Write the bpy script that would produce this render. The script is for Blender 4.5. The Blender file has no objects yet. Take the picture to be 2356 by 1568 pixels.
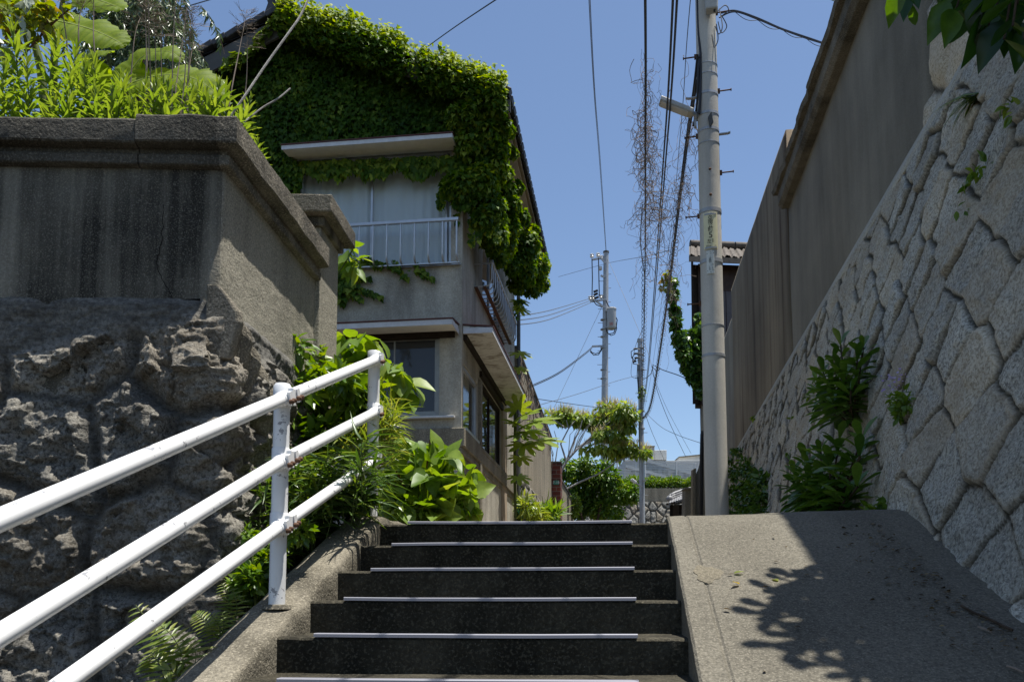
import bpy, bmesh, math, random
import numpy as np
from mathutils import Vector, Matrix
random.seed(7); RNG = np.random.default_rng(7)
SC = bpy.context.scene; COL = SC.collection
R = math.radians; PI = math.pi

# ---------------------------------------------------------------- camera, sky, sun
FPX, PXC, PYC, PITCH, YAW, EYE = 1950.0, 1178.0, 1196.0, R(5.39), R(7.53), 1.5
cam = bpy.data.cameras.new('camera'); camo = bpy.data.objects.new('camera', cam); COL.objects.link(camo)
camo.location = (0, 0, EYE); camo.rotation_euler = (PI/2 + PITCH, 0, YAW)
cam.sensor_width = 36; cam.lens = FPX/2356*36; cam.shift_y = (PYC - 783.5)/2356
cam.clip_start = .05; cam.clip_end = 3000; SC.camera = camo
SUN_EL, SUN_AZ = R(77), R(-2)
SDIR = Vector((math.cos(SUN_EL)*math.cos(SUN_AZ), math.cos(SUN_EL)*math.sin(SUN_AZ), math.sin(SUN_EL)))
W = bpy.data.worlds.new('World'); SC.world = W; W.use_nodes = True
wn = W.node_tree.nodes; wl = W.node_tree.links
sky = wn.new('ShaderNodeTexSky'); sky.sky_type = 'NISHITA'; sky.sun_disc = False
sky.sun_elevation = SUN_EL; sky.sun_rotation = math.atan2(SDIR.x, SDIR.y)
sky.altitude = 300; sky.air_density = 1.0; sky.dust_density = .9; sky.ozone_density = 3.0
wl.new(sky.outputs[0], wn['Background'].inputs[0]); wn['Background'].inputs[1].default_value = .102
sl = bpy.data.lights.new('sun', 'SUN'); sl.energy = 5; sl.angle = R(.5); sl.color = (1, .965, .9)
so = bpy.data.objects.new('sun', sl); COL.objects.link(so)
so.rotation_euler = SDIR.to_track_quat('Z', 'Y').to_euler(); so.location = (20, 0, 40)
SC.view_settings.view_transform = 'Standard'; SC.view_settings.look = 'None'
SC.view_settings.exposure = .62; SC.view_settings.gamma = 1
SC.cycles.max_bounces = 8; SC.cycles.transparent_max_bounces = 12

# ---------------------------------------------------------------- the survey: sight lines of the photograph to metres
_cp, _sp, _cy, _sy = math.cos(PITCH), math.sin(PITCH), math.cos(YAW), math.sin(YAW)
FH = Vector((-_sy, _cy, 0)); RT = Vector((_cy, _sy, 0))
FW = FH*_cp + Vector((0, 0, _sp)); UP = FH*-_sp + Vector((0, 0, _cp)); CAM = Vector((0, 0, EYE))
def ray(x, y): return FW*FPX + RT*(x - PXC) + UP*(PYC - y)
def at_d(x, y, d): r = ray(x, y); return CAM + r*(d/r.dot(FH))
def at_Y(x, y, Y): r = ray(x, y); return CAM + r*(Y/r.y)
def at_X(x, y, X): r = ray(x, y); return CAM + r*(X/r.x)
def at_z(x, y, z): r = ray(x, y); return CAM + r*((z - EYE)/r.z)

# ---------------------------------------------------------------- noise
def _h(ix, iy, iz, s):
    n = (ix.astype(np.int64)*374761393 + iy.astype(np.int64)*668265263 + iz.astype(np.int64)*2147483647 + s*1274126177) & 0x7fffffff
    n = ((n ^ (n >> 13))*1274126177) & 0x7fffffff
    n = ((n ^ (n >> 15))*2246822519) & 0x7fffffff
    return ((n ^ (n >> 16)) & 0xffff)/65535.0*2 - 1
def vnoise(p, s=0):
    p = np.asarray(p, float); i = np.floor(p); f = p - i; f = f*f*f*(f*(f*6 - 15) + 10)
    i = i.astype(np.int64); x, y, z = i[..., 0], i[..., 1], i[..., 2]; out = 0
    for dx in (0, 1):
        for dy in (0, 1):
            for dz in (0, 1):
                w = (f[..., 0] if dx else 1 - f[..., 0])*(f[..., 1] if dy else 1 - f[..., 1])*(f[..., 2] if dz else 1 - f[..., 2])
                out = out + w*_h(x + dx, y + dy, z + dz, s)
    return out
def fbm(p, oct=4, s=0, ridge=False, gain=.5):
    p = np.asarray(p, float); a = 1; o = 0; t = 0
    for k in range(oct):
        n = vnoise(p*2**k + 17.3*k, s + k)
        o = o + a*((1 - 2*np.abs(n)) if ridge else n); t += a; a *= gain
    return o/t
def sstep(a, b, x): t = np.clip((x - a)/(b - a), 0, 1); return t*t*(3 - 2*t)

# ---------------------------------------------------------------- objects
def tag(o, label=None, cat=None, group=None, kind=None):
    if label: o['label'] = label
    if cat: o['category'] = cat
    if group: o['group'] = group
    if kind: o['kind'] = kind
    return o
def wloc(o):
    v = Vector((0, 0, 0))
    while o is not None: v = v + o.location; o = o.parent
    return v
def thing(name, label, cat, loc, group=None):
    o = bpy.data.objects.new(name, None); COL.objects.link(o); o.location = loc; o.empty_display_size = .2
    return tag(o, label, cat, group)
def link_mesh(name, me, mat, parent=None, bevel=0, smooth=False):
    o = bpy.data.objects.new(name, me); COL.objects.link(o)
    if mat: me.materials.append(mat)
    if parent is not None: o.parent = parent
    if smooth: me.polygons.foreach_set('use_smooth', [True]*len(me.polygons))
    if bevel:
        b = o.modifiers.new('bevel', 'BEVEL'); b.width = bevel; b.segments = 2; b.limit_method = 'ANGLE'; b.angle_limit = R(40)
    return o
def np_mesh(name, V, F, attrs=None):
    """V (n,3); F (m,k) array or list of arrays."""
    me = bpy.data.meshes.new(name); V = np.ascontiguousarray(V, np.float32)
    Fs = F if isinstance(F, list) else [F]
    loops = np.concatenate([np.asarray(f, np.int32).ravel() for f in Fs])
    tot = np.concatenate([np.full(len(f), np.asarray(f).shape[1], np.int32) for f in Fs])
    st = np.concatenate([[0], np.cumsum(tot)[:-1]]).astype(np.int32)
    me.vertices.add(len(V)); me.vertices.foreach_set('co', V.ravel())
    me.loops.add(len(loops)); me.loops.foreach_set('vertex_index', loops)
    me.polygons.add(len(tot)); me.polygons.foreach_set('loop_start', st)
    try: me.polygons.foreach_set('loop_total', tot)
    except Exception: pass
    for k, a in (attrs or {}).items():
        at = me.attributes.new(k, 'FLOAT', 'POINT'); at.data.foreach_set('value', np.ascontiguousarray(a, np.float32))
    me.update(); me.validate(); return me
class MB:
    def __init__(s): s.v = []; s.f = []
    def add(s, V, F):
        n = len(s.v); s.v += [Vector(v) for v in V]; s.f += [tuple(i + n for i in f) for f in F]; return s
    def hexa(s, p):     # 8 points: bottom ring 0-3, top ring 4-7
        return s.add(p, [(3, 2, 1, 0), (4, 5, 6, 7), (0, 1, 5, 4), (1, 2, 6, 5), (2, 3, 7, 6), (3, 0, 4, 7)])
    def box(s, lo, hi):
        (a, b, c), (d, e, f) = lo, hi
        a, d = min(a, d), max(a, d); b, e = min(b, e), max(b, e); c, f = min(c, f), max(c, f)
        return s.hexa([(a, b, c), (d, b, c), (d, e, c), (a, e, c), (a, b, f), (d, b, f), (d, e, f), (a, e, f)])
    def obox(s, c, ax, ay, az):     # centre and three half vectors
        c, ax, ay, az = map(Vector, (c, ax, ay, az)); q = [(-1, -1), (1, -1), (1, 1), (-1, 1)]
        return s.hexa([c + ax*i + ay*j - az for i, j in q] + [c + ax*i + ay*j + az for i, j in q])
    def beam(s, a, b, w, h, up=(0, 0, 1)):
        a, b = Vector(a), Vector(b); d = b - a; u = Vector(up)
        x = d.cross(u)
        if x.length < 1e-6: x = d.cross(Vector((1, 0, 0)))
        x.normalize(); z = x.cross(d).normalized()
        return s.obox((a + b)/2, x*(w/2), d/2, z*(h/2))
    def tube(s, path, r, n=8, cap=True):
        P = [Vector(p) for p in path]; k = len(P); rr = r if isinstance(r, (list, tuple)) else [r]*k
        n0 = len(s.v); ref = None
        for i, p in enumerate(P):
            t = (P[min(i + 1, k - 1)] - P[max(i - 1, 0)])
            if t.length < 1e-9: t = Vector((0, 0, 1))
            t.normalize()
            if ref is None: ref = Vector((1, 0, 0)) if abs(t.x) < .8 else Vector((0, 1, 0))
            x = ref - t*ref.dot(t)
            if x.length < 1e-4: x = t.orthogonal()
            x.normalize(); y = t.cross(x); ref = x
            for j in range(n):
                a = 2*PI*j/n; s.v.append(p + (x*math.cos(a) + y*math.sin(a))*rr[i])
        for i in range(k - 1):
            for j in range(n):
                a = n0 + i*n + j; b = n0 + i*n + (j + 1) % n; s.f.append((a, b, b + n, a + n))
        if cap:
            s.f.append(tuple(n0 + j for j in reversed(range(n)))); s.f.append(tuple(n0 + (k - 1)*n + j for j in range(n)))
        return s
    def cyl(s, a, b, r, n=12): return s.tube([a, b], r, n)
    def ball(s, c, r, n=8, sz=1):
        return s.tube([Vector(c) + Vector((0, 0, -r*sz*math.cos(PI*i/n))) for i in range(n + 1)], [max(1e-4, r*math.sin(PI*i/n)) for i in range(n + 1)], 10)
    def prism(s, poly, off):
        n = len(poly); off = Vector(off); P = [Vector(p) for p in poly]
        return s.add(P + [p + off for p in P], [tuple(reversed(range(n))), tuple(range(n, 2*n))] + [(i, (i + 1) % n, n + (i + 1) % n, n + i) for i in range(n)])
    def sweep(s, prof_list):       # list of rings with the same count (closed), capped
        n0 = len(s.v); m = len(prof_list[0])
        for ring in prof_list: s.v += [Vector(p) for p in ring]
        for i in range(len(prof_list) - 1):
            for j in range(m):
                a = n0 + i*m + j; b = n0 + i*m + (j + 1) % m; s.f.append((a, b, b + m, a + m))
        s.f.append(tuple(n0 + j for j in reversed(range(m)))); s.f.append(tuple(n0 + (len(prof_list) - 1)*m + j for j in range(m)))
        return s
    def build(s, name, mat, parent=None, bevel=0, smooth=False):
        b = wloc(parent); me = bpy.data.meshes.new(name)
        me.from_pydata([v - b for v in s.v], [], s.f); me.update()
        bm = bmesh.new(); bm.from_mesh(me); bmesh.ops.recalc_face_normals(bm, faces=bm.faces); bm.to_mesh(me); bm.free()
        o = link_mesh(name, me, mat, parent, bevel, smooth)
        if smooth and not bevel:
            try: me.set_sharp_from_angle(angle=R(50))
            except Exception: pass
        return o
def grid_obj(name, P, mat, parent=None, attrs=None, smooth=True, sharp=0):
    """P (a,b,3) array of world points"""
    a, b, _ = P.shape; i = np.arange(a*b).reshape(a, b)
    F = np.stack([i[:-1, :-1].ravel(), i[1:, :-1].ravel(), i[1:, 1:].ravel(), i[:-1, 1:].ravel()], 1)
    me = np_mesh(name, P.reshape(-1, 3) - np.array(wloc(parent)), F, {k: v.ravel() for k, v in (attrs or {}).items()})
    o = link_mesh(name, me, mat, parent, smooth=smooth)
    if sharp: me.set_sharp_from_angle(angle=R(sharp))
    return o
def copy_tree(o, parent=None):
    c = o.copy(); COL.objects.link(c)
    if parent is not None: c.parent = parent
    for ch in list(o.children): copy_tree(ch, c)
    return c

# ---------------------------------------------------------------- materials
class MT:
    def __init__(s, name, rough=.85, spec=.3, metal=0):
        s.m = bpy.data.materials.new(name); s.m.use_nodes = True; s.nt = s.m.node_tree; s.b = s.nt.nodes['Principled BSDF']
        s.b.inputs['Roughness'].default_value = rough; s.b.inputs['Specular IOR Level'].default_value = spec; s.b.inputs['Metallic'].default_value = metal
        s.pos = s.nt.nodes.new('ShaderNodeNewGeometry').outputs['Position']
    def L(s, a, b): s.nt.links.new(a, b)
    def inp(s, sock, v):
        if hasattr(v, 'is_output'): s.L(v, sock)
        elif isinstance(v, (tuple, list)) and len(v) == 3 and sock.type == 'RGBA': sock.default_value = (*v, 1)
        else: sock.default_value = v
    def map(s, sc, rot=(0, 0, 0)):
        n = s.nt.nodes.new('ShaderNodeMapping'); s.L(s.pos, n.inputs[0]); n.inputs['Scale'].default_value = sc; n.inputs['Rotation'].default_value = rot; return n.outputs[0]
    def noise(s, sc, det=4, rg=.55, vec=None, dist=0):
        n = s.nt.nodes.new('ShaderNodeTexNoise'); s.L(vec or s.pos, n.inputs['Vector']); n.inputs['Scale'].default_value = sc
        n.inputs['Detail'].default_value = det; n.inputs['Roughness'].default_value = rg; n.inputs['Distortion'].default_value = dist; return n.outputs[0]
    def voro(s, sc, feat='F1', vec=None, out=0):
        n = s.nt.nodes.new('ShaderNodeTexVoronoi'); n.feature = feat; s.L(vec or s.pos, n.inputs['Vector']); n.inputs['Scale'].default_value = sc; return n.outputs[out]
    def ramp(s, f, st):
        n = s.nt.nodes.new('ShaderNodeValToRGB'); s.L(f, n.inputs[0]); e = n.color_ramp.elements
        while len(e) < len(st): e.new(.5)
        for k, (p, c) in zip(e, st): k.position = p; k.color = (c, c, c, 1) if isinstance(c, (int, float)) else (*c, 1)
        return n.outputs[0]
    def mix(s, f, a, b, mode='MIX'):
        n = s.nt.nodes.new('ShaderNodeMix'); n.data_type = 'RGBA'; n.blend_type = mode
        s.inp(n.inputs[0], f); s.inp(n.inputs[6], a); s.inp(n.inputs[7], b); return n.outputs[2]
    def math(s, op, a, b=0):
        n = s.nt.nodes.new('ShaderNodeMath'); n.operation = op; s.inp(n.inputs[0], a); s.inp(n.inputs[1], b); return n.outputs[0]
    def attr(s, name): n = s.nt.nodes.new('ShaderNodeAttribute'); n.attribute_name = name; return n.outputs['Fac']
    def sep(s, k):
        n = s.nt.nodes.new('ShaderNodeSeparateXYZ'); s.L(s.pos, n.inputs[0]); return n.outputs[k]
    def col(s, c): s.inp(s.b.inputs['Base Color'], c); return s
    def bump(s, h, st=.3, d=.01):
        n = s.nt.nodes.new('ShaderNodeBump'); n.inputs['Strength'].default_value = st; n.inputs['Distance'].default_value = d
        s.L(h, n.inputs['Height']); s.L(n.outputs[0], s.b.inputs['Normal']); return s

def warm(c): return (c[0]*1.02, c[1]*.985, c[2]*.9)
def concrete(name, light, dark, streak=(.42, .62), streak_sc=(5, 5, .35), grain=70, bump=.5, rust=None, patch=.9, speck=True, gs=1):
    light, dark = warm(light), warm(dark); t = MT(name, .93, .2)
    big = t.noise(patch, 5, .6); st = t.noise(1, 5, .6, t.map(streak_sc)); g = t.noise(grain, 3, .7)
    f = t.math('ADD', t.math('MULTIPLY', st, .65), t.math('MULTIPLY', big, .35))
    c = t.mix(t.ramp(f, [(streak[0], 0), (streak[1], 1)]), dark, light)
    c = t.mix(t.ramp(g, [(.36, .62*gs), (.6, 0)]), c, tuple(x*.3 for x in light)); c = t.mix(t.ramp(t.noise(grain*1.9, 2, .6), [(.52, 0), (.68, .5*gs)]), c, tuple(min(.8, x*1.8) for x in light))
    if speck:
        v = t.voro(60); c = t.mix(t.math('MULTIPLY', t.ramp(v, [(.07, .6), (.13, 0)]), t.ramp(t.noise(23, 2), [(.55, 0), (.66, 1)])), c, (.4, .38, .34))
    if rust: c = t.mix(t.ramp(t.noise(1, 4, .5, t.map((3.1, 3.1, .16))), [(.56, 0), (.72, .75)]), c, rust)
    t.col(c); t.bump(t.math('ADD', g, t.math('MULTIPLY', t.noise(14, 4), 1.2)), bump, .012); return t
def plain(name, c, rough=.6, spec=.4, metal=0, var=.25, sc=6, bump=0):
    t = MT(name, rough, spec, metal)
    n = t.noise(sc, 5, .65); t.col(t.mix(t.ramp(n, [(.35, 0), (.7, 1)]), tuple(x*(1 - var) for x in c), c))
    if bump: t.bump(t.noise(sc*8, 4), bump, .01)
    return t.m
def leaf_mat(name, c0, c1, c2, trans=.45, rough=.42, spec=.45, tcol=1.0):
    t = MT(name, rough, spec); c = t.ramp(t.attr('tint'), [(0, c0), (.55, c1), (1, c2)])
    c = t.mix(t.ramp(t.noise(30, 3), [(.35, .25), (.65, 0)]), c, tuple(x*.55 for x in c0)); t.col(c)
    tr = t.nt.nodes.new('ShaderNodeBsdfTranslucent'); hs = t.nt.nodes.new('ShaderNodeHueSaturation')
    hs.inputs['Hue'].default_value = .485; hs.inputs['Saturation'].default_value = 1.15; hs.inputs['Value'].default_value = 1.7*tcol
    t.L(c, hs.inputs['Color']); t.L(hs.outputs[0], tr.inputs['Color'])
    ms = t.nt.nodes.new('ShaderNodeMixShader'); ms.inputs[0].default_value = trans
    t.L(t.b.outputs[0], ms.inputs[1]); t.L(tr.outputs[0], ms.inputs[2]); t.L(ms.outputs[0], t.nt.nodes['Material Output'].inputs['Surface'])
    return t.m
M = {}
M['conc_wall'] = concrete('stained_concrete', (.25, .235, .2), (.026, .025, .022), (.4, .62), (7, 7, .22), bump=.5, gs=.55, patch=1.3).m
M['conc_patch'] = concrete('patch_mortar', (.19, .172, .135), (.12, .11, .09), (.36, .6), (3, 3, 3), 60, .5).m
M['conc_pale'] = concrete('weathered_concrete', (.33, .315, .27), (.17, .16, .138), (.34, .52), (4, 4, .3), 75, .5).m  # paler weathering with weaker streaks than the stained front
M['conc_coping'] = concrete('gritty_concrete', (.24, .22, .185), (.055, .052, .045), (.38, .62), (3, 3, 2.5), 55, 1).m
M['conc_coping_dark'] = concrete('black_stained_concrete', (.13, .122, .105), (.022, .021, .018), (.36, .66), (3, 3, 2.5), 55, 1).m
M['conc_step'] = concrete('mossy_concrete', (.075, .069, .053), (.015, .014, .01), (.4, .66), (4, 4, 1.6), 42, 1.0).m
M['conc_cheek'] = concrete('worn_concrete', (.24, .222, .185), (.085, .078, .062), (.4, .6), (3, 3, 3), 60, .7).m
M['conc_ramp'] = concrete('ramp_concrete', (.175, .165, .142), (.105, .098, .083), (.34, .6), (2.2, .5, 1), 60, .6, patch=1.6).m
M['conc_road'] = concrete('road_concrete', (.22, .2, .17), (.1, .095, .08), (.36, .64), (2, .6, 1), 60, .6).m
M['conc_house'] = concrete('house_plaster', (.5, .475, .42), (.24, .225, .2), (.38, .6), (2.6, 2.6, .7), 40, .3, patch=1.3, speck=False, gs=.5).m
M['conc_trim'] = concrete('weathered_trim', (.3, .275, .225), (.13, .118, .095), (.38, .62), (3, 3, .8), 50, .3, speck=False).m
M['conc_right'] = concrete('tall_wall_concrete', (.29, .272, .235), (.12, .113, .098), (.34, .64), (1.1, 1.1, .16), 60, .3, gs=.3, patch=.9, speck=False).m
M['conc_far_stain'] = concrete('rust_streaked_concrete', (.3, .255, .19), (.035, .03, .026), (.3, .62), (1.0, 1.0, .05), 60, .3, gs=.3, rust=(.05, .022, .012), patch=.5, speck=False).m
M['conc_board'] = concrete('alley_wall_concrete', (.36, .325, .265), (.17, .155, .125), (.36, .62), (3.2, 3.2, .12), 40, .3, speck=False).m
M['conc_pole'] = concrete('pole_concrete', (.58, .57, .55), (.4, .39, .37), (.35, .62), (4, 4, .4), 60, .12, speck=False, gs=.2).m
M['soil'] = plain('dark_soil', (.06, .05, .035), .95, .1, var=.6, sc=9, bump=.6)
def rock_mat(name, a, b, joint, bl=.6, gsc=45):
    t = MT(name, .9, .25)
    c = t.ramp(t.noise(2.2, 6, .65), [(.3, b), (.62, a)])
    c = t.mix(t.ramp(t.noise(gsc, 3, .75), [(.38, .9), (.56, 0)]), c, tuple(x*.36 for x in b))
    c = t.mix(t.ramp(t.noise(gsc*1.7, 2, .6), [(.58, 0), (.7, .5)]), c, tuple(min(1, x*1.7) for x in a))
    c = t.mix(t.math('MULTIPLY', t.attr('hue'), bl), c, tuple(x*y for x, y in zip(a, (1.1, .88, .62))))
    c = t.mix(t.math('MULTIPLY', t.attr('val'), .33), c, tuple(x*.45 for x in b))
    c = t.mix(t.attr('cement'), c, t.mix(t.ramp(t.noise(38, 4, .75), [(.4, .75), (.6, 0)]), t.ramp(t.noise(1, 6, .7, t.map((5, 5, 26))), [(.34, (.075, .072, .064)), (.66, (.25, .24, .21))]), (.04, .038, .034)))
    c = t.mix(t.attr('joint'), c, joint); t.col(c)
    t.bump(t.math('ADD', t.noise(gsc, 5, .7), t.noise(gsc*.25, 4, .6)), .7, .014); return t.m
M['granite'] = rock_mat('granite_blocks', (.62, .59, .5), (.36, .335, .28), (.035, .029, .018), .4, 55)
M['rubble'] = rock_mat('dark_rubble', (.34, .318, .27), (.12, .112, .096), (.028, .026, .022), .15, 55)
M['far_rubble'] = rock_mat('far_rubble', (.27, .26, .23), (.13, .125, .11), (.06, .055, .045), .4, 14)
M['white_paint'] = MT('white_paint', .32, .5).col((.8, .8, .79)).m
def chipped():
    t = MT('chipped_white_paint', .33, .5)
    n = t.noise(9, 5, .7); k = t.noise(45, 4, .7)
    f = t.ramp(t.math('ADD', t.math('MULTIPLY', n, .6), t.math('MULTIPLY', k, .4)), [(.6, 0), (.612, 1)])
    base = t.mix(t.ramp(t.noise(5, 4), [(.4, .18), (.65, 0)]), (.8, .8, .79), (.62, .62, .6))
    t.col(t.mix(f, base, (.3, .3, .31))); t.bump(t.noise(60, 3), .05, .004); return t.m
M['chipped'] = chipped()
M['rust'] = plain('rusty_steel', (.16, .085, .05), .8, .3, .2, .5, 60)
M['steel'] = MT('nosing_steel', .62, .4, .4).col((.24, .24, .27)).m
M['galv'] = plain('galvanised_steel', (.42, .43, .44), .5, .4, .35, .25, 14)
M['alu'] = plain('aluminium', (.55, .56, .57), .38, .5, .6, .15, 8)
M['cable'] = MT('black_cable', .5, .4).col((.018, .018, .02)).m
M['grey_cable'] = MT('grey_cable', .5, .4).col((.09, .095, .1)).m
M['crack'] = MT('crack_shadow', .95, .05).col((.012, .011, .01)).m
M['black'] = MT('black_rubber', .5, .4).col((.012, .012, .013)).m
M['porcelain'] = MT('white_porcelain', .2, .5).col((.75, .74, .72)).m
M['lamp_grey'] = plain('lamp_housing', (.45, .44, .4), .5, .4, 0, .15, 10)
M['soffit'] = plain('stained_white_soffit', (.86, .83, .74), .8, .25, 0, .15, 7)
def flak():
    t = MT('flaking_white_soffit', .85, .2); n = t.noise(1, 6, .7, t.map((6, 22, 6))); n2 = t.noise(2.5, 3)
    t.col(t.mix(t.ramp(t.math('ADD', t.math('MULTIPLY', n, .6), t.math('MULTIPLY', n2, .4)), [(.5, 0), (.57, .8)]), (.62, .6, .55), (.2, .16, .12))); return t.m
M['flaking'] = flak()
M['red_brown'] = plain('red_brown_flashing', (.11, .035, .026), .6, .4, 0, .35, 12)
M['fascia_white'] = plain('white_fascia', (.66, .66, .66), .6, .3, 0, .2, 9)
M['dark_wood'] = plain('dark_wood', (.035, .024, .017), .8, .2, 0, .5, 12)
M['brown_siding'] = plain('brown_siding', (.06, .038, .03), .7, .3, 0, .4, 7)
M['grey_siding'] = plain('grey_brown_siding', (.11, .095, .095), .6, .3, 0, .25, 5)
M['tile'] = plain('dark_roof_tile', (.055, .055, .06), .55, .4, 0, .4, 9, .2)
M['old_tile'] = plain('old_roof_tile', (.16, .135, .11), .8, .3, 0, .55, 5, .3)
M['beige_plaster'] = plain('beige_plaster', (.42, .33, .24), .9, .2, 0, .25, 3)
M['board_grey'] = plain('grey_bargeboard', (.13, .13, .125), .85, .2, 0, .25, 4)
M['sign_cream'] = plain('cream_sign', (.8, .74, .46), .5, .4, 0, .1, 20)
M['sign_white'] = plain('pale_plate', (.72, .74, .68), .5, .4, 0, .12, 20)
M['ink'] = MT('sign_ink', .6, .3).col((.02, .02, .025)).m
M['ink_soft'] = MT('faded_ink', .6, .3).col((.16, .17, .16)).m
M['red_ink'] = MT('red_ink', .6, .3).col((.4, .06, .03)).m
M['green_plate'] = plain('green_enamel', (.02, .2, .14), .4, .5, 0, .1, 30)
M['transformer'] = plain('transformer_grey', (.42, .43, .43), .45, .4, 0, .12, 6)
def curtain():
    t = MT('curtain_cloth', .9, .1); t.col((.85, .85, .84)); return t.m
M['curtain'] = curtain()
M['conc_fillet'] = concrete('cement_fillet', (.5, .48, .43), (.32, .3, .26), (.34, .62), (1.5, 1.5, 1), 60, .3, speck=False).m
def glass(name, tint, f):
    t = MT(name, .04, .5); t.col(tint); tr = t.nt.nodes.new('ShaderNodeBsdfTransparent'); tr.inputs[0].default_value = (.93, .96, .97, 1)
    ms = t.nt.nodes.new('ShaderNodeMixShader'); ms.inputs[0].default_value = f
    t.L(t.b.outputs[0], ms.inputs[1]); t.L(tr.outputs[0], ms.inputs[2]); t.L(ms.outputs[0], t.nt.nodes['Material Output'].inputs['Surface']); return t.m
M['glass_clear'] = glass('window_glass', (.03, .035, .04), .92)
M['glass_dark'] = glass('dusty_window_glass', (.05, .053, .055), .15)
M['room'] = MT('dark_room', .95, .1).col((.02, .02, .02)).m
def brick():
    t = MT('red_brick', .85, .25); n = t.nt.nodes.new('ShaderNodeTexBrick'); cx = t.nt.nodes.new('ShaderNodeCombineXYZ')
    t.L(t.math('ADD', t.sep(0), t.sep(1)), cx.inputs[0]); t.L(t.sep(2), cx.inputs[1]); t.L(cx.outputs[0], n.inputs['Vector'])
    n.inputs['Scale'].default_value = 1; n.inputs['Brick Width'].default_value = .3; n.inputs['Row Height'].default_value = .15; n.inputs['Mortar Size'].default_value = .012
    n.inputs['Color1'].default_value = (.17, .045, .03, 1); n.inputs['Color2'].default_value = (.085, .026, .022, 1); n.inputs['Mortar'].default_value = (.16, .13, .11, 1)
    t.col(n.outputs[0]); t.bump(n.outputs[1], -.5, .01); return t.m
M['brick'] = brick()
M['bark'] = plain('grey_bark', (.38, .36, .33), .9, .2, 0, .4, 14, .4)
M['bark_dark'] = plain('brown_bark', (.09, .065, .045), .9, .2, 0, .5, 18, .4)
M['dry'] = plain('dry_stalk', (.3, .24, .19), .9, .2, 0, .35, 30)
M['dry_vine'] = plain('dry_vine', (.33, .26, .21), .9, .2, 0, .6, 12)
M['green_stem'] = plain('green_stem', (.1, .13, .03), .7, .3, 0, .3, 20)
M['pale_stem'] = plain('pale_green_midrib', (.26, .32, .08), .6, .3, 0, .2, 20)
M['red_stem'] = plain('reddish_stem', (.16, .06, .045), .7, .3, 0, .3, 20)
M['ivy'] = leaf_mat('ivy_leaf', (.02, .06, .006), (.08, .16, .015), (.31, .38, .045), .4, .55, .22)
M['weed'] = leaf_mat('weed_leaf', (.085, .16, .022), (.16, .25, .04), (.26, .33, .06), .42)
M['banana'] = leaf_mat('broad_leaf', (.12, .2, .02), (.22, .31, .03), (.3, .37, .05), .6, .6, .2)
M['willow'] = leaf_mat('narrow_leaf', (.05, .09, .03), (.1, .15, .055), (.2, .25, .11), .25, .32, .5)
M['shrub'] = leaf_mat('glossy_leaf', (.04, .1, .012), (.12, .22, .022), (.24, .32, .04), .35, .33, .5)
M['heart'] = leaf_mat('soft_leaf', (.09, .18, .024), (.18, .28, .04), (.3, .36, .06), .42, .45)
M['grass'] = leaf_mat('bamboo_grass', (.035, .08, .014), (.08, .15, .025), (.18, .24, .04), .35, .35)
M['fern'] = leaf_mat('fern_frond', (.1, .16, .022), (.19, .25, .04), (.3, .31, .07), .4, .35)
M['dark_leaf'] = leaf_mat('shade_leaf', (.025, .07, .012), (.065, .14, .022), (.14, .23, .04), .33, .32, .45)
M['canopy_leaf'] = leaf_mat('overhang_leaf', (.015, .05, .01), (.03, .085, .013), (.08, .16, .02), .45, .3, .5)
M['far_bush'] = leaf_mat('far_bush_leaf', (.035, .09, .012), (.09, .18, .022), (.22, .3, .04), .35)
M['far_tree'] = leaf_mat('far_tree_leaf', (.1, .18, .03), (.2, .29, .05), (.34, .4, .09), .45)
M['tan_flower'] = leaf_mat('tan_flower', (.34, .27, .09), (.45, .36, .13), (.52, .45, .18), .3)
M['silver_tile'] = plain('silver_grey_tile', (.3, .3, .31), .45, .4, 0, .4, 9, .2)
M['pale_building'] = plain('pale_building_concrete', (.75, .73, .67), .9, .2, 0, .2, .8)
M['grey_building'] = plain('grey_building_wall', (.52, .52, .5), .9, .2, 0, .2, .8)
M['frame_grey'] = plain('grey_window_frame', (.3, .3, .28), .45, .4, .3, .2, 9)
M['red_leaf'] = leaf_mat('reddish_leaf', (.12, .17, .02), (.22, .27, .035), (.36, .19, .05), .45)
M['litter'] = leaf_mat('dry_litter', (.06, .04, .022), (.14, .1, .05), (.26, .2, .1), .1, .8, .1)
M['pale_leaf'] = leaf_mat('pale_backed_leaf', (.3, .34, .26), (.4, .45, .35), (.5, .54, .44), .2)
M['mauve'] = leaf_mat('mauve_petal', (.35, .25, .5), (.42, .32, .58), (.5, .42, .62), .3)

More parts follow.
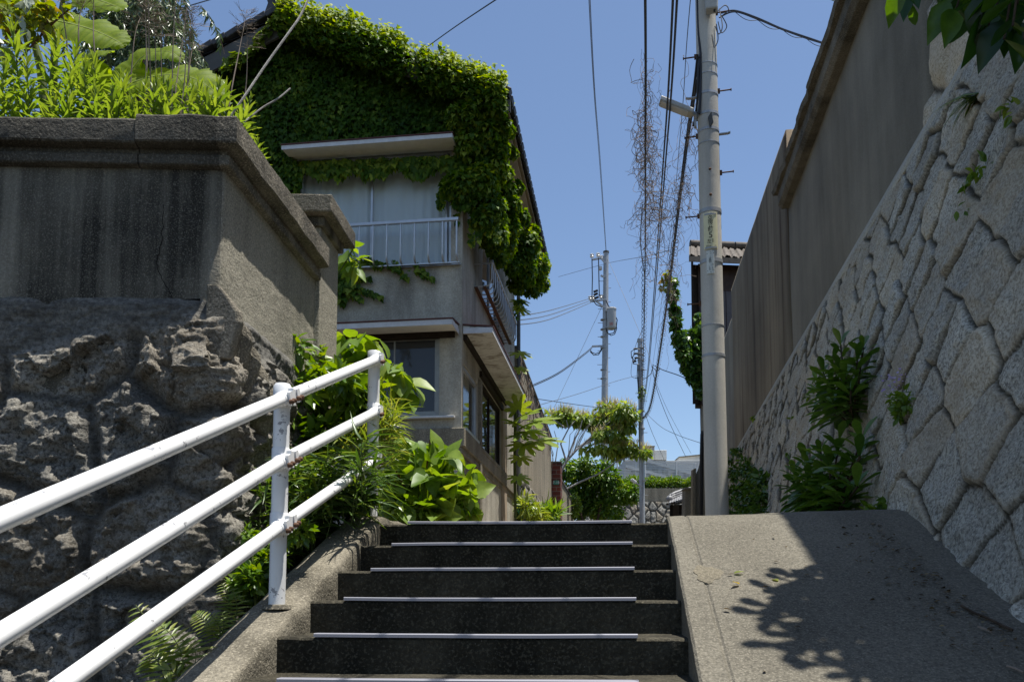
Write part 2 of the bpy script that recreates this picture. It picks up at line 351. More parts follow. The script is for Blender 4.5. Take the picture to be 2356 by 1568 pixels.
# ---------------------------------------------------------------- leaves
def tp_prof(prof, fold=.12, curl=.12):
    V = []; F = []; mid = []; side = []
    for y, w in prof:
        mid.append(len(V)); V.append((0, y, -curl*y*y))
        if w > 0:
            side.append((len(V), len(V) + 1)); V += [(-w, y, -curl*y*y + fold*w), (w, y, -curl*y*y + fold*w)]
        else: side.append(None)
    for i in range(len(prof) - 1):
        a, b = side[i], side[i + 1]
        if a and b: F += [(mid[i], mid[i + 1], b[0]), (mid[i], b[0], a[0]), (mid[i], b[1], mid[i + 1]), (mid[i], a[1], b[1])]
        elif b: F += [(mid[i], mid[i + 1], b[0]), (mid[i], b[1], mid[i + 1])]
        elif a: F += [(mid[i], mid[i + 1], a[0]), (mid[i], a[1], mid[i + 1])]
    return np.array(V, float), np.array(F)
def tp_half(pts, fold=.15, curl=.12):      # right half outline from base to tip, mirrored
    L = [(-x, y) for x, y in reversed(pts[1:-1])]; o = list(pts) + L; n = len(o)
    cy = sum(p[1] for p in o)/n; V = [(0, cy, -curl*cy*cy)] + [(x, y, fold*abs(x) - curl*y*y) for x, y in o]
    return np.array(V, float), np.array([(0, 1 + i, 1 + (i + 1) % n) for i in range(n)])
def tp_palm(lobes=8, span=4.6):
    o = []
    for k in range(lobes):
        a = -span/2 + span*k/(lobes - 1); l = 1 - .32*abs(a)/(span/2)
        for da, rr in ((-.25, .56), (-.19, .8), (0, 1), (.19, .8), (.25, .56)): o.append((math.sin(a + da)*l*rr, math.cos(a + da)*l*rr))
        if k < lobes - 1: m = a + span/(lobes - 1)/2; o.append((math.sin(m)*.42, math.cos(m)*.42))
    n = len(o); V = [(0, 0, 0)] + [(x, y, -.18*(x*x + y*y)) for x, y in o]
    return np.array(V, float), np.array([(0, 1 + i, 2 + i) for i in range(n - 1)])
T = dict(lance=tp_prof([(0, 0), (.12, .055), (.4, .095), (.72, .06), (1, 0)], .5, .22),
         blade=tp_prof([(0, .022), (.35, .035), (.7, .025), (1, 0)], .4, .45),
         ovate=tp_prof([(0, 0), (.1, .12), (.32, .25), (.58, .22), (.82, .1), (1, 0)], .35, .18),
         oblan=tp_prof([(0, 0), (.15, .05), (.5, .14), (.75, .17), (.92, .09), (1, 0)], .3, .2),
         heart=tp_half([(0, 0), (.16, -.1), (.36, .02), (.44, .26), (.36, .52), (.15, .82), (0, 1.02)], .28, .2),
         ivy=tp_half([(0, 0), (.18, -.12), (.34, -.02), (.52, .16), (.36, .3), (.4, .52), (.2, .56), (0, .98)], .2, .25),
         small=tp_prof([(0, 0), (.3, .24), (.65, .2), (1, 0)], .3, .2), palm=tp_palm())
def nrm(a): return a/np.maximum(np.linalg.norm(a, axis=-1, keepdims=True), 1e-9)
def leaves(name, tmpl, pos, axis, normal, size, mat, parent=None, tint=None):
    tv, tf = T[tmpl] if isinstance(tmpl, str) else tmpl
    pos = np.asarray(pos, float); n = len(pos); size = np.broadcast_to(np.asarray(size, float), (n,))
    y = nrm(np.asarray(axis, float)); z = np.asarray(normal, float); z = nrm(z - y*np.sum(z*y, -1, keepdims=True)); x = np.cross(y, z)
    V = pos[:, None] + size[:, None, None]*(tv[None, :, 0, None]*x[:, None] + tv[None, :, 1, None]*y[:, None] + tv[None, :, 2, None]*z[:, None])
    F = tf[None] + (np.arange(n)*len(tv))[:, None, None]
    if tint is None: tint = RNG.random(n)
    me = np_mesh(name, V.reshape(-1, 3) - np.array(wloc(parent)), F.reshape(-1, tf.shape[1]), {'tint': np.repeat(np.clip(tint, 0, 1), len(tv))})
    return link_mesh(name, me, mat, parent, smooth=True)
def rnd(n, s=1): return RNG.normal(size=(n, 3))*s
def blobs(cl, dens):
    """cl: (centre, radii, count) ellipsoids -> pos, outward"""
    P = []; O = []
    for c, r, n in cl:
        n = max(1, int(n*dens)); u = nrm(rnd(n)); q = RNG.random(n)**.45
        P.append(np.array(c) + u*q[:, None]*np.array(r)*(1 + .18*fbm(u*2.3 + np.array(c), 2)[:, None])); O.append(u)
    return np.concatenate(P), np.concatenate(O)
def foliage(name, tmpl, cl, size, mat, parent=None, dens=1, up=.6, droop=.5, jit=.5, tmul=1.0):
    P, O = blobs(cl, dens); n = len(P)
    ax = O*.8 + rnd(n, .5) + np.array([0, 0, -droop]); nm = O*.5 + rnd(n, jit) + np.array([0, 0, up])
    t = .5 + .25*fbm(P*1.7, 2) + RNG.normal(size=n)*.22
    return leaves(name, tmpl, P, ax, nm, size*(.65 + .6*RNG.random(n)), mat, parent, t*tmul)
def wander(a, b, k, amp, seed=None):
    a, b = np.array(a), np.array(b); t = np.linspace(0, 1, k)[:, None]; s = RNG.random(3)*50
    p = a + (b - a)*t; off = np.stack([fbm(np.concatenate([t*2.4 + s[i], t*0 + i, t*0], 1), 3) for i in range(3)], 1)
    return [Vector(q) for q in p + off*amp*np.sin(PI*np.clip(t*1.0, 0, 1))**.5]
# ================================================================ STAIRS, RAMP, ROADS
TR, RI, Z1 = .37, .15, 1.96          # tread, riser, top step height
XL, XR, YL, YR = -1.43, .25, 4.86, 4.97
def nose_Y(x, i): return YL + (YR - YL)*(x - XL)/(XR - XL) - TR*i
def nline(Y): return Z1 + (Y - 4.92)*RI/TR      # the slope that touches the nosings
CREST = 4.92
def slope_z(Y, k=.12):                                  # ramp / cheek height, easing into the upper road
    Y = np.asarray(Y, float)
    s = Z1 + (Y - CREST)*RI/TR; u = Z1 + .03*(Y - CREST)
    h = np.clip(.5 + .5*(u - s)/k, 0, 1)
    return u*(1 - h) + s*h - k*h*(1 - h)*.6
stairs = tag(bpy.data.objects.new('stairs', None), kind='structure'); COL.objects.link(stairs); stairs.location = (-.6, 3, 0)
tag(stairs, 'dark concrete stairway climbing between a white handrail and a concrete ramp')
NST = 10
prof = []
for i in range(NST):                             # profile from the top step down: (dY from nosing of step i, z)
    z = Z1 - RI*i - .010
    tread = [(.36, 0), (.3, 0), (.2, 0), (.1, 0), (.03, 0)] if i else [(.45, 0), (.3, 0), (.15, 0), (.03, 0)]
    prof += [(i, dy, z) for dy, _ in tread] + [(i, .012, z - .003), (i, .003, z - .012)] + [(i, .004 + .0008*q, z - .03 - .0195*q) for q in range(1, 7)]
xs = np.linspace(XL - .01, XR + .01, 110)
P = np.zeros((len(xs), len(prof), 3))
for a, x in enumerate(xs):
    for b, (i, dy, z) in enumerate(prof): P[a, b] = (x, nose_Y(x, i) + dy, z)
n = fbm(P*7, 3, 3)*.003 + fbm(P*30, 2, 9)*.0008
P[..., 2] += n; P[..., 1] += fbm(P*4, 2, 21)*.002 + fbm(P*34, 2, 22)*.0004
pitted = fbm(P*26, 2, 31); P[..., 1] += .002*sstep(.45, .6, pitted)
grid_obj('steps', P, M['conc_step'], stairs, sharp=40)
for i in range(8):                               # the metal nosings
    x0, x1 = -1.262 + random.uniform(-.012, .012), .052 + random.uniform(-.006, .006)
    k = 40; ring = []
    for q in range(k + 1):
        x = x0 + (x1 - x0)*q/k; Y = nose_Y(x, i) - .004; z = Z1 - RI*i + .002 + .0028*float(vnoise(np.array([[x*2.2, i*3.1, 0]]), 5)[0]) - .0012*math.sin(q/k*PI)
        ring.append([(x, Y + .045, z), (x, Y + .045, z + .003), (x, Y + .004, z + .003), (x, Y, z), (x, Y - .001, z - .0125), (x, Y + .004, z - .0125), (x, Y + .006, z - .003)])
    MB().sweep(ring).build('nosing', M['steel'], stairs)
# left cheek (kerb that carries the railing)
ys = np.concatenate([np.linspace(1.0, 5.35, 150), [5.6, 6.2]])
cp = [(-1.66, -1.5), (-1.66, -.05), (-1.655, -.012), (-1.64, 0), (-1.6, .004), (-1.55, .004), (-1.5, .002), (-1.455, -.001), (-1.44, -.008), (-1.432, -.022), (-1.43, -.08), (-1.43, -.16), (-1.43, -.24), (-1.43, -.33)]
P = np.zeros((len(ys), len(cp), 3))
for b, (x, dz) in enumerate(cp): P[:, b, 0] = x; P[:, b, 1] = ys; P[:, b, 2] = slope_z(ys, .03) + .04 + dz
P[..., 2] += fbm(P*5, 3, 2)*.007 + fbm(P*25, 3, 4)*.003; P[..., 0] += fbm(P*7, 3, 8)*.006
ch = sstep(.1, .5, fbm(P*np.array([3, 6, 6]), 3, 77)); P[:, 7:10, 2] -= (ch*.015)[:, 7:10]
grid_obj('cheek', P, M['conc_cheek'], stairs, sharp=35)
ramp = None
ys = np.concatenate([np.linspace(.6, 5.6, 170), [6, 7, 8, 9.5]]); xs = np.concatenate([[.25, .252, .262, .28, .3, .33, .352, .358, .364, .372], np.linspace(.4, 1.9, 50)])
P = np.zeros((len(ys), len(xs), 3)); P[..., 0] = xs[None]; P[..., 1] = ys[:, None]; P[..., 2] = slope_z(ys)[:, None] + .035
P[..., 2] += fbm(P*np.array([1.1, .7, 1]), 3, 5)*.014 + fbm(P*11, 3, 3)*.0025
P[..., 2] += .02*sstep(.5, 1.6, P[..., 0])*sstep(4.2, 5, P[..., 1])
P[:, 0, 2] -= .36; P[:, 1, 2] -= .012; P[:, 2, 2] -= .0; P[:, 7:9, 2] -= .007
P[:, :3, 0] += fbm(P[:, :3]*6, 3, 12)*.004
tag(grid_obj('ramp', P, M['conc_ramp'], sharp=32), 'sunlit concrete ramp beside the steps, with tree shadows on it', kind='structure')
def road_z(Y): return Z1 + .02 + .045*max(0, Y - 5.2)
ys = np.concatenate([np.linspace(4.95, 8, 25), np.linspace(8.5, 62, 60)]); xs = np.linspace(-2.6, 4.0, 34)
P = np.zeros((len(ys), len(xs), 3)); P[..., 0] = xs[None]; P[..., 1] = ys[:, None] + .045*(xs + .6)[None]; P[..., 2] = np.array([road_z(y) - .03 for y in ys])[:, None]
P[..., 2] += fbm(P*3, 3)*.006
tag(grid_obj('alley_road', P, M['conc_road']), 'concrete lane running on past the head of the steps', kind='structure')
# the ground sheet
g = np.concatenate([-np.geomspace(400, 6, 16), np.linspace(-5, 5, 11), np.geomspace(6, 400, 16)])
gy = np.concatenate([-np.geomspace(300, 4, 12), np.linspace(-3, 70, 74), np.geomspace(72, 600, 12)])
P = np.zeros((len(g), len(gy), 3)); P[..., 0] = g[:, None]; P[..., 1] = gy[None]
base = np.where(gy < 5, np.maximum(-3.5, Z1 + (gy - 4.92)*RI/TR) - .42, Z1 - .4 + .045*np.clip(gy - 5.2, 0, 80)); P[..., 2] = base[None]
tag(grid_obj('ground', P, M['soil']), 'earth slope under the stairway and the houses', kind='structure')

# ================================================================ HANDRAIL
rail = thing('handrail', 'white painted three-bar pipe handrail climbing the left edge of the steps', 'handrail', (-1.53, 3.7, 1.5))
HX = -1.53
posts = [(at_d(-32, 1780, 2.02), 1185), (at_d(648, 1378, 3.78), 882), (at_d(862, 1192, 5.17), 810)]
pb = []
for (b0, ytop), dd in zip(posts, (1.88, 3.78, 5.17)):
    zt = at_d(660, ytop, dd).z; Y = (dd + HX*_sy)/_cy
    zb = float(slope_z(Y)) + .045; pb.append((Y, zb, zt))
rails_y = [((0, 1193), (660, 913), (868, 826)), ((0, 1466), (655, 1056), (862, 946)), ((0, 1695), (652, 1205), (858, 1056))]
railpts = []
for r in rails_y:
    pts = []
    for (x, y), dd in zip(r, (2.07, 3.78, 5.17)): pts.append(at_d(x, y, dd).z)
    railpts.append(pts)
for k, (Y, zb, zt) in enumerate(pb):
    b = Vector((HX, Y, zb)); t = Vector((HX, Y, zt))
    po = MB().tube([b, t - Vector((0, 0, .028))], .0365, 24).build('post', M['chipped'], rail, smooth=True)
    MB().tube([t - Vector((0, 0, .03)), t - Vector((0, 0, .012)), t - Vector((0, 0, .008)), t - Vector((0, 0, .002)), t], [.0395, .0395, .036, .034, .026], 24).build('post_cap', M['chipped'], po, smooth=True)
    # little mortar collar at the foot
    if k: MB().tube([b - Vector((0, 0, .012)), b + Vector((0, 0, .006)), b + Vector((0, 0, .009))], [.068, .06, .038], 18).build('mortar_foot', M['conc_cheek'], po, smooth=True)
RX = HX + .02
for r, zs in enumerate(railpts):
    Ys = [(2.07 + HX*_sy)/_cy, pb[1][0], pb[2][0]]
    a = Vector((RX, Ys[0], zs[0])); b = Vector((RX, Ys[1], zs[1])); c = Vector((RX, Ys[2], zs[2]))
    s = (b - a).normalized(); a0 = a - s*.55
    MB().tube([a0, b - s*.03], .0295, 20).build('pipe', M['chipped'], rail, smooth=True)
    s2 = (c - b).normalized(); MB().tube([b + s2*.03, c - s2*.03], .0295, 20).build('pipe', M['chipped'], rail, smooth=True)
    for q, (pt, dirs) in enumerate(((b, (-s, s2)), (c, (-s2,)), (Vector((RX, pb[0][0], zs[0] + (pb[0][0] - Ys[0])*(zs[1] - zs[0])/(Ys[1] - Ys[0]))), (s, -s)))):
        mb = MB(); ctr = Vector((HX, pt.y, pt.z))
        mb.tube([ctr - Vector((0, 0, .05)), ctr - Vector((0, 0, .047)), ctr + Vector((0, 0, .047)), ctr + Vector((0, 0, .05))], [.0385, .0405, .0405, .0385], 24)
        for d in dirs:
            mb.tube([pt + d*.02, pt + d*.075, pt + d*.08], [.0335, .0335, .031], 20)
            mb.beam(pt + d*.03 + Vector((.036, 0, 0)), pt + d*.062 + Vector((.036, 0, 0)), .014, .062)
        mb.obox(ctr + Vector((.045, 0, 0)), (.012, 0, 0), (0, .02, 0), (0, 0, .036))
        cl = mb.build('clamp', M['white_paint'], rail, smooth=True)
        for d in dirs:
            for e in (.032, .062):
                p = pt + d*e + Vector((.046, 0, -.012)); nb = MB()
                nb.tube([p - Vector((.006, 0, 0)), p + Vector((.006, 0, 0)), p + Vector((.013, 0, 0)), p + Vector((.016, 0, 0))], [.011, .011, .009, .003], 10).build('bolt', M['rust'], cl, smooth=True)

# ================================================================ LEFT GARDEN WALL
C0 = at_d(505, 690, 4.2)
af = math.atan(1/53000*1950)          # the front runs almost square to the view
vx = lambda xv: (FH*1.0 + RT*((xv - PXC)/FPX)).normalized()
DB = vx(1326)                          # back along the right face
DA = (RT*-1 - FH*math.tan(R(2.1))).normalized()      # leftwards along the front
NA = Vector((-DA.y, DA.x, 0)); NA = NA if NA.y < 0 else -NA
NB = Vector((DB.y, -DB.x, 0)); NB = NB if NB.x > 0 else -NB
def lw(a, b, z): return Vector((C0.x, C0.y, 0)) + DA*a + DB*b + Vector((0, 0, z))   # local a (left), b (back)
zc0 = C0.z; zcop = at_d(525, 325, 4.1).z; ztop = at_d(527, 262, 4.1).z
gw = thing('garden_wall', 'stained grey concrete garden wall on a rough dark stone base, left of the handrail', 'wall', lw(0, 0, 1.0))
# concrete upper panel: front and right face as one bent sheet with a real back
LF, LB = 3.4, 1.56
def bent(ts, zs, off, rad=.012):
    """sheet wrapping the corner: t<0 along the front (left), t>0 along the right face"""
    P = np.zeros((len(ts), len(zs), 3)); N_ = np.zeros_like(P)
    for i, t in enumerate(ts):
        w = .5 + .5*math.tanh(t/rad); nn = (NA*(1 - w) + NB*w).normalized()
        q = DA*max(0, -t) + DB*max(0, t)
        for j, z in enumerate(zs):
            P[i, j] = (C0.x + q.x, C0.y + q.y, z); N_[i, j] = nn
    return P, N_
ts = np.concatenate([np.linspace(-LF, -.06, 90), [-.03, -.014, -.006, 0, .006, .014, .03], np.linspace(.06, LB, 50)])
zs = np.linspace(zc0 - .025, zcop - .0, 60)
P, Nn = bent(ts, zs, 0); d = fbm(P*6, 4, 2)*.006 + fbm(P*28, 3, 3)*.003 - .02*np.clip(1 - np.abs(ts)/.03, 0, 1)[:, None]**2*.5
P += Nn*d[..., None]; kc = int(np.argmin(np.abs(ts)))
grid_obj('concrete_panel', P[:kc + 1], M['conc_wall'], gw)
grid_obj('concrete_panel', P[kc:], M['conc_pale'], gw)['label'] = 'paler weathered side of the wall facing the steps'
# solid core behind so the wall has thickness from any side
MB().hexa([lw(0.02, .02, .2), lw(LF, .02, .2), lw(LF, .28, .2), lw(.02, .28, .2), lw(.02, .02, ztop - .03), lw(LF, .02, ztop - .03), lw(LF, .28, ztop - .03), lw(.02, .28, ztop - .03)]).build('wall_core', M['conc_wall'], gw)
MB().hexa([lw(0.02, .02, .2), lw(.02, LB, .2), lw(.28, LB, .2), lw(.28, .02, .2), lw(.02, .02, ztop - .034), lw(.02, LB, ztop - .034), lw(.28, LB, ztop - .034), lw(.28, .02, ztop - .034)]).build('wall_core', M['conc_wall'], gw)
def coping_grid(name, t0, t1, zt, oh, corner, parent):
    """profile swept round: cove, drip, face, top"""
    pr = [(.002, zcop - .1), (.036, zcop - .094), (.042, zcop - .088), (.044, zcop - .045), (.038, zcop - .04), (.02, zcop - .034), (.024, zcop - .008), (oh - .008, zcop - .002), (oh, zcop + .006), (oh, zcop + .04), (oh, zcop + .08), (oh - .002, zt - .012), (oh - .012, zt), (oh - .1, zt + .006), (oh - .25, zt + .004), (oh - .4, zt), (oh - .41, zcop)]
    ts = np.linspace(t0, t1, max(8, int((t1 - t0)/.03)))
    P = np.zeros((len(ts), len(pr), 3)); Nn = np.zeros_like(P)
    for i, t in enumerate(ts):
        for j, (o, z) in enumerate(pr):
            if t <= 0: p = lw(-t, 0, z) + NA*o + NB*(o if corner and t == 0 else 0); nn = NA
            else: p = lw(0, t, z) + NB*o; nn = NB
            if corner:                                    # mitre
                if t <= 0: p = lw(max(-t, -o*1.0 if t == 0 else 0), 0, z) + NA*o + NB*(o*max(0, 1 + t/.03) if t > -.03 else 0)
            P[i, j] = p; Nn[i, j] = nn
    P += Nn*(fbm(P*7, 3, 6)*.006 + fbm(P*35, 2, 7)*.003)[..., None]
    P[..., 2] += (fbm(P*6, 3, 16)*.006)
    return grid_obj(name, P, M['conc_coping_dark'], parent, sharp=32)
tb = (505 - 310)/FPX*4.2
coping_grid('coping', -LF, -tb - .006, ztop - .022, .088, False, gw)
# corner block: front piece and right-hand piece meet in a mitre
def block(path_pts, dirs, zt, oh, name):
    pr = [(.002, zcop - .1), (.036, zcop - .094), (.042, zcop - .088), (.044, zcop - .045), (.038, zcop - .04), (.02, zcop - .034), (.024, zcop - .008), (oh - .008, zcop - .002), (oh, zcop + .006), (oh, zcop + .04), (oh, zcop + .08), (oh - .002, zt - .012), (oh - .012, zt), (oh - .1, zt + .006), (oh - .25, zt + .004), (oh - .38, zt), (oh - .39, zcop)]
    P = np.array([[pp + nn*o + Vector((0, 0, z)) for o, z in pr] for pp, nn in zip(path_pts, dirs)])
    Nn = np.array([[nn.normalized() for _ in pr] for nn in dirs])
    P += Nn*(fbm(P*7, 3, 6)*.006 + fbm(P*35, 2, 7)*.003)[..., None]; P[..., 2] += fbm(P*6, 3, 16)*.006
    a, b, _ = P.shape; i = np.arange(a*b).reshape(a, b)
    F = np.stack([i[:-1, :-1].ravel(), i[1:, :-1].ravel(), i[1:, 1:].ravel(), i[:-1, 1:].ravel()], 1)
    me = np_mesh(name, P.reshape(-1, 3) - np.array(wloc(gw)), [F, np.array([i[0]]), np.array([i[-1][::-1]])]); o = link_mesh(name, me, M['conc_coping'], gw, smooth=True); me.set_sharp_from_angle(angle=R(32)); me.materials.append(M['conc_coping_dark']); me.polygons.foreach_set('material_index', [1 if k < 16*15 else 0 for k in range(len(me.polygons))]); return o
mit = (NA + NB); mit = mit/(1 + NA.dot(NB))
pts = [lw(a, 0, 0) for a in np.linspace(tb, .012, 16)] + [lw(0, 0, 0)] + [lw(0, b, 0) for b in np.linspace(.012, LB - .02, 50)]
block(pts, [NA]*16 + [mit] + [NB]*50, ztop, .1, 'coping')
def lattice(S, c, jit, seed, asp=1.15):
    """distance to the joints of a jittered diamond lattice"""
    u = (S[..., 0] + S[..., 1]*asp)/(c*1.414); v = (S[..., 0] - S[..., 1]*asp)/(c*1.414)
    i0, j0 = np.floor(u).astype(int), np.floor(v).astype(int); best = np.full(u.shape, 1e9); ou = np.zeros(u.shape); ov = np.zeros(u.shape); oid = np.zeros(u.shape)
    cand = []
    for di in (-1, 0, 1):
        for dj in (-1, 0, 1):
            a, b = i0 + di, j0 + dj; cu = a + .5 + jit*_h(a, b, a*0 + 3, seed); cv = b + .5 + jit*_h(a, b, a*0 + 7, seed)
            d = np.hypot(u - cu, v - cv); m = d < best; best = np.where(m, d, best); ou = np.where(m, cu, ou); ov = np.where(m, cv, ov); oid = np.where(m, _h(a, b, a*0, seed + 9), oid); cand.append((cu, cv))
    E = np.full(u.shape, 1e9)
    for di in (-2, -1, 0, 1, 2):
        for dj in (-2, -1, 0, 1, 2):
            a, b = i0 + di, j0 + dj; cu = a + .5 + jit*_h(a, b, a*0 + 3, seed); cv = b + .5 + jit*_h(a, b, a*0 + 7, seed)
            l = np.hypot(cu - ou, cv - ov); e = np.where(l > 1e-5, (((cu + ou)/2 - u)*(cu - ou) + ((cv + ov)/2 - v)*(cv - ov))/np.maximum(l, 1e-5), 1e9); E = np.minimum(E, e)
    return E*c, oid, (u - ou)*c, (v - ov)*c
def crack(pts, r, name='crack'):
    q = []
    for (x0, y0), (x1, y1) in zip(pts, pts[1:]):
        for k in range(7): t = k/7; q.append((x0 + (x1 - x0)*t + random.uniform(-3, 3), y0 + (y1 - y0)*t))
    P_ = []
    for x, y in q:
        rr_ = ray(x, y); d_ = (Vector((C0.x, C0.y, 0)) + NA*.0 - Vector((0, 0, 0))); t_ = d_.dot(NA)/rr_.dot(NA); P_.append(CAM + rr_*t_)
    MB().tube(P_, r, 4).build(name, M['crack'], gw)
crack(((375, 470), (372, 560), (360, 600), (372, 640), (390, 670), (396, 688)), .002)
crack(((396, 690), (470, 688)), .006)
# rough stone base
ts = np.arange(-2.7, 1.7, .0085); zs = np.arange(.3, zc0 + .03, .0085)
P, Nn = bent(ts, zs, 0, .09)
S = np.stack([np.broadcast_to(ts[:, None], P.shape[:2]), np.broadcast_to(zs[None], P.shape[:2])], -1)
def vor_edges(S, pts):
    d2 = np.full(S.shape[:2], 1e9); idx = np.zeros(S.shape[:2], int)
    for k, p in enumerate(pts):
        d = (S[..., 0] - p[0])**2 + (S[..., 1] - p[1])**2; m = d < d2; d2[m] = d[m]; idx[m] = k
    E = np.full(S.shape[:2], 1e9); pts = np.array(pts); own = pts[idx]
    for k, p in enumerate(pts):
        v = p - own; l = np.hypot(v[..., 0], v[..., 1]); m = (l > 1e-6) & (l < 2.2)
        e = np.where(m, (((own[..., 0] + p[0])/2 - S[..., 0])*v[..., 0] + ((own[..., 1] + p[1])/2 - S[..., 1])*v[..., 1])/np.maximum(l, 1e-6), 1e9)
        E = np.minimum(E, e)
    return E, idx
Wp = S + np.stack([fbm(np.dstack([S*4, S[..., :1]*0]), 4, 41), fbm(np.dstack([S*4, S[..., :1]*0]), 4, 51)], -1)*.05
pp = []; rr = random.Random(4)
for r in range(6):
    z = zc0 - .32 - r*.47; x = -LF - .2 + (r % 2)*.28
    while x < 1.9: pp.append((x + rr.uniform(-.08, .08), z + rr.uniform(-.1, .1))); x += rr.uniform(.42, .75)
E, idx = vor_edges(Wp, pp); hr = np.array([rr.random() for _ in pp])[idx]; hp = np.array([rr.uniform(-.5, 1) for _ in pp])[idx]
Q = P*1.0
ridge = fbm(Q*3.2, 5, 61, ridge=True); fine = fbm(Q*9, 5, 63); face = fbm(Q*np.array([2.2, 2.2, 3.4]), 3, 71)
bul = sstep(0, .075, E); _, fa, fu, fv = lattice(S + .03*fine[..., None], .17, .42, 51, .8); _, fb, gu, gv = lattice(S*1.0 + .02*fine[..., None], .06, .42, 57, 1.2)
fac = .03*fa + .35*fu*np.sin(fa*50) + .35*fv*np.cos(fa*33) + .5*(.03*fb + .4*gu*np.sin(fb*40) + .4*gv*np.cos(fb*23))
h = bul*(.035 + .035*hp) + bul*fac + (1 - bul)*(.018*fbm(Q*14, 4, 68)) + bul*(.04*ridge + .06*face) + .02*fine + .014*fbm(Q*17, 3, 66, ridge=True) + .008*fbm(Q*45, 2, 67)
# facets: hewn planes
fc = np.round(face*3)/3; h += bul*.03*fc
cem_line = zc0 - .21 + .09*fbm(np.dstack([S*2.1, S[..., :1]*0]), 3, 81) + .1*sstep(.35, .1, np.abs(ts)[:, None]) - .1*sstep(-.6, -1.3, ts)[:, None]
cem = sstep(-.05, .05, S[..., 1] - cem_line); cem_h = .035 + .009*fbm(Q*np.array([2, 2, 22]), 3, 83) + .035*fbm(Q*2.5, 3, 85) + .02*fbm(Q*8, 4, 86) + .006*fbm(Q*40, 2, 87) + .004*fbm(Q*70, 2, 88)
vert = sstep(.05, .03, np.abs(S[..., 0] + .13 + .03*np.sin(S[..., 1]*9)))*sstep(zc0 - .62, zc0 - .55, S[..., 1])
h = h*(1 - cem) + cem_h*cem
h = h*sstep(zc0 + .03, zc0 - .05, S[..., 1]) + .05*sstep(zc0 - .3, zc0 - 1.2, S[..., 1]) - .01
h += .05*sstep(.4, 0, np.abs(ts))[:, None]*(1 - cem)
P = P + Nn*h[..., None]
grid_obj('stone_base', P, M['rubble'], gw, smooth=False, attrs={'val': np.clip(.5 + 1.1*np.sin(hr*77)*.5 + .5*fbm(Q*2.2, 3, 98), 0, 1)*(1 - cem), 'joint': (1 - sstep(.0, .05, E))*(1 - cem)*.7, 'cement': cem*.9, 'hue': hr*(1 - cem)})
# sloping render fillet that runs down the right face
k = 24; rings = []
for q in range(k + 1):
    b = -.05 + q/k*.62; t = max(0, b)/.57; z = zc0 + .02 - .34*t
    o = .10 + .02*math.sin(q*1.3)
    rings.append([lw(0, b, z - .34) + NB*(o*.7), lw(0, b, z - .15) + NB*(o + .02), lw(0, b, z - .1) + NB*(o + .015), lw(0, b, z + .0) + NB*.05, lw(0, b, z + .05) + NB*.006, lw(0, b, z + .05) - NB*.05, lw(0, b, z - .34) - NB*.05])
MB().sweep(rings).build('render_fillet', M['conc_coping'], gw, bevel=.01)
# pier at the end of the wall
PB0, PB1 = LB - .02, LB + .42
gp = thing('gate_pier', 'square concrete pier with a thick cap at the end of the garden wall', 'pier', lw(0, PB0, 1.6))
o = .035
def ring4(a0, a1, b0, b1, z): return [lw(a0, b0, z), lw(a0, b1, z), lw(a1, b1, z), lw(a1, b0, z)]
zpc = at_d(735, 462, 5.75).z
MB().hexa(ring4(-o, .42, PB0, PB1, .8) + ring4(-o, .42, PB0, PB1, zpc - .13)).build('shaft', M['conc_pale'], gp, bevel=.01)
MB().hexa(ring4(-o - .03, .45, PB0 - .03, PB1 + .03, zpc - .2) + ring4(-o - .03, .45, PB0 - .03, PB1 + .03, zpc - .128)).build('neck', M['conc_wall'], gp, bevel=.012)
MB().hexa(ring4(-o - .1, .52, PB0 - .1, PB1 + .1, zpc - .13) + ring4(-o - .1, .52, PB0 - .1, PB1 + .1, zpc)).build('cap', M['conc_coping'], gp, bevel=.012)
# earth held by the wall
zs0 = zcop + .0
P = np.zeros((40, 30, 3))
for i, a in enumerate(np.linspace(.24, 9, 40)):
    for j, b in enumerate(np.linspace(.24, 6.2, 30)):
        P[i, j] = lw(a + .9*max(0, b - 1.55), b, zs0 + .02 + .06*b)
P[0, :, 2] = 1.2
P[..., 2] += fbm(P*2, 3)*.06
gb = grid_obj('garden_bed', P, M['soil']); tag(gb, 'raised earth bed behind the garden wall', kind='structure')
# soil strip between cheek and wall
ys = np.linspace(1, 12.5, 90); xs = np.linspace(-3.2, -1.64, 24); P = np.zeros((len(ys), len(xs), 3)); P[..., 0] = xs[None]; P[..., 1] = ys[:, None]; P[..., 2] = slope_z(ys)[:, None] - .03 - .95*sstep(5.3, 3.9, ys)[:, None]
P[..., 2] += fbm(P*4, 4)*.05
tag(grid_obj('verge', P, M['soil']), 'strip of earth between the steps and the garden wall', kind='structure')

# ================================================================ RIGHT STONE RETAINING WALL
def gz(Y): return float(slope_z(Y)) if Y < 5.2 else road_z(Y)
def xbase(Y): return 1.555 + (.03*(Y - 4.5) if Y > 4.5 else 0)
def ztopr(Y): return 5.03 - .022*(Y - 5.5)
BAT = .235
def wallR(Y, z): return xbase(Y) + BAT*(z - gz(Y))
ys = np.concatenate([np.arange(.9, 7, .0125), np.arange(7, 12, .025), np.arange(12, 27, .06)]); nt = 250; tt = np.linspace(-.25, 1, nt)
P = np.zeros((len(ys), nt, 3)); S = np.zeros((len(ys), nt, 2))
for i, Y in enumerate(ys):
    g0 = gz(Y); zt = ztopr(Y); z = g0 + (zt - g0)*tt; P[i, :, 1] = Y; P[i, :, 2] = z; P[i, :, 0] = xbase(Y) + BAT*(z - g0)
    S[i, :, 0] = Y; S[i, :, 1] = z
Sw = S + .035*np.stack([fbm(P*3.5, 3, 5), fbm(P*3.5, 3, 15)], -1)
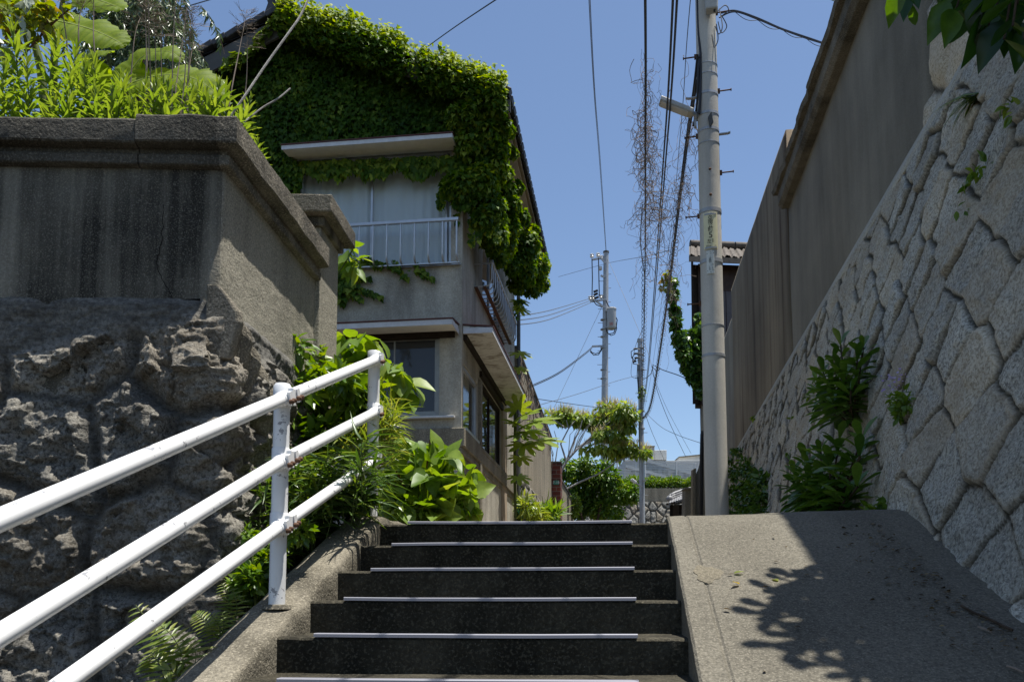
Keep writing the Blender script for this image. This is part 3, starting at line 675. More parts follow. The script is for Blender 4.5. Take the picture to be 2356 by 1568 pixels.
E, oid, lu, lv = lattice(Sw, .42, .17, 11); oid2 = np.sin(oid*97); oid3 = np.sin(oid*41 + 2)
st_ = .03 + .01*oid3 + .075*oid*lu + .075*oid2*lv + .02*np.abs(fbm(P*4.5, 3, 35)) - .02*np.abs(lu*3 + .4*oid)*0
st_ = np.maximum(st_, .012)
_, fa, fu, fv = lattice(S + .02*np.stack([fbm(P*9, 2, 5), fbm(P*9, 2, 15)], -1), .1, .42, 61, .9); st_ = st_ + .004*fa + .09*fu*np.sin(fa*50) + .09*fv*np.cos(fa*33) + .012*fbm(P*8, 3, 64)
h = np.minimum(st_, .002 + 1.9*np.maximum(E - .003, 0) + .1*E) + sstep(.0, .05, E)*(.012*fbm(P*7, 4, 33)) + .004*fbm(P*26, 3, 36)
h *= sstep(1.0, .97, tt)[None]
nvec = np.array([-1, 0, BAT]); nvec = nvec/np.linalg.norm(nvec); P = P + nvec*h[..., None]
sw = thing('stone_retaining_wall', 'leaning retaining wall of big pale diamond-set granite blocks right of the ramp', 'wall', (1.6, 4, 1.6))
moss = sstep(.25, .5, fbm(P*.8, 3, 91) + .3*sstep(2.2, 1.9, P[..., 2] - 0*P[..., 1]))
grid_obj('stone_face', P, M['granite'], sw, {'joint': (1 - sstep(.004, .02 + .0045*np.clip(P[..., 1] - 4, 0, 14), E))*.97, 'val': np.clip(.5 + .5*oid2 + .5*fbm(P*1.1, 3, 97), 0, 1), 'cement': np.zeros(E.shape), 'hue': np.clip(.2 + .5*oid + .35*fbm(P*1.2, 3, 92) + .8*(1 - sstep(.01, .07, E))*(.5 + fbm(P*6, 2, 93)), 0, 1)})
# smooth cement fillet on top of the stones, then the upper walls
ys = np.concatenate([np.arange(.9, 26.2, .3)])
rings = [[(wallR(Y, ztopr(Y)) - .035, Y, ztopr(Y) - .05), (wallR(Y, ztopr(Y)) - .03, Y, ztopr(Y) + .01), (wallR(Y, ztopr(Y)) + .1, Y, ztopr(Y) + .27), (wallR(Y, ztopr(Y)) + .2, Y, ztopr(Y) + .29), (wallR(Y, ztopr(Y)) + .3, Y, ztopr(Y) - .05)] for Y in ys]
MB().sweep(rings).build('cement_fillet', M['conc_fillet'], sw, bevel=.01)
def XC(Y): return wallR(Y, ztopr(Y)) + .115
ZR = 7.62
def upper(name, label, Y0, Y1, zt0, zt1, mat, th=.35, off=0, cat='wall', res=.12):
    t = thing(name, label, cat, (XC(Y0) + .2, (Y0 + Y1)/2, ztopr(Y0)))
    ys = np.linspace(Y0, Y1, max(6, int((Y1 - Y0)/res))); v = np.linspace(0, 1, 40); P = np.zeros((len(ys), 43, 3))
    for i, Y in enumerate(ys):
        a = ztopr(Y) + .2; b = zt0 + (zt1 - zt0)*(Y - Y0)/(Y1 - Y0)
        P[i, :40, 0] = XC(Y) + off; P[i, :40, 1] = Y; P[i, :40, 2] = a + (b - a)*v
        P[i, 40] = (XC(Y) + off + .02, Y, b + .004); P[i, 41] = (XC(Y) + off + th, Y, b + .004); P[i, 42] = (XC(Y) + off + th, Y, a)
    P[:, :40, 0] += fbm(P[:, :40]*np.array([1, .8, .8]), 4, 3)*.012
    a, b, _ = P.shape; i = np.arange(a*b).reshape(a, b); F = np.stack([i[:-1, :-1].ravel(), i[1:, :-1].ravel(), i[1:, 1:].ravel(), i[:-1, 1:].ravel()], 1)
    me = np_mesh('wall_panel', P.reshape(-1, 3) - np.array(wloc(t)), [F, np.array([i[0]]), np.array([i[-1][::-1]])]); link_mesh('wall_panel', me, mat, t); return t
uw = upper('concrete_wall', 'tall grey concrete wall with a rough tiled coping above the granite blocks', 6.75, 12.7, ZR, ZR, M['conc_right'])
Ya, Yb = 4.5, 12.75
rings = []
for Y in np.arange(6.4, 12.76, .15): rings.append([(XC(Y) - .1, Y, ZR - .26), (XC(Y) - .15, Y, ZR - .2), (XC(Y) - .15, Y, ZR - .02), (XC(Y) + .2, Y, ZR - .02), (XC(Y) + .2, Y, ZR - .26)])
MB().sweep(rings).build('coping_moulding', M['conc_coping'], uw, bevel=.01)
rings = []
for k, Y in enumerate(np.arange(6.4, 12.79, .05)):
    j = .02*float(vnoise(np.array([[Y*4.3, 0, 0]]), 3)[0]) + random.uniform(-.004, .004)
    rings.append([(XC(Y) - .2 + j, Y, ZR - .017), (XC(Y) - .22 + j, Y, ZR + .05 + j), (XC(Y) - .14 + j, Y, ZR + .1 + j), (XC(Y) + .1, Y, ZR + .23), (XC(Y) + .5, Y, ZR + .16), (XC(Y) + .5, Y, ZR - .03)])
MB().sweep(rings).build('coping', M['conc_coping'], uw)
fw = upper('streaked_wall', 'rust-streaked high concrete wall beyond the tiled coping', 12.72, 20.2, 8.62, 8.9, M['conc_far_stain'], off=-.004)
fw2 = upper('plain_wall', 'pale concrete wall running on toward the brown house', 20.22, 26, 8.35, 8.5, M['conc_right'], off=.05)
# upper course of stones nearest the camera, above the fillet
uy = np.arange(.6, 6.74, .03); v = np.linspace(0, 1, 90); P = np.zeros((len(uy), 92, 3)); S = np.zeros((len(uy), 92, 2))
for i, Y in enumerate(uy):
    a = ztopr(Y) + .1; b = 7.75
    P[i, :90, 0] = XC(Y) + .02 + .05*(v*(b - a)); P[i, :90, 1] = Y; P[i, :90, 2] = a + (b - a)*v
    P[i, 90] = (XC(Y) + .6, Y, b); P[i, 91] = (XC(Y) + .6, Y, a)
S[..., 0] = P[..., 1]; S[..., 1] = P[..., 2]; E, oid, lu, lv = lattice(S + .04*np.stack([fbm(P*3, 3, 5), fbm(P*3, 3, 15)], -1), .5, .36, 23, .7)
P[:, :90, 0] -= (.07*sstep(0, .1, E) + .03*fbm(P*5, 3, 8)*sstep(0, .05, E))[:, :90]
us = thing('stone_upper_wall', 'rough pale stone wall above the fillet, nearest the overhanging leaves', 'wall', (2.4, 5, 5))
a, b, _ = P.shape; i = np.arange(a*b).reshape(a, b); F = np.stack([i[:-1, :-1].ravel(), i[1:, :-1].ravel(), i[1:, 1:].ravel(), i[:-1, 1:].ravel()], 1)
me = np_mesh('stone_face', P.reshape(-1, 3) - np.array(wloc(us)), [F, np.array([i[0]]), np.array([i[-1][::-1]])], {'joint': ((1 - sstep(.004, .03, E))*.9).ravel(), 'cement': np.zeros(E.size), 'hue': np.clip(.5 + .5*oid, 0, 1).ravel()}); link_mesh('stone_face', me, M['granite'], us, smooth=True)
rings = []
for k, Y in enumerate(np.arange(.6, 6.39, .06)):
    j = random.uniform(-.012, .012); q = XC(Y) - .2 + j
    rings.append([(q, Y, 7.66), (q - .01, Y, 7.74 + j), (q + .12, Y, 7.82 + j), (q + .5, Y, 7.9), (q + .8, Y, 7.8), (q + .8, Y, 7.66)])
MB().sweep(rings).build('coping', M['conc_coping'], us)
# earth held behind the right walls
P = np.zeros((30, 40, 3))
for i, u in enumerate(np.linspace(.3, 14, 30)):
    for j, Y in enumerate(np.linspace(.4, 26, 40)): P[i, j] = (XC(Y) + u, Y, 7.3)
P[..., 2] += fbm(P*.8, 3)*.08
tag(grid_obj('terrace', P, M['soil']), 'earth terrace held up by the right-hand walls', kind='structure')
# ================================================================ THE IVY HOUSE
HC = at_d(1062, 900, 13.0); HXC, HYC = HC.x, HC.y            # corner of the front and the lane side
hs = thing('house', 'two-storey plastered house with a tiled gable, half buried in ivy', 'house', (HXC - 3, HYC + 3, 2.2))
F = lambda x, y, p=0: at_Y(x, y, HYC - p)                    # a point of the front, p proud of it
Sd = lambda x, y, p=0: at_X(x, y, HXC + p)                   # a point of the lane side
OV = .35
rg = at_Y(648, 26, HYC - OV); er = at_Y(1166, 214, HYC - OV); EX, EZ = er.x, er.z; RGX, RGZ = rg.x, rg.z
ELX = RGX - (EX - RGX) - .3; ELZ = EZ - .12
HYE = at_X(1184, 900, HXC).y                                  # far end of the lane side
WLX = ELX + .55
gzh = 1.9
roofz = lambda x: (RGZ - (x - RGX)*(RGZ - EZ)/(EX - RGX) if x > RGX else RGZ - (RGX - x)*(RGZ - ELZ)/(RGX - ELX)) - .2
# openings cut in the front wall: cells between cut lines
uw0, uw1 = F(690, 380), F(1037, 606); lw0, lw1 = F(784, 776), F(1010, 955)
UW = (uw0.x, uw1.x, uw1.z, uw0.z + .1); LW = (lw0.x, lw1.x, lw1.z, lw0.z)
def wall_cells(lo, hi, holes):
    us = sorted({lo[0], hi[0]} | {h[0] for h in holes} | {h[1] for h in holes}); vs = sorted({lo[1], hi[1]} | {h[2] for h in holes} | {h[3] for h in holes})
    for a, b in zip(us, us[1:]):
        for c, d in zip(vs, vs[1:]):
            if not any(h[0] <= (a + b)/2 <= h[1] and h[2] <= (c + d)/2 <= h[3] for h in holes): yield a, b, c, d
mb = MB(); TH = .18
def merged(lo, hi, holes, axis):
    # horizontal strips so neighbours butt without overlaps
    for a, b, c, d in wall_cells(lo, hi, holes):
        if axis == 'x': mb.add([(a, HYC, c), (b, HYC, c), (b, HYC, d), (a, HYC, d)], [(0, 1, 2, 3)])
        else: mb.add([(HXC, a, c), (HXC, b, c), (HXC, b, d), (HXC, a, d)], [(0, 1, 2, 3)])
    for h in holes:      # reveals
        u0, u1, w0, w1 = h
        for (p, q) in (((u0, w0), (u1, w0)), ((u1, w0), (u1, w1)), ((u1, w1), (u0, w1)), ((u0, w1), (u0, w0))):
            if axis == 'x': mb.add([(p[0], HYC, p[1]), (q[0], HYC, q[1]), (q[0], HYC + TH, q[1]), (p[0], HYC + TH, p[1])], [(0, 1, 2, 3)])
            else: mb.add([(HXC, p[0], p[1]), (HXC, q[0], q[1]), (HXC - TH, q[0], q[1]), (HXC - TH, p[0], p[1])], [(0, 1, 2, 3)])
WT = EZ - .35
merged((WLX, gzh), (HXC, WT), [UW, LW], 'x')
# gable
mb.add([(WLX, HYC, WT), (HXC, HYC, WT), (HXC, HYC, roofz(HXC)), (RGX, HYC, roofz(RGX)), (WLX, HYC, roofz(WLX))], [(0, 1, 2, 3, 4)])
# lane side openings
def SY(x, y=900): return at_X(x, y, HXC).y
d0, d1 = SY(1066), SY(1099); w0, w1 = SY(1104), SY(1152)
dz1 = Sd(1085, 862).z; wz0, wz1 = Sd(1104, 1031).z, Sd(1104, 868).z
s0, s1 = SY(1109), SY(1149); sz0, sz1 = Sd(1112, 690).z, Sd(1112, 540).z
D_ = (d0, d1, 2.35, dz1); W_ = (w0, w1, wz0, wz1); S_ = (s0, s1, sz0, sz1)
merged((HYC, gzh), (HYE, roofz(HXC) - .02), [D_, W_, S_], 'y')
mb.add([(HXC, HYE, gzh), (WLX, HYE, gzh), (WLX, HYE, roofz(WLX)), (RGX, HYE, roofz(RGX)), (HXC, HYE, roofz(HXC))], [(0, 1, 2, 3, 4)])
mb.add([(WLX, HYC, gzh), (WLX, HYE, gzh), (WLX, HYE, roofz(WLX)), (WLX, HYC, roofz(WLX))], [(0, 1, 2, 3)])
mb.build('wall', M['conc_house'], hs)
# dark rooms behind the windows
for (x0, x1, y0, y1, z0, z1) in ((UW[0] - .3, UW[1] + .1, HYC + TH + .3, HYC + 3, UW[2] - .3, UW[3] + .3), (LW[0] - .3, LW[1] + .1, HYC + TH + .02, HYC + 3, LW[2] - .3, LW[3] + .3)):
    m2 = MB(); m2.add([(x0, y0, z0), (x1, y0, z0), (x1, y1, z0), (x0, y1, z0), (x0, y0, z1), (x1, y0, z1), (x1, y1, z1), (x0, y1, z1)], [(0, 1, 2, 3), (4, 7, 6, 5), (3, 2, 6, 7), (0, 3, 7, 4), (1, 5, 6, 2)]); m2.build('room', M['room'], hs)
m2 = MB(); x0 = HXC - TH - .02
m2.add([(x0, HYC + .3, 2), (x0 - 2, HYC + .3, 2), (x0 - 2, HYE - .3, 2), (x0, HYE - .3, 2), (x0, HYC + .3, 8.8), (x0 - 2, HYC + .3, 8.8), (x0 - 2, HYE - .3, 8.8), (x0, HYE - .3, 8.8)], [(1, 2, 6, 5), (0, 1, 5, 4), (3, 7, 6, 2), (0, 3, 2, 1), (4, 5, 6, 7)]); m2.build('room', M['room'], hs)
# ledges: string course under the lower window, front and side, in an open ring of sweeps
def ledge(zt, zb, pr, mat='conc_trim'):
    p = [(WLX - .02, HYC - pr), (HXC + pr, HYC - pr), (HXC + pr, HYE + .02)]
    ring = lambda x, y, ix, iy: [(x, y, zb), (x, y, zt), (ix, iy, zt), (ix, iy, zb)]
    MB().sweep([ring(*p[0], WLX - .02, HYC + .02), ring(*p[1], HXC - .02, HYC + .02), ring(*p[2], HXC - .02, HYE + .02)]).build('string_course', M[mat], hs, bevel=.012)
lz = F(1062, 984).z; lb = F(1062, 1027).z
ledge(lz, lb, .06); ledge(lb - .0, F(1062, 1043).z, .025)
zb2 = F(1062, 1043).z
# plinth below
MB().hexa([(WLX - .03, HYC - .012, gzh - .2), (HXC + .012, HYC - .012, gzh - .2), (HXC + .012, HYC + .1, gzh - .2), (WLX - .03, HYC + .1, gzh - .2), (WLX - .03, HYC - .012, zb2), (HXC + .012, HYC - .012, zb2), (HXC + .012, HYC + .1, zb2), (WLX - .03, HYC + .1, zb2)]).build('plinth', M['conc_house'], hs)
# corner pilaster edge on lane side front part
# windows -------------------------------------------------------
def frame_x(x0, x1, z0, z1, Y, bars, w=.045, dpt=.07):
    m = MB()
    for (a, b, c, d) in ((x0, x1, z1 - w, z1), (x0, x1, z0, z0 + w)): m.box((a, Y, c), (b, Y + dpt, d))
    for (a, b) in ((x0, x0 + w), (x1 - w, x1)): m.box((a, Y + .002, z0 + w), (b, Y + dpt - .002, z1 - w))
    for bx in bars: m.box((bx - w*.45, Y + .01, z0 + w), (bx + w*.45, Y + dpt - .01, z1 - w))
    return m
def frame_y(y0, y1, z0, z1, X, bars, w=.045, dpt=.07):
    m = MB()
    for (a, b, c, d) in ((y0, y1, z1 - w, z1), (y0, y1, z0, z0 + w)): m.box((X - dpt, a, c), (X, b, d))
    for (a, b) in ((y0, y0 + w), (y1 - w, y1)): m.box((X - dpt + .002, a, z0 + w), (X - .002, b, z1 - w))
    for by in bars: m.box((X - dpt + .01, by - w*.5, z0 + w), (X - .01, by + w*.5, z1 - w))
    return m
def pane_x(x0, x1, z0, z1, Y, mat, par): MB().box((x0, Y, z0), (x1, Y + .006, z1)).build('pane', M[mat], par)
def pane_y(y0, y1, z0, z1, X, mat, par): MB().box((X - .006, y0, z0), (X, y1, z1)).build('pane', M[mat], par)
mx = F(853, 450).x
win = frame_x(UW[0], UW[1], UW[2], UW[3], HYC + .05, [mx, F(1025, 450).x], .04).build('window', M['alu'], hs, bevel=.004); win['label'] = 'wide upper window with drawn pale curtains'
pane_x(UW[0] + .04, mx - .02, UW[2] + .04, UW[3] - .04, HYC + .085, 'glass_clear', win); pane_x(mx + .02, UW[1] - .04, UW[2] + .04, UW[3] - .04, HYC + .1, 'glass_clear', win)
# curtains: pleated sheet
for (a, b, ph) in ((UW[0] + .02, mx + .05, 0), (mx + .02, UW[1] - .03, 2.1)):
    xs = np.linspace(a, b, 140); zz = np.linspace(UW[2] + .05, UW[3], 10); P = np.zeros((140, 10, 3)); P[..., 0] = xs[:, None]; P[..., 2] = zz[None]
    w = .6 + .4*fbm(np.dstack([P[..., :1]*3, P[..., 2:]*.5, P[..., :1]*0]), 2, 4)
    P[..., 1] = HYC + .15 + .02*np.sin(xs*38 + 2.2*np.sin(xs*5 + ph) + ph)[:, None]*w + .01*np.sin(xs*11 + ph)[:, None]
    grid_obj('curtain', P, M['curtain'], win)
MB().box((UW[0] - .03, HYC - .045, UW[2] - .03), (UW[1] + .03, HYC + .1, UW[2] - .002)).build('sill', M['alu'], win, bevel=.004)
win = frame_x(LW[0], LW[1], LW[2], LW[3], HYC + .03, [], .055).build('window', M['frame_grey'], hs, bevel=.004); win['label'] = 'wide lower window of dark dusty glass'
pane_x(LW[0] + .05, LW[1] - .05, LW[2] + .05, LW[3] - .05, HYC + .065, 'glass_dark', win)
m = frame_x(LW[0] + .055, LW[1] - .055, LW[2] + .055, LW[3] - .055, HYC + .05, [F(905, 850).x], .03, .04); m.build('sash', M['frame_grey'], win)
MB().box((LW[0] - .1, HYC - .09, LW[2] - .05), (F(1047, 955).x, HYC + .02, LW[2] - .018)).build('sill', M['fascia_white'], win, bevel=.004)
win = frame_y(W_[0], W_[1], W_[2], W_[3], HXC - .02, [(W_[0] + W_[1])/2], .06).build('window', M['dark_wood'], hs); win['label'] = 'two-pane dark framed window on the lane side'
pane_y(W_[0] + .05, W_[1] - .05, W_[2] + .05, W_[3] - .05, HXC - .055, 'glass_dark', win)
MB().box((HXC - .04, W_[0] - .06, W_[2] - .07), (HXC + .07, W_[1] + .06, W_[2] - .003)).build('sill', M['conc_trim'], win, bevel=.008)
win = frame_y(D_[0], D_[1], D_[2], D_[3], HXC - .02, [], .07).build('window', M['alu'], hs); win['label'] = 'tall narrow glazed opening at the house corner'
zm = lz + .05
pane_y(D_[0] + .06, D_[1] - .06, zm, D_[3] - .06, HXC - .055, 'glass_dark', win)
MB().box((HXC - .06, D_[0] + .07, D_[2] + .06), (HXC - .03, D_[1] - .07, zm - .1)).build('lower_panel', M['conc_trim'], win)
MB().box((HXC - .07, D_[0] + .07, zm - .1), (HXC + .05, D_[1] - .07, zm)).build('transom', M['alu'], win)
win = frame_y(S_[0], S_[1], S_[2], S_[3], HXC - .03, [(S_[0] + S_[1])/2], .05).build('window', M['alu'], hs); win['label'] = 'upper lane-side window behind a barred guard'
pane_y(S_[0] + .04, S_[1] - .04, S_[2] + .04, S_[3] - .04, HXC - .065, 'glass_dark', win)
# jamb post between side openings
MB().box((HXC - .03, d1 + .03, gzh), (HXC + .055, w0 - .02, D_[3] + .1)).build('jamb', M['conc_trim'], hs, bevel=.008)
MB().box((HXC - .03, w1 + .09, gzh), (HXC + .03, w1 + .75, Sd(1170, 935).z)).build('pale_panel', M['beige_plaster'], hs, bevel=.008)
MB().box((HXC - .01, w0 - .05, wz1 + .004), (HXC + .05, w1 + .1, wz1 + .11)).build('lintel', M['dark_wood'], hs)
# canopies -------------------------------------------------------
def canopy_x(name, x0, x1, zt, proj, th, label):
    c = MB().hexa([(x0, HYC - proj, zt - th), (x1, HYC - proj, zt - th), (x1, HYC - .003, zt - th*.55), (x0, HYC - .003, zt - th*.55), (x0, HYC - proj, zt - .025), (x1, HYC - proj, zt - .025), (x1, HYC - .003, zt + .045), (x0, HYC - .003, zt + .045)]).build(name, M['soffit'], hs, bevel=.006); c['label'] = label
    MB().box((x0 - .006, HYC - proj - .012, zt - th - .004), (x1 + .006, HYC - proj - .002, zt - .022)).build('fascia', M['fascia_white'], c)
    MB().box((x1 + .002, HYC - proj, zt - th - .004), (x1 + .011, HYC - .01, zt - .022)).build('fascia', M['fascia_white'], c)
    MB().hexa([(x0 - .02, HYC - proj - .025, zt - .02), (x1 + .02, HYC - proj - .025, zt - .02), (x1 + .02, HYC - .005, zt + .05), (x0 - .02, HYC - .005, zt + .05), (x0 - .02, HYC - proj - .025, zt + .002), (x1 + .02, HYC - proj - .025, zt + .002), (x1 + .02, HYC - .005, zt + .072), (x0 - .02, HYC - .005, zt + .072)]).build('flashing', M['red_brown'], c, bevel=.004)
    return c
PU = .45; u0, u1 = at_Y(668, 340, HYC - PU), at_Y(1038, 308, HYC - PU)
canopy_x('canopy', F(690, 372).x - .12, at_Y(1040, 315, HYC - PU).x, u1.z + .03, PU, .085, 'upper window canopy with red flashing, ivy above it')
PL = .5; l1 = at_Y(1040, 733, HYC - PL)
canopy_x('canopy', LW[0] - .25, l1.x, l1.z + .02, PL, .1, 'lower window canopy with red flashing')
MB().box((LW[0] - .2, HYC - .06, F(900, 782).z), (F(1047, 765).x, HYC + .02, F(900, 768).z - .0)).build('lintel', M['dark_wood'], hs)
PS = .47; a0, a1 = HYC + .06, at_X(1210, 935, HXC + PS).y; zs_ = at_X(1135, 770, HXC + PS).z
c = MB().hexa([(HXC + .003, a0, zs_ + .0), (HXC + PS, a0, zs_), (HXC + PS, a1, zs_), (HXC + .003, a1, zs_ + .0), (HXC + .003, a0, zs_ + .13), (HXC + PS, a0, zs_ + .08), (HXC + PS, a1, zs_ + .08), (HXC + .003, a1, zs_ + .13)]).build('canopy', M['flaking'], hs, bevel=.005); c['label'] = 'lane-side canopy with a flaking white underside'
MB().box((HXC + .01, a0 - .012, zs_ - .004), (HXC + PS + .012, a0 - .002, zs_ + .085)).build('fascia', M['fascia_white'], c)
MB().box((HXC + PS + .002, a0 - .002, zs_ - .004), (HXC + PS + .012, a1, zs_ + .085)).build('fascia', M['fascia_white'], c)
MB().hexa([(HXC + .003, a0 - .02, zs_ + .135), (HXC + PS + .025, a0 - .02, zs_ + .088), (HXC + PS + .025, a1 + .02, zs_ + .088), (HXC + .003, a1 + .02, zs_ + .135), (HXC + .003, a0 - .02, zs_ + .155), (HXC + PS + .025, a0 - .02, zs_ + .11), (HXC + PS + .025, a1 + .02, zs_ + .11), (HXC + .003, a1 + .02, zs_ + .155)]).build('flashing', M['red_brown'], c)
MB().box((HXC + .0, a0 + .05, zs_ - .09), (HXC + .06, a1 - .02, zs_ - .004)).build('bearer', M['dark_wood'], c)
# balcony guards -------------------------------------------------
pf = .2; t0, t1 = at_Y(690, 525, HYC - pf), at_Y(1055, 503, HYC - pf); zt = t1.z; zb = F(1055, 610).z + .02
gx0, gx1 = UW[0] - .05, at_Y(1055, 503, HYC - pf).x
g = MB().beam((gx0, HYC - pf, zt), (gx1, HYC - pf, zt), .05, .055).build('window_guard', M['alu'], hs, bevel=.008); g['label'] = 'aluminium bar guard under the upper front window'
nb = 12; m = MB()
for k in range(nb + 1):
    x = gx0 + .02 + (gx1 - gx0 - .05)*k/nb
    b = [(x, HYC - pf, zt - .02), (x, HYC - pf, zb + .1), (x, HYC - pf + .015, zb + .05), (x, HYC - pf + .05, zb + .02), (x, HYC - pf + .1, zb + .012), (x, HYC - .0, zb + .012)]
    MB().tube(b, .016, 8).build('bar', M['alu'], g, smooth=True)
for yy, zz in ((HYC - pf + .1, zb), (HYC - .03, zb)): MB().beam((gx0, yy, zz - .008), (gx1, yy, zz - .008), .03, .02).build('bottom_rail', M['alu'], g)
ps = .3; gy0, gy1 = at_X(1131, 600, HXC + ps).y, at_X(1187, 742, HXC + ps).y; zt = at_X(1131, 600, HXC + ps).z; zb = Sd(1106, 690).z
g = MB().beam((HXC + ps, gy0, zt), (HXC + ps, gy1, zt), .05, .055).build('window_guard', M['alu'], hs, bevel=.008); g['label'] = 'rusting bar guard on the lane-side upper window'
for k in range(17):
    y = gy0 + .02 + (gy1 - gy0 - .04)*k/16
    b = [(HXC + ps, y, zt - .02), (HXC + ps, y, zb + .13), (HXC + ps - .02, y, zb + .06), (HXC + ps - .06, y, zb + .02), (HXC + ps - .11, y, zb + .01), (HXC, y, zb + .01)]
    MB().tube(b, .0125, 8).build('bar', M['alu'], g, smooth=True)
for xx in (HXC + ps - .12, HXC + .03): MB().box((xx - .03, gy0, zb - .02), (xx + .03, gy1, zb)).build('bottom_rail', M['rust'], g)
MB().beam((HXC, gy0 + .02, zt - .03), (HXC + ps, gy0 + .02, zt - .03), .02, .02).build('bracket', M['alu'], g)
# roof -----------------------------------------------------------
Y0, Y1 = HYC - OV, HYE + .3
def slab(xa, za, xb, zb_, up0, up1, mat, name, y0=Y0, y1=Y1):
    return MB().hexa([(xa, y0, za + up0), (xb, y0, zb_ + up0), (xb, y1, zb_ + up0), (xa, y1, za + up0), (xa, y0, za + up1), (xb, y0, zb_ + up1), (xb, y1, zb_ + up1), (xa, y1, za + up1)]).build(name, M[mat], hs)
rf = slab(RGX, RGZ, EX, EZ, -.17, -.09, 'beige_plaster', 'roof'); rf['label'] = 'dark tiled gable roof'
slab(ELX, ELZ, RGX - .001, RGZ, -.17, -.09, 'beige_plaster', 'roof_soffit')
# curved soffit under the right eave
MB().hexa([(HXC + .003, Y0 + .05, EZ - .5), (EX - .06, Y0 + .05, EZ - .19), (EX - .06, Y1 - .05, EZ - .19), (HXC + .003, Y1 - .05, EZ - .5), (HXC + .003, Y0 + .05, EZ - .2), (EX - .05, Y0 + .05, EZ - .172), (EX - .05, Y1 - .05, EZ - .172), (HXC + .003, Y1 - .05, EZ - .2)]).build('eave_soffit', M['beige_plaster'], hs)
for side in (0, 1):
    xa, za, xb, zb_ = (RGX, RGZ, EX + .06, EZ - .06*(RGZ - EZ)/(EX - RGX)) if side == 0 else (RGX, RGZ, ELX - .06, ELZ)
    L = math.hypot(xb - xa, zb_ - za); nr = int(L/.24); ny = int((Y1 - Y0 + .1)/.045); P = np.zeros((nr*3 + 1, ny, 3))
    yy = np.linspace(Y0 - .05, Y1 + .05, ny)
    for k in range(nr*3 + 1):
        r, q = divmod(k, 3); t = min(1, (r + (0, .5, .97)[q])/nr); lift = (.012, .03, .055)[q]
        P[k, :, 0] = xa + (xb - xa)*t; P[k, :, 2] = za + (zb_ - za)*t - .085 + lift + .035*(np.sin(yy*2*PI/.27) + .4*np.sin(yy*4*PI/.27 + 1)); P[k, :, 1] = yy
    grid_obj('roof_tiles', P, M['tile'], rf)
    for k in range(int((Y1 - Y0)/.27)) if side == 0 else []:
        y = Y0 + .1 + k*.27; MB().obox((xb - .0, y, zb_ - .05), (.03, 0, -.015), (0, .1, 0), (.012, 0, .045)).build('eave_tile', M['tile'], rf, bevel=.015)
    # verge: barge board and verge tiles along the gable
    s = Vector((xb - xa, 0, zb_ - za)).normalized(); nn = Vector((-s.z, 0, s.x)); nn = nn if nn.z > 0 else -nn
    bh = .34 if side else .26
    MB().prism([Vector((xa, Y0 - .02, za - .1)), Vector((xb, Y0 - .02, zb_ - .1)), Vector((xb, Y0 - .02, zb_ - .1 - bh*.75)), Vector((xa, Y0 - .02, za - .1 - bh))], (0, .05, 0)).build('bargeboard', M['board_grey'], hs, bevel=.006)
    for k in range(nr):
        a = Vector((xa, 0, za)) + s*(k*L/nr); m = MB(); c = a + s*(L/nr/2) + nn*(.0 + .02) + Vector((0, Y0 - .03, 0))
        m.obox(c, s*(L/nr/2*1.04) + nn*-.012, (0, .075, 0), nn*.05); m.build('verge_tile', M['tile'], rf, bevel=.014)
m = MB()
for k in range(5): m.box((RGX - .16 + .02*k, Y0 - .06, RGZ - .1 + .06*k), (RGX + .16 - .02*k, Y1, RGZ - .045 + .06*k))
m.build('ridge_tiles', M['tile'], rf, bevel=.01)
on = MB(); c = Vector((RGX, Y0 - .1, RGZ + .12))
on.prism([c + Vector(q) for q in ((-.26, 0, -.2), (.26, 0, -.2), (.2, 0, -.02), (.24, 0, .1), (.12, 0, .2), (0, 0, .25), (-.12, 0, .2), (-.24, 0, .1), (-.2, 0, -.02))], (0, .1, 0)); on.ball(c + Vector((0, -.01, .06)), .09)
on.build('ridge_end_tile', M['tile'], rf, bevel=.015)
# downpipe at the far corner
dp = MB(); x = HXC + .1; y = HYE - .05
dp.tube([(x, y, roofz(HXC) - .5), (x, y, 3.75)], .045, 10); dp.build('downpipe', M['grey_cable'], hs, smooth=True)
MB().tube([(x, y, 3.78), (x, y, 3.6), (x + .06, y - .02, 3.48), (x + .12, y - .03, 3.4)], .06, 10).build('green_elbow', M['green_plate'], hs, smooth=True)
MB().tube([(x + .12, y - .03, 3.42), (x + .13, y - .03, 2.2)], .045, 10).build('downpipe', M['grey_cable'], hs, smooth=True)

# ---------------------------------------------------------------- ivy
def in_poly(pts, poly):
    x, y = pts[:, 0], pts[:, 1]; c = np.zeros(len(pts), bool); n = len(poly)
    for i in range(n):
        x0, y0 = poly[i]; x1, y1 = poly[(i + 1) % n]; m = ((y0 > y) != (y1 > y)) & (x < (x1 - x0)*(y - y0)/((y1 - y0) + 1e-12) + x0); c ^= m
    return c
def front_ivy(poly, n, off, jit=.05):
    p = np.array(poly); q = RNG.random((n*4, 2))*(p.max(0) - p.min(0)) + p.min(0); q = q[in_poly(q, poly)][:n]
    return np.array([tuple(at_Y(a, b, HYC - off - jit*random.random())) for a, b in q])
iv = thing('ivy', 'dense green ivy covering the gable and eave of the plastered house', 'ivy', (HXC - 1.5, HYC - .1, EZ))
gab = [(470, 235), (490, 165), (560, 150), (640, 70), (700, 62), (800, 108), (900, 150), (1000, 195), (1090, 225), (1140, 260), (1130, 360), (1105, 440), (1085, 485), (1045, 480), (1048, 312), (655, 338), (690, 380), (694, 440), (650, 460), (600, 380), (560, 300)]
A = front_ivy(gab, 15000, .03, .15)
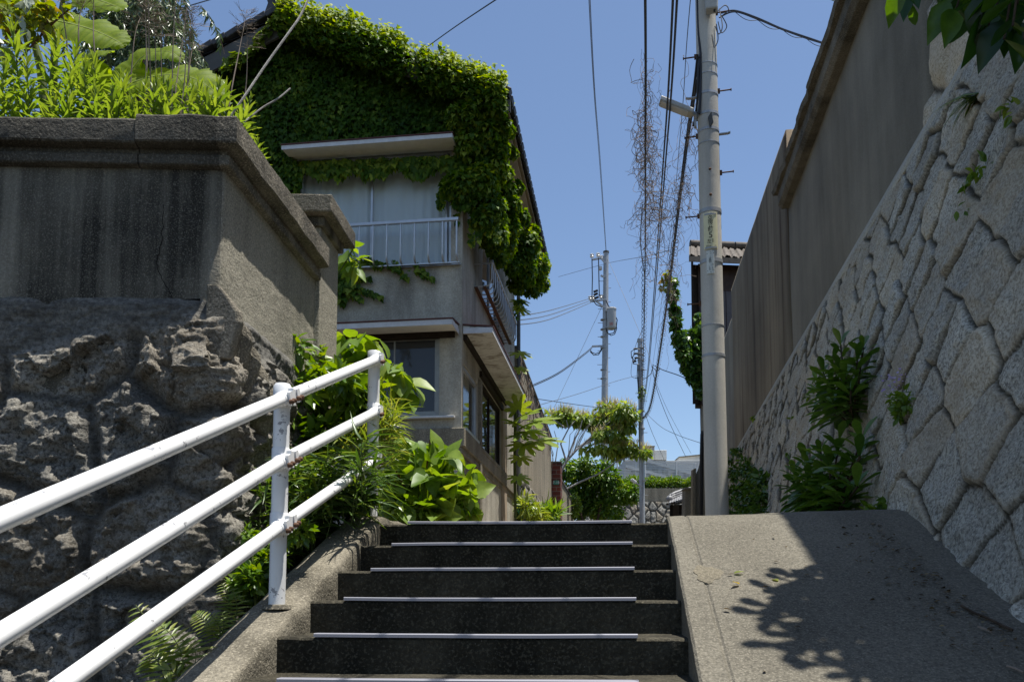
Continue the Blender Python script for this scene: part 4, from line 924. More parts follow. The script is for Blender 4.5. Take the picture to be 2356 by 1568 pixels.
# keep the wall ivy beneath the roof line
A = A[A[:, 2] < np.array([roofz(x) for x in A[:, 0]]) - .0]
n = len(A); leaves('gable_leaves', 'ivy', A, rnd(n, .34) + [0, -.4, -.85], rnd(n, .34) + [0, -.8, .5], .055 + .05*RNG.random(n), M['ivy'], iv, .4 + .3*fbm(A*1.5, 2) + RNG.normal(size=n)*.17)
# over the verge and the roof edge: follows the right slope
def along_roof(t): return np.array([RGX + (EX - RGX)*t, 0, RGZ - (RGZ - EZ)*t])
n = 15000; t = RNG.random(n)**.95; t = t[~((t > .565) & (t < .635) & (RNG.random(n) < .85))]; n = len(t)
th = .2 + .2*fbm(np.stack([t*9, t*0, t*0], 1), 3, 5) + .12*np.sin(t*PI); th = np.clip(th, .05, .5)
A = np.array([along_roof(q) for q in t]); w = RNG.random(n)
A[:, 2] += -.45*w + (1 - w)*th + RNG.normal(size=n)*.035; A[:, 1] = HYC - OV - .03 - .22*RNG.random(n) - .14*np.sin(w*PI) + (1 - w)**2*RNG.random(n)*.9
leaves('verge_leaves', 'ivy', A, rnd(n, .4) + [.25, -.5, -.45], rnd(n, .3) + [.25, -.4, .9], .05 + .05*RNG.random(n), M['ivy'], iv, .95 - .5*w + .25*fbm(A*1.5, 2) + RNG.normal(size=n)*.2)  # tint raised toward the top, painting sunlight into the verge leaves
# under the gable overhang on the right and the eave corner
cl = []
for (x, y, d, r, k) in ((1085, 262, 12.55, 30, 330), (1050, 270, 12.6, 26, 200), (1140, 250, 12.6, 28, 340), (1158, 290, 12.7, 18, 200), (1150, 340, 12.9, 22, 240), (1160, 400, 13.3, 20, 200), (1180, 470, 14.2, 18, 160), (1172, 520, 14.3, 26, 260), (1120, 300, 12.75, 40, 420), (1085, 330, 12.8, 40, 350), (1140, 380, 13.0, 32, 320), (1105, 420, 12.95, 45, 480), (1070, 430, 12.9, 42, 400), (1035, 430, 12.9, 22, 160), (1125, 480, 13.2, 45, 460), (1135, 540, 13.8, 38, 380), (1110, 500, 13.0, 28, 200), (1160, 560, 14.6, 30, 280), (1150, 590, 14.4, 22, 150),
                        (1165, 430, 14.0, 18, 90), (1180, 350, 13.6, 10, 60), (1192, 430, 14.4, 12, 80), (1205, 500, 15.2, 14, 120), (1172, 300, 13.1, 12, 90),
                        (1215, 560, 16.2, 30, 380), (1235, 610, 17.2, 32, 420), (1205, 620, 16.6, 34, 420), (1225, 650, 17.4, 30, 320), (1190, 650, 16.8, 22, 180), (1245, 650, 17.8, 20, 180), (1200, 580, 16.2, 30, 300), (1225, 530, 16.2, 14, 120), (1178, 610, 16.0, 22, 200)):
    p = at_d(x, y, d); q = r/FPX*d; cl.append((tuple(p), (q, q*1.2, q*1.15), k))
foliage('eave_leaves', 'ivy', cl, .082, M['ivy'], iv, 2.3, .55, .7, .35)
# strings of the ivy hanging under the canopy, before the window top
A = []
for x in range(690, 1045, 5):
    hgt = 12 + 22*abs(math.sin(x*.031)) + random.random()*14
    for k in range(int(hgt/3.0)):
        A.append(tuple(at_Y(x + random.uniform(-6, 6), 358 + (1045 - x)*.035 + random.random()*hgt, HYC - .03 - .12*random.random())))
A = np.array(A); n = len(A); leaves('fringe_leaves', 'ivy', A, rnd(n, .3) + [0, -.2, -1], rnd(n, .3) + [0, -.8, .5], .09 + .06*RNG.random(n), M['ivy'], iv, .6 + RNG.normal(size=n)*.2)
A = []; mb = MB()
for (x, y, ln) in ((1145, 490, 70), (1128, 485, 55), (1010, 440, 38), (1018, 445, 30), (1085, 500, 60), (1100, 510, 45), (1190, 690, 40), (1200, 690, 22), (1050, 490, 22)):
    d = 13.0 if x < 1180 else 16.8; pts = [at_d(x + 4*math.sin(k*1.3), y + ln*k/6, d) for k in range(7)]; MB().tube(pts, .004, 4).build('hanging_stem', M['green_stem'], iv)
    for k in range(int(ln/2.2)): A.append(tuple(at_d(x + random.uniform(-5, 5), y + ln*random.random(), d)))
A = np.array(A); n = len(A); leaves('hanging_leaves', 'ivy', A, rnd(n, .4) + [0, -.2, -1], rnd(n, .4) + [0, -.8, .4], .07 + .04*RNG.random(n), M['ivy'], iv)
# sparse runners on the bargeboard left of the ridge
A = []
for (x0, y0, x1, y1, k) in ((485, 170, 575, 132, 34), (520, 140, 560, 120, 24), (600, 85, 640, 40, 60), (575, 120, 600, 90, 30)):
    for _ in range(k): t = random.random(); A.append(tuple(at_Y(x0 + (x1 - x0)*t + random.uniform(-7, 7), y0 + (y1 - y0)*t + random.uniform(-7, 7), HYC - OV - .06)))
A = np.array(A); n = len(A); leaves('runner_leaves', 'ivy', A, rnd(n, .3) + [-.2, -.5, -.7], rnd(n, .3) + [0, -.5, .8], .1 + .05*RNG.random(n), M['ivy'], iv, .75 + RNG.normal(size=n)*.15)
# creeper on the wall below the upper window
cw = thing('creeper', 'reddish-green creeper spreading over the plaster under the upper window guard', 'creeper', tuple(F(800, 640, .05)))
A = []; mb = MB()
for (x0, y0, x1, y1) in ((772, 640, 880, 684), (772, 632, 850, 640), (775, 650, 835, 690), (772, 655, 790, 700), (950, 612, 995, 640), (900, 600, 935, 640), (840, 600, 900, 612), (820, 598, 880, 606)):
    pts = [F(x0 + (x1 - x0)*t + 5*math.sin(t*7), y0 + (y1 - y0)*t + 4*math.sin(t*9), .03) for t in np.linspace(0, 1, 9)]; mb.tube(pts, .006, 5)
    for _ in range(int(math.hypot(x1 - x0, y1 - y0)*.75)):
        t = random.random(); A.append(tuple(F(x0 + (x1 - x0)*t + random.uniform(-7, 7)*(1.2 - t), y0 + (y1 - y0)*t + random.uniform(-9, 9)*(1.2 - t), .04 + .06*random.random())))
for _ in range(130): A.append(tuple(F(random.uniform(760, 815), random.uniform(600, 690), .05 + .1*random.random())))
mb.build('stems', M['red_stem'], cw); A = np.array(A); n = len(A)
leaves('leaves', 'ivy', A, rnd(n, .35) + [.2, -.3, -.9], rnd(n, .3) + [0, -.8, .5], .07 + .05*RNG.random(n), M['ivy'], cw, .5 + RNG.normal(size=n)*.25)
# ================================================================ LANE: LEFT WALLS AND BRICK GATE PILLAR
XW = at_d(1189, 800, 19.6).x
def lane_wall(name, label, Y0, Y1, z0, z1, mat, th=.2):
    t = thing(name, label, 'wall', (XW, (Y0 + Y1)/2, 2.4)); ys = np.linspace(Y0, Y1, 40); zz = np.linspace(2.2, 1, 2)
    P = np.zeros((40, 34, 3))
    for i, y in enumerate(ys):
        zt = z0 + (z1 - z0)*i/39; P[i, :32, 0] = XW; P[i, :32, 1] = y; P[i, :32, 2] = np.linspace(1.9, zt, 32); P[i, 32] = (XW - th, y, zt); P[i, 33] = (XW - th, y, 1.9)
    P[:, :32, 0] += fbm(P[:, :32], 3)*.012
    a, b, _ = P.shape; i = np.arange(a*b).reshape(a, b); Fc = np.stack([i[:-1, :-1].ravel(), i[1:, :-1].ravel(), i[1:, 1:].ravel(), i[:-1, 1:].ravel()], 1)
    me = np_mesh('wall_panel', P.reshape(-1, 3) - np.array(wloc(t)), [Fc, np.array([i[0][::-1]]), np.array([i[-1]])]); link_mesh('wall_panel', me, mat, t)
    rings = [[(XW - th - .04, y, z0 + (z1 - z0)*k/20 + .004), (XW + .05, y, z0 + (z1 - z0)*k/20 + .004), (XW + .05, y, z0 + (z1 - z0)*k/20 + .07), (XW - th - .04, y, z0 + (z1 - z0)*k/20 + .07)] for k, y in enumerate(np.linspace(Y0, Y1, 21))]
    MB().sweep(rings).build('coping', M['board_grey'], t, bevel=.01); return t
YWA, YWB = at_X(1189, 800, XW).y, at_X(1268, 1010, XW).y; YWC = at_X(1320, 1150, XW).y
zA, zB = at_X(1189, 800, XW).z, at_X(1268, 1010, XW).z
w1 = lane_wall('lane_wall', 'long streaked concrete wall along the lane past the ivy house', YWA, YWB, zA, zB, M['conc_board'])
# rubble footing showing at the foot
ys = np.linspace(YWA - .1, YWB, 150); P = np.zeros((150, 50, 3)); v = np.linspace(0, 1, 50)
for i, y in enumerate(ys): zt = at_X(1189, 1085, XW).z - (y - YWA)*.02; P[i, :, 0] = XW + .05 + .12*(1 - v); P[i, :, 1] = y; P[i, :, 2] = 1.9 + (zt - 1.9)*v
E, oid, lu, lv = lattice(np.dstack([P[..., 1], P[..., 2]]), .4, .35, 31); P[..., 0] += .06*sstep(0, .1, E) + .03*fbm(P*4, 3)
P[:, -1, 0] = XW - .02
grid_obj('rubble_footing', P, M['rubble'], w1, {'joint': (1 - sstep(0, .03, E))*.9, 'cement': E*0, 'hue': np.clip(oid, 0, 1)})
# dead tendrils on the top of the wall
mb = MB(); A = []
for k in range(46):
    t = random.random(); y = YWA + (YWB - YWA)*t**1.4; z = zA + (zB - zA)*t; a = Vector((XW + .03, y, z + .02)); b = a + Vector((.02, random.uniform(-.3, .6), -random.uniform(.2, 1.3)))
    mb.tube(wander(a, b, 7, .12), .008, 4)
mb.build('dead_creeper', M['dry'], w1)
bp = thing('brick_pillar', 'red brick gate pillar with a small green number plate', 'pillar', (XW, YWB + .1, 2.6))
x0, x1 = XW - .1, at_d(1290, 1120, (YWB)*_cy - XW*_sy).x; zt = at_X(1285, 1062, XW + .1).z; zt = at_Y(1282, 1060, YWB + .05).z
xr = at_Y(1290, 1100, YWB + .05).x
MB().box((XW - .55, YWB + .05, 1.9), (xr, YWB + .75, zt - .06)).build('shaft', M['brick'], bp, bevel=.01)
MB().box((XW - .58, YWB + .02, zt - .06), (xr + .03, YWB + .78, zt)).build('cap', M['board_grey'], bp, bevel=.008)
p0, p1 = at_Y(1275, 1114, YWB + .05), at_Y(1286, 1104, YWB + .05)
pl = MB().box((p0.x - .03, YWB + .03, p0.z), (p1.x, YWB + .047, p1.z)).build('number_plate', M['green_plate'], bp, bevel=.002)
def text(s, size, name, mat, par, place, extrude=.001, ax='CENTER'):
    cu = bpy.data.curves.new(name, 'FONT'); cu.body = s; cu.size = size; cu.align_x = ax; cu.align_y = 'CENTER'; cu.extrude = extrude
    o = bpy.data.objects.new(name, cu); COL.objects.link(o); bpy.context.view_layer.update()
    me = bpy.data.meshes.new_from_object(o.evaluated_get(bpy.context.evaluated_depsgraph_get())); bpy.data.objects.remove(o)
    me.name = name; b = wloc(par)
    for v in me.vertices: v.co = place(v.co) - b
    me.materials.clear(); return link_mesh(name, me, mat, par)
text('7-18', (p1.z - p0.z)*.85, 'number', M['fascia_white'], pl, lambda v: Vector(((p0.x - .03 + p1.x)/2 + v.x, YWB + .028 - v.z, (p0.z + p1.z)/2 + v.y)))
lane_wall('lane_wall', 'shorter pale concrete wall beyond the brick gate pillar', YWB + .8, YWC, zt - .1, at_X(1320, 1155, XW).z, M['conc_board'])

# ================================================================ FAR END
DF = 52
def fr(x, y, d=DF): return at_d(x, y, d)
fwl = thing('far_retaining_wall', 'concrete block wall over pale diamond rubble closing the end of the lane', 'wall', fr(1520, 1170))
def facing(name, x0, y0, x1, y1, d, mat, par, th=.5, bevel=0):
    a, b, c, e = at_d(x0, y1, d), at_d(x1, y1, d), at_d(x1, y0, d), at_d(x0, y0, d); return MB().prism([a, b, c, e], FH*th).build(name, mat, par, bevel)
facing('block_courses', 1340, 1122, 1625, 1152, DF, M['conc_board'], fwl)
us = np.linspace(1340, 1625, 300); vs = np.linspace(1153, 1288, 130); P = np.zeros((300, 130, 3)); S = np.zeros((300, 130, 2))
for i, x in enumerate(us):
    for j, y in enumerate(vs): p = at_d(x, y, DF - .05 - (y - 1150)*.006); P[i, j] = p; S[i, j] = (x*DF/FPX, -y*DF/FPX)
E, oid, lu, lv = lattice(S + .08*np.stack([fbm(P*3, 3, 5), fbm(P*3, 3, 15)], -1), .42, .4, 41, .8); P -= np.array(FH)*(.1*sstep(0, .08, E) + .05*fbm(P*5, 3))[..., None]
grid_obj('rubble_courses', P, M['far_rubble'], fwl, {'joint': (1 - sstep(0, .05, E))*.9, 'cement': E*0, 'hue': np.clip(oid, 0, 1)})
# terrace behind, hedge strip, fence
tp = at_d(1500, 1123, DF); P = np.zeros((8, 8, 3))
for i, x in enumerate(np.linspace(1300, 1660, 8)):
    for j, d in enumerate(np.linspace(DF + .1, DF + 40, 8)): q = at_d(x, 1122, d); q.z = tp.z + (d - DF)*.05; P[i, j] = q
tag(grid_obj('upper_terrace', P, M['soil']), 'levelled ground above the far retaining wall', kind='structure')
hd = thing('hedge', 'ragged light-green hedge along the foot of the white mesh fence', 'hedge', at_d(1535, 1122, DF + 1))
cl = []
for x in range(1350, 1600, 7):
    d = DF + .8; hh = 15 + 9*abs(math.sin(x*.07)) + random.uniform(0, 5); p = at_d(x, 1123 - hh*.55, d); cl.append((tuple(p), (.2, .5, hh*.55*d/FPX), 150))
foliage('leaves', 'small', cl, .17, M['far_bush'], hd, 1, .8, -.3, .5, 1.15)
mb = MB()
for x in range(1360, 1600, 8): mb.tube([at_d(x, 1124, DF + .8), at_d(x + 1, 1105, DF + .8)], .02, 5)
mb.build('stems', M['bark_dark'], hd)
fe = thing('mesh_fence', 'white welded mesh fence above the hedge at the end of the lane', 'fence', at_d(1500, 1105, DF + 2.2))
df = DF + 2.2; fa, fb = at_d(1395, 1054, df), at_d(1606, 1066, df); fa2, fb2 = at_d(1395, 1108, df), at_d(1606, 1112, df)
mb = MB(); mb.beam(fa, fb, .06, .05); mb.beam(fa2, fb2, .05, .05); mb.build('top_rail', M['fascia_white'], fe)
mb = MB()
for k in range(1, 9): a = fa.lerp(fa2, k/9); b = fb.lerp(fb2, k/9); mb.beam(a, b, .02, .03)
for k in range(0, 72): mb.beam(fa.lerp(fb, k/71), fa2.lerp(fb2, k/71), .022, .02)
mb.build('mesh', M['fascia_white'], fe)
for x in (1420, 1484, 1556, 1598): t = (x - 1395)/(1606 - 1395); MB().tube([fa.lerp(fb, t) + Vector((0, 0, .06)), fa2.lerp(fb2, t) - Vector((0, 0, .4))], .05, 8).build('post', M['fascia_white'], fe, smooth=True)
# apartment buildings
DBK = 82
ab = thing('apartment_building', 'weathered concrete building with stepped roof parapets behind the mesh fence', 'building', at_d(1480, 1120, DBK))
def blk(x0, y0, x1, y1, d, dep, mat, name, par): return facing(name, x0, y0, x1, y1, d, M[mat], par, dep, .03)
blk(1435, 1058, 1640, 1150, DBK, 9, 'grey_building', 'main_block', ab)
blk(1484, 1026, 1506, 1057, DBK - .4, 3, 'grey_building', 'stair_tower', ab)
blk(1506.5, 1034, 1534, 1057, DBK - .1, 5, 'pale_building', 'roof_room', ab)
blk(1458, 1040, 1483, 1057, DBK + .5, 4, 'pale_building', 'low_parapet', ab)
blk(1483, 1024, 1507, 1026.2, DBK - .6, 3.4, 'conc_trim', 'parapet_cap', ab)
mb = MB()
for (xa, ya, xb, yb) in ((1440, 1046, 1640, 1102), (1440, 1072, 1640, 1126)): mb.beam(at_d(xa, ya, DBK - .9), at_d(xb, yb, DBK - .9), .5, .28)
mb.build('sloping_beam', M['pale_building'], ab)
m2 = MB()
for k, x in enumerate(range(1452, 1620, 24)): m2.prism([at_d(x, 1086 + k*3, DBK - .03), at_d(x + 13, 1086 + k*3, DBK - .03), at_d(x + 13, 1072 + k*3, DBK - .03), at_d(x, 1072 + k*3, DBK - .03)], FH*-.02)
m2.build('windows', M['frame_grey'], ab)
blk(1462, 1040, 1467, 1122, DBK - 1.0, .4, 'pale_building', 'column', ab)
a2 = thing('apartment_building', 'low flat-topped grey block at the right end of the mesh fence', 'building', at_d(1585, 1090, DBK + 8))
m2 = MB().prism([at_d(1562, 1130, DBK + 8), at_d(1660, 1130, DBK + 8), at_d(1660, 1040, DBK + 8), at_d(1562, 1050, DBK + 8)], FH*8); m2.build('block', M['pale_building'], a2, .03)
m2 = MB().prism([at_d(1562, 1051, DBK + 7.7), at_d(1660, 1041, DBK + 7.7), at_d(1660, 1039, DBK + 7.7), at_d(1562, 1049, DBK + 7.7)], FH*8.6); m2.build('roof_edge', M['conc_trim'], a2)
# small roofed gate and posts on the right of the lane's end
DG = 33
gt = thing('tiled_gate', 'small old gate roof of silvery curved tiles on dark posts', 'gate', at_d(1560, 1195, DG))
mb = MB()
for r in range(8):
    a = at_d(1541 + r*5.4, 1158 - r*1.6, DG - .2); b = at_d(1546 + r*5.4, 1146 - r*2.0, DG + .9)
    for k in range(4): p = a.lerp(b, k/4); q = a.lerp(b, (k + 1.15)/4); mb.tube([p, q], [.06, .05], 8)
mb.build('roof_tiles', M['silver_tile'], gt, smooth=True)
mb = MB()
for k in range(3): mb.tube([at_d(1541, 1149 - k*5, DG + .5), at_d(1552, 1143 - k*5, DG + .55), at_d(1566, 1138 - k*5, DG + .7), at_d(1588, 1132 - k*5, DG + .9)], [.09 - .015*k]*4, 10)
mb.ball(at_d(1541, 1146, DG + .4), .14); mb.build('ridge', M['silver_tile'], gt, smooth=True)
mb = MB(); mb.beam(at_d(1538, 1158, DG), at_d(1582, 1153, DG + .2), .5, .06); mb.build('eave_board', M['dark_wood'], gt)
for (x, xx) in ((1545, 1541), (1565, 1566)): MB().beam(at_d(x, 1160, DG + .2), at_d(xx, 1285, DG + .2), .12, .12, (0, 1, 0)).build('post', M['dark_wood'], gt)
MB().prism([at_d(1547, 1285, DG + 1.2), at_d(1580, 1285, DG + 1.2), at_d(1580, 1160, DG + 1.2), at_d(1547, 1160, DG + 1.2)], FH*.05).build('door_leaf', M['dark_wood'], gt)
cp1 = thing('concrete_post', 'short grey concrete gate post beside the little tiled roof', 'post', at_d(1580, 1195, 29))
m2 = MB(); q = [at_d(1573, 1285, 29), at_d(1594, 1285, 29), at_d(1594, 1122, 29), at_d(1576, 1122, 29)]; m2.prism(q, FH*.5); m2.build('shaft', M['conc_trim'], cp1, bevel=.02); MB().prism([at_d(1574, 1124, 28.9), at_d(1595, 1124, 28.9), at_d(1595, 1120, 28.9), at_d(1576, 1120, 28.9)], FH*.6).build('cap', M['conc_trim'], cp1)
cp2 = thing('boundary_wall', 'dark stained wall end rising steeply behind the near utility pole', 'wall', at_d(1605, 1195, 22))
q = [at_d(1595, 1285, 24), at_d(1625, 1285, 24), at_d(1625, 1000, 24), at_d(1617, 1008, 24), at_d(1612, 1052, 24), at_d(1606, 1078, 24), at_d(1598, 1095, 24)]
MB().prism(q, (FH + RT*.3)*1.2).build('wall_panel', M['conc_right'], cp2, bevel=.02)
MB().prism([at_d(1593, 1285, 23.8), at_d(1600, 1285, 23.8), at_d(1602, 1075, 23.8), at_d(1594, 1078, 23.8)], FH*.25).build('pilaster', M['conc_trim'], cp2, bevel=.02)
MB().tube([at_d(1613, 1195, 23.2), at_d(1614, 1050, 23.2), at_d(1616, 998, 23.2), at_d(1616, 990, 23.2)], [.05, .05, .06, .04], 8).build('drain_pipe', M['black'], cp2, smooth=True)
# brown house over the wall
DH = 27.5
bh = thing('brown_house', 'dark brown timber house with an old tiled roof above the right-hand wall', 'house', at_d(1680, 900, DH))
A_ = RT*.995 + FH*.1; Bk = (FH + RT*((1604 - PXC)/FPX)).normalized()
hp = lambda x, y, d=DH: at_d(x, y, d)
zlo = hp(1640, 930).z; zhi = hp(1640, 606).z
def hw(u, z, v=0): q = hp(1612, 900); return Vector((q.x, q.y, 0)) + A_*u + Bk*v + Vector((0, 0, z))
MB().hexa([hw(0, zlo), hw(4.2, zlo), hw(4.2, zlo, 5), hw(0, zlo, 5), hw(0, zhi), hw(4.2, zhi), hw(4.2, zhi, 5), hw(0, zhi, 5)]).build('upper_wall', M['brown_siding'], bh)
zs2 = hp(1660, 668).z
for k in range(18):
    u = .05 + k*.225; MB().hexa([hw(u, zlo, -.03), hw(u + .2, zlo, -.03), hw(u + .2, zlo, -.004), hw(u, zlo, -.004), hw(u, zs2, -.03), hw(u + .2, zs2, -.03), hw(u + .2, zs2, -.004), hw(u, zs2, -.004)]).build('siding_board', M['grey_siding'], bh, bevel=.006)
zr = hp(1650, 569, DH + 1.85).z; ze = zhi + .02
P = np.zeros((30, 150, 3))
for i, t in enumerate(np.linspace(0, 1, 30)):
    for j, u in enumerate(np.linspace(-.28, 4.5, 150)):
        q = hw(u, 0, -.55 + 2.4*t); P[i, j] = (q.x, q.y, ze + (zr - ze)*t + .035*math.sin(u*2*PI/.24) + .02*math.sin(u*4*PI/.24 + 1) + .05*(1 - (t*6) % 1) + .03*float(vnoise(np.array([[u*3, t*9, 0]]))[0]))
rfb = grid_obj('roof', P, M['old_tile'], bh)
P2 = P.copy(); P2[..., 2] -= .16; grid_obj('roof_underside', P2, M['dark_wood'], bh)
mb = MB()
for u in np.arange(-.25, 4.5, .55): mb.tube([hw(u, zr + .1, 1.8), hw(u + .5, zr + .1, 1.8)], .13, 10)
mb.build('ridge_tiles', M['old_tile'], rfb, smooth=True)
MB().beam(hw(-.3, ze - .1, -.58), hw(4.5, ze - .1, -.58), .04, .18).build('fascia', M['old_tile'], bh)
MB().hexa([hw(-.3, ze - .2, -.58), hw(-.26, ze - .2, -.58), hw(-.26, zr - .2, 1.9), hw(-.3, zr - .2, 1.9), hw(-.3, ze + .04, -.58), hw(-.26, ze + .04, -.58), hw(-.26, zr + .06, 1.9), hw(-.3, zr + .06, 1.9)]).build('bargeboard', M['board_grey'], bh)
MB().beam(hw(-.24, zlo, -.1), hw(-.2, zhi, -.1), .07, .07, (0, 1, 0)).build('corner_post', M['dark_wood'], bh)
MB().hexa([hw(-.2, zlo, .1), hw(0, zlo, .1), hw(0, zlo, .6), hw(-.2, zlo, .6), hw(-.2, zhi, .1), hw(0, zhi, .1), hw(0, zhi, .6), hw(-.2, zhi, .6)]).build('side_wall', M['dark_wood'], bh)
MB().hexa([hw(0.02, 2.2, .05), hw(4.1, 2.2, .05), hw(4.1, 2.2, 4), hw(.02, 2.2, 4), hw(0.02, zlo - .01, .05), hw(4.1, zlo - .01, .05), hw(4.1, zlo - .01, 4), hw(.02, zlo - .01, 4)]).build('foundation', M['conc_right'], bh)
hv = thing('ivy', 'mass of ivy hanging off the brown house corner and up to the cables', 'ivy', hp(1590, 850))
cl = []
for (x, y, r, k) in ((1545, 650, 12, 90), (1549, 680, 11, 90), (1553, 715, 11, 100), (1556, 745, 13, 130), (1562, 775, 15, 170), (1572, 790, 16, 170), (1590, 775, 16, 170), (1600, 800, 22, 330), (1585, 815, 20, 280), (1570, 812, 16, 160), (1605, 835, 24, 380), (1590, 845, 20, 300), (1580, 840, 14, 150), (1610, 865, 18, 260), (1600, 875, 12, 120), (1612, 890, 12, 120), (1608, 905, 7, 40), (1588, 870, 9, 50), (1618, 760, 22, 200), (1622, 800, 22, 240), (1618, 840, 20, 200), (1612, 730, 13, 80)):
    p = hp(x, y, 26.4 if x < 1580 else 26.8); q = r/FPX*26.6; cl.append((tuple(p), (q, q*1.4, q*1.2), k))
foliage('leaves', 'ivy', cl, .17, M['dark_leaf'], hv, 1, .5, .6, .4)  # darker leaf colour paints in the shade on this hanging ivy
mb = MB(); mb.tube(wander(hp(1541, 620, 26.4), hp(1565, 790, 26.4), 9, .4), .03, 5); mb.tube(wander(hp(1565, 790, 26.4), hp(1615, 830, 26.8), 9, .4), .04, 5); mb.build('stem', M['bark_dark'], hv)

# ================================================================ TREES AND BUSHES AT THE LANE'S END
def crown(name, label, cat, base, stems, cl, tmpl, size, mat, bark='bark', up=.6, droop=.4, group=None, dens=1, tm=1):
    t = thing(name, label, cat, base, group); mb = MB()
    for path, r0, r1 in stems: k = len(path); mb.tube(path, [r0 + (r1 - r0)*i/(k - 1) for i in range(k)], 8)
    mb.build('trunk', M[bark], t, smooth=True); foliage('crown', tmpl, cl, size, M[mat], t, dens, up, droop, .45, tm); return t
db = 40
cl = []
for (x, y, rx, ry, k) in ((1330, 1085, 34, 30, 900), (1300, 1080, 18, 26, 350), (1370, 1100, 34, 30, 900), (1400, 1100, 30, 26, 700), (1420, 1135, 38, 28, 900), (1450, 1135, 26, 26, 600), (1462, 1110, 14, 14, 160), (1360, 1150, 36, 34, 1000), (1335, 1170, 20, 30, 450), (1385, 1172, 34, 26, 700), (1415, 1180, 26, 16, 350), (1345, 1120, 30, 30, 800), (1312, 1120, 16, 26, 300), (1392, 1070, 22, 12, 200), (1350, 1062, 20, 14, 220)):
    p = at_d(x, y, db + random.uniform(-.6, 1)); q = db/FPX; cl.append((tuple(p), (rx*q, rx*q*.9, ry*q), k))
base = at_d(1370, 1285, db); base.z = road_z(db)
crown('rounded_bush', 'broad rounded mass of bright green bush at the end of the lane', 'bush', base, [([base, base + Vector((0, 0, 1.2)), base + Vector((.3, 0, 2.6))], .12, .05), ([base, base + Vector((-.5, 0, 1.5)), base + Vector((-.9, 0, 2.8))], .1, .04)], cl, 'ovate', .2, 'far_bush', 'bark_dark', .75, .3)
dt = 37
dt = 37; ft = [at_d(1283, 1100, dt), at_d(1303, 1060, dt), at_d(1330, 1030, dt), at_d(1365, 1000, dt), at_d(1405, 968, dt)]
stems = [([at_d(1283, 1285, dt)] + ft, .075, .025), ([ft[1], at_d(1290, 1020, dt), at_d(1308, 985, dt), at_d(1303, 965, dt)], .045, .02), ([ft[1], at_d(1322, 1010, dt), at_d(1335, 985, dt), at_d(1340, 965, dt)], .045, .02), ([ft[2], at_d(1362, 1012, dt), at_d(1395, 1010, dt), at_d(1425, 995, dt)], .035, .015),
         ([at_d(1290, 1130, dt), at_d(1340, 1105, dt), at_d(1375, 1090, dt), at_d(1420, 1060, dt), at_d(1460, 1045, dt)], .045, .02), ([ft[2], at_d(1350, 1020, dt), at_d(1385, 990, dt), at_d(1400, 960, dt)], .035, .015), ([at_d(1303, 985, dt), at_d(1280, 968, dt), at_d(1262, 960, dt)], .035, .015), ([at_d(1308, 985, dt), at_d(1320, 970, dt), at_d(1330, 962, dt)], .03, .015), ([at_d(1279, 1100, dt), at_d(1278, 1060, dt), at_d(1284, 1020, dt), at_d(1275, 990, dt)], .035, .012)]
for _k in range(16):
    bx = random.uniform(1300, 1440); stems.append(([at_d(1300 + (bx - 1300)*.35, 1052 - (bx - 1300)*.22, dt + random.uniform(-.3, .3)), at_d(1300 + (bx - 1300)*.7 + random.uniform(-8, 8), 1010 - (bx - 1300)*.15 + random.uniform(-8, 8), dt), at_d(bx, random.uniform(955, 990), dt + random.uniform(-.4, .5))], .02, .008))
cl = []
for (x, y, rx, ry, k) in ((1270, 957, 18, 10, 60), (1295, 958, 22, 13, 110), (1325, 962, 24, 12, 120), (1350, 965, 22, 13, 110), (1300, 946, 14, 9, 50), (1380, 975, 28, 14, 130), (1400, 945, 26, 18, 170), (1432, 945, 24, 17, 150), (1452, 955, 14, 10, 60), (1420, 965, 28, 16, 150), (1440, 980, 20, 12, 90), (1405, 998, 26, 12, 110), (1425, 1010, 22, 12, 90), (1380, 1000, 14, 9, 40), (1395, 1030, 24, 10, 80), (1355, 1032, 20, 9, 60), (1432, 1035, 24, 12, 110), (1460, 1035, 24, 12, 110), (1485, 1040, 10, 9, 40), (1415, 1045, 18, 8, 50)):
    p = at_d(x, y, dt + random.uniform(-.5, .8)); q = dt/FPX; cl.append((tuple(p), (rx*q*1.15, rx*q, ry*q*1.15), k*1.4))
base = at_d(1283, 1285, dt)
tr = crown('flowering_tree', 'slanting pale-limbed tree with drooping leaves and tan flower spikes', 'tree', base, stems, cl, 'ovate', .3, 'far_tree', 'bark', .6, .85, tm=1.15)
A = []; AX = []
for c, r, k in cl:
    for _ in range(int(k*.45)):
        u = nrm(rnd(1))[0]; u[2] = abs(u[2]); A.append(np.array(c) + u*np.array(r)*1.05); AX.append(u*.4 + np.array([random.uniform(-.4, .4), random.uniform(-.3, .3), 1]))
leaves('flower_spikes', 'blade', A, AX, rnd(len(A)) + [0, -1, 0], .22 + .16*RNG.random(len(A)), M['tan_flower'], tr)

# ================================================================ UTILITY POLES
up = thing('utility_pole', 'tall near concrete utility pole standing beside the right-hand wall', 'utility pole', at_d(1650, 1195, 9.5))
px, py = up.location.x, up.location.y; PD = 9.5; PR = .131
pz = lambda y: at_d(1640, y, PD).z
zb, zt = road_z(py) - .2, pz(-160)
pr = lambda z: PR - .0022*(z - 2.3)
MB().tube([(px, py, z) for z in np.linspace(zb, zt, 40)], [pr(z) for z in np.linspace(zb, zt, 40)], 40).build('pole_shaft', M['conc_pole'], up, smooth=True)
def band(y, h=.012, mat='galv', extra=.006, tilt=0): z = pz(y); MB().tube([(px, py, z - h), (px, py, z + h)], pr(z) + extra, 32).build('band', M[mat], up, smooth=True)
for y in (155, 178, 335, 752, 820, 222, 268, 305): band(y, .006 if y in (155, 178, 335, 752) else .016, 'galv', .005)
for y in (490, 605): band(y, .022, 'galv', .007)
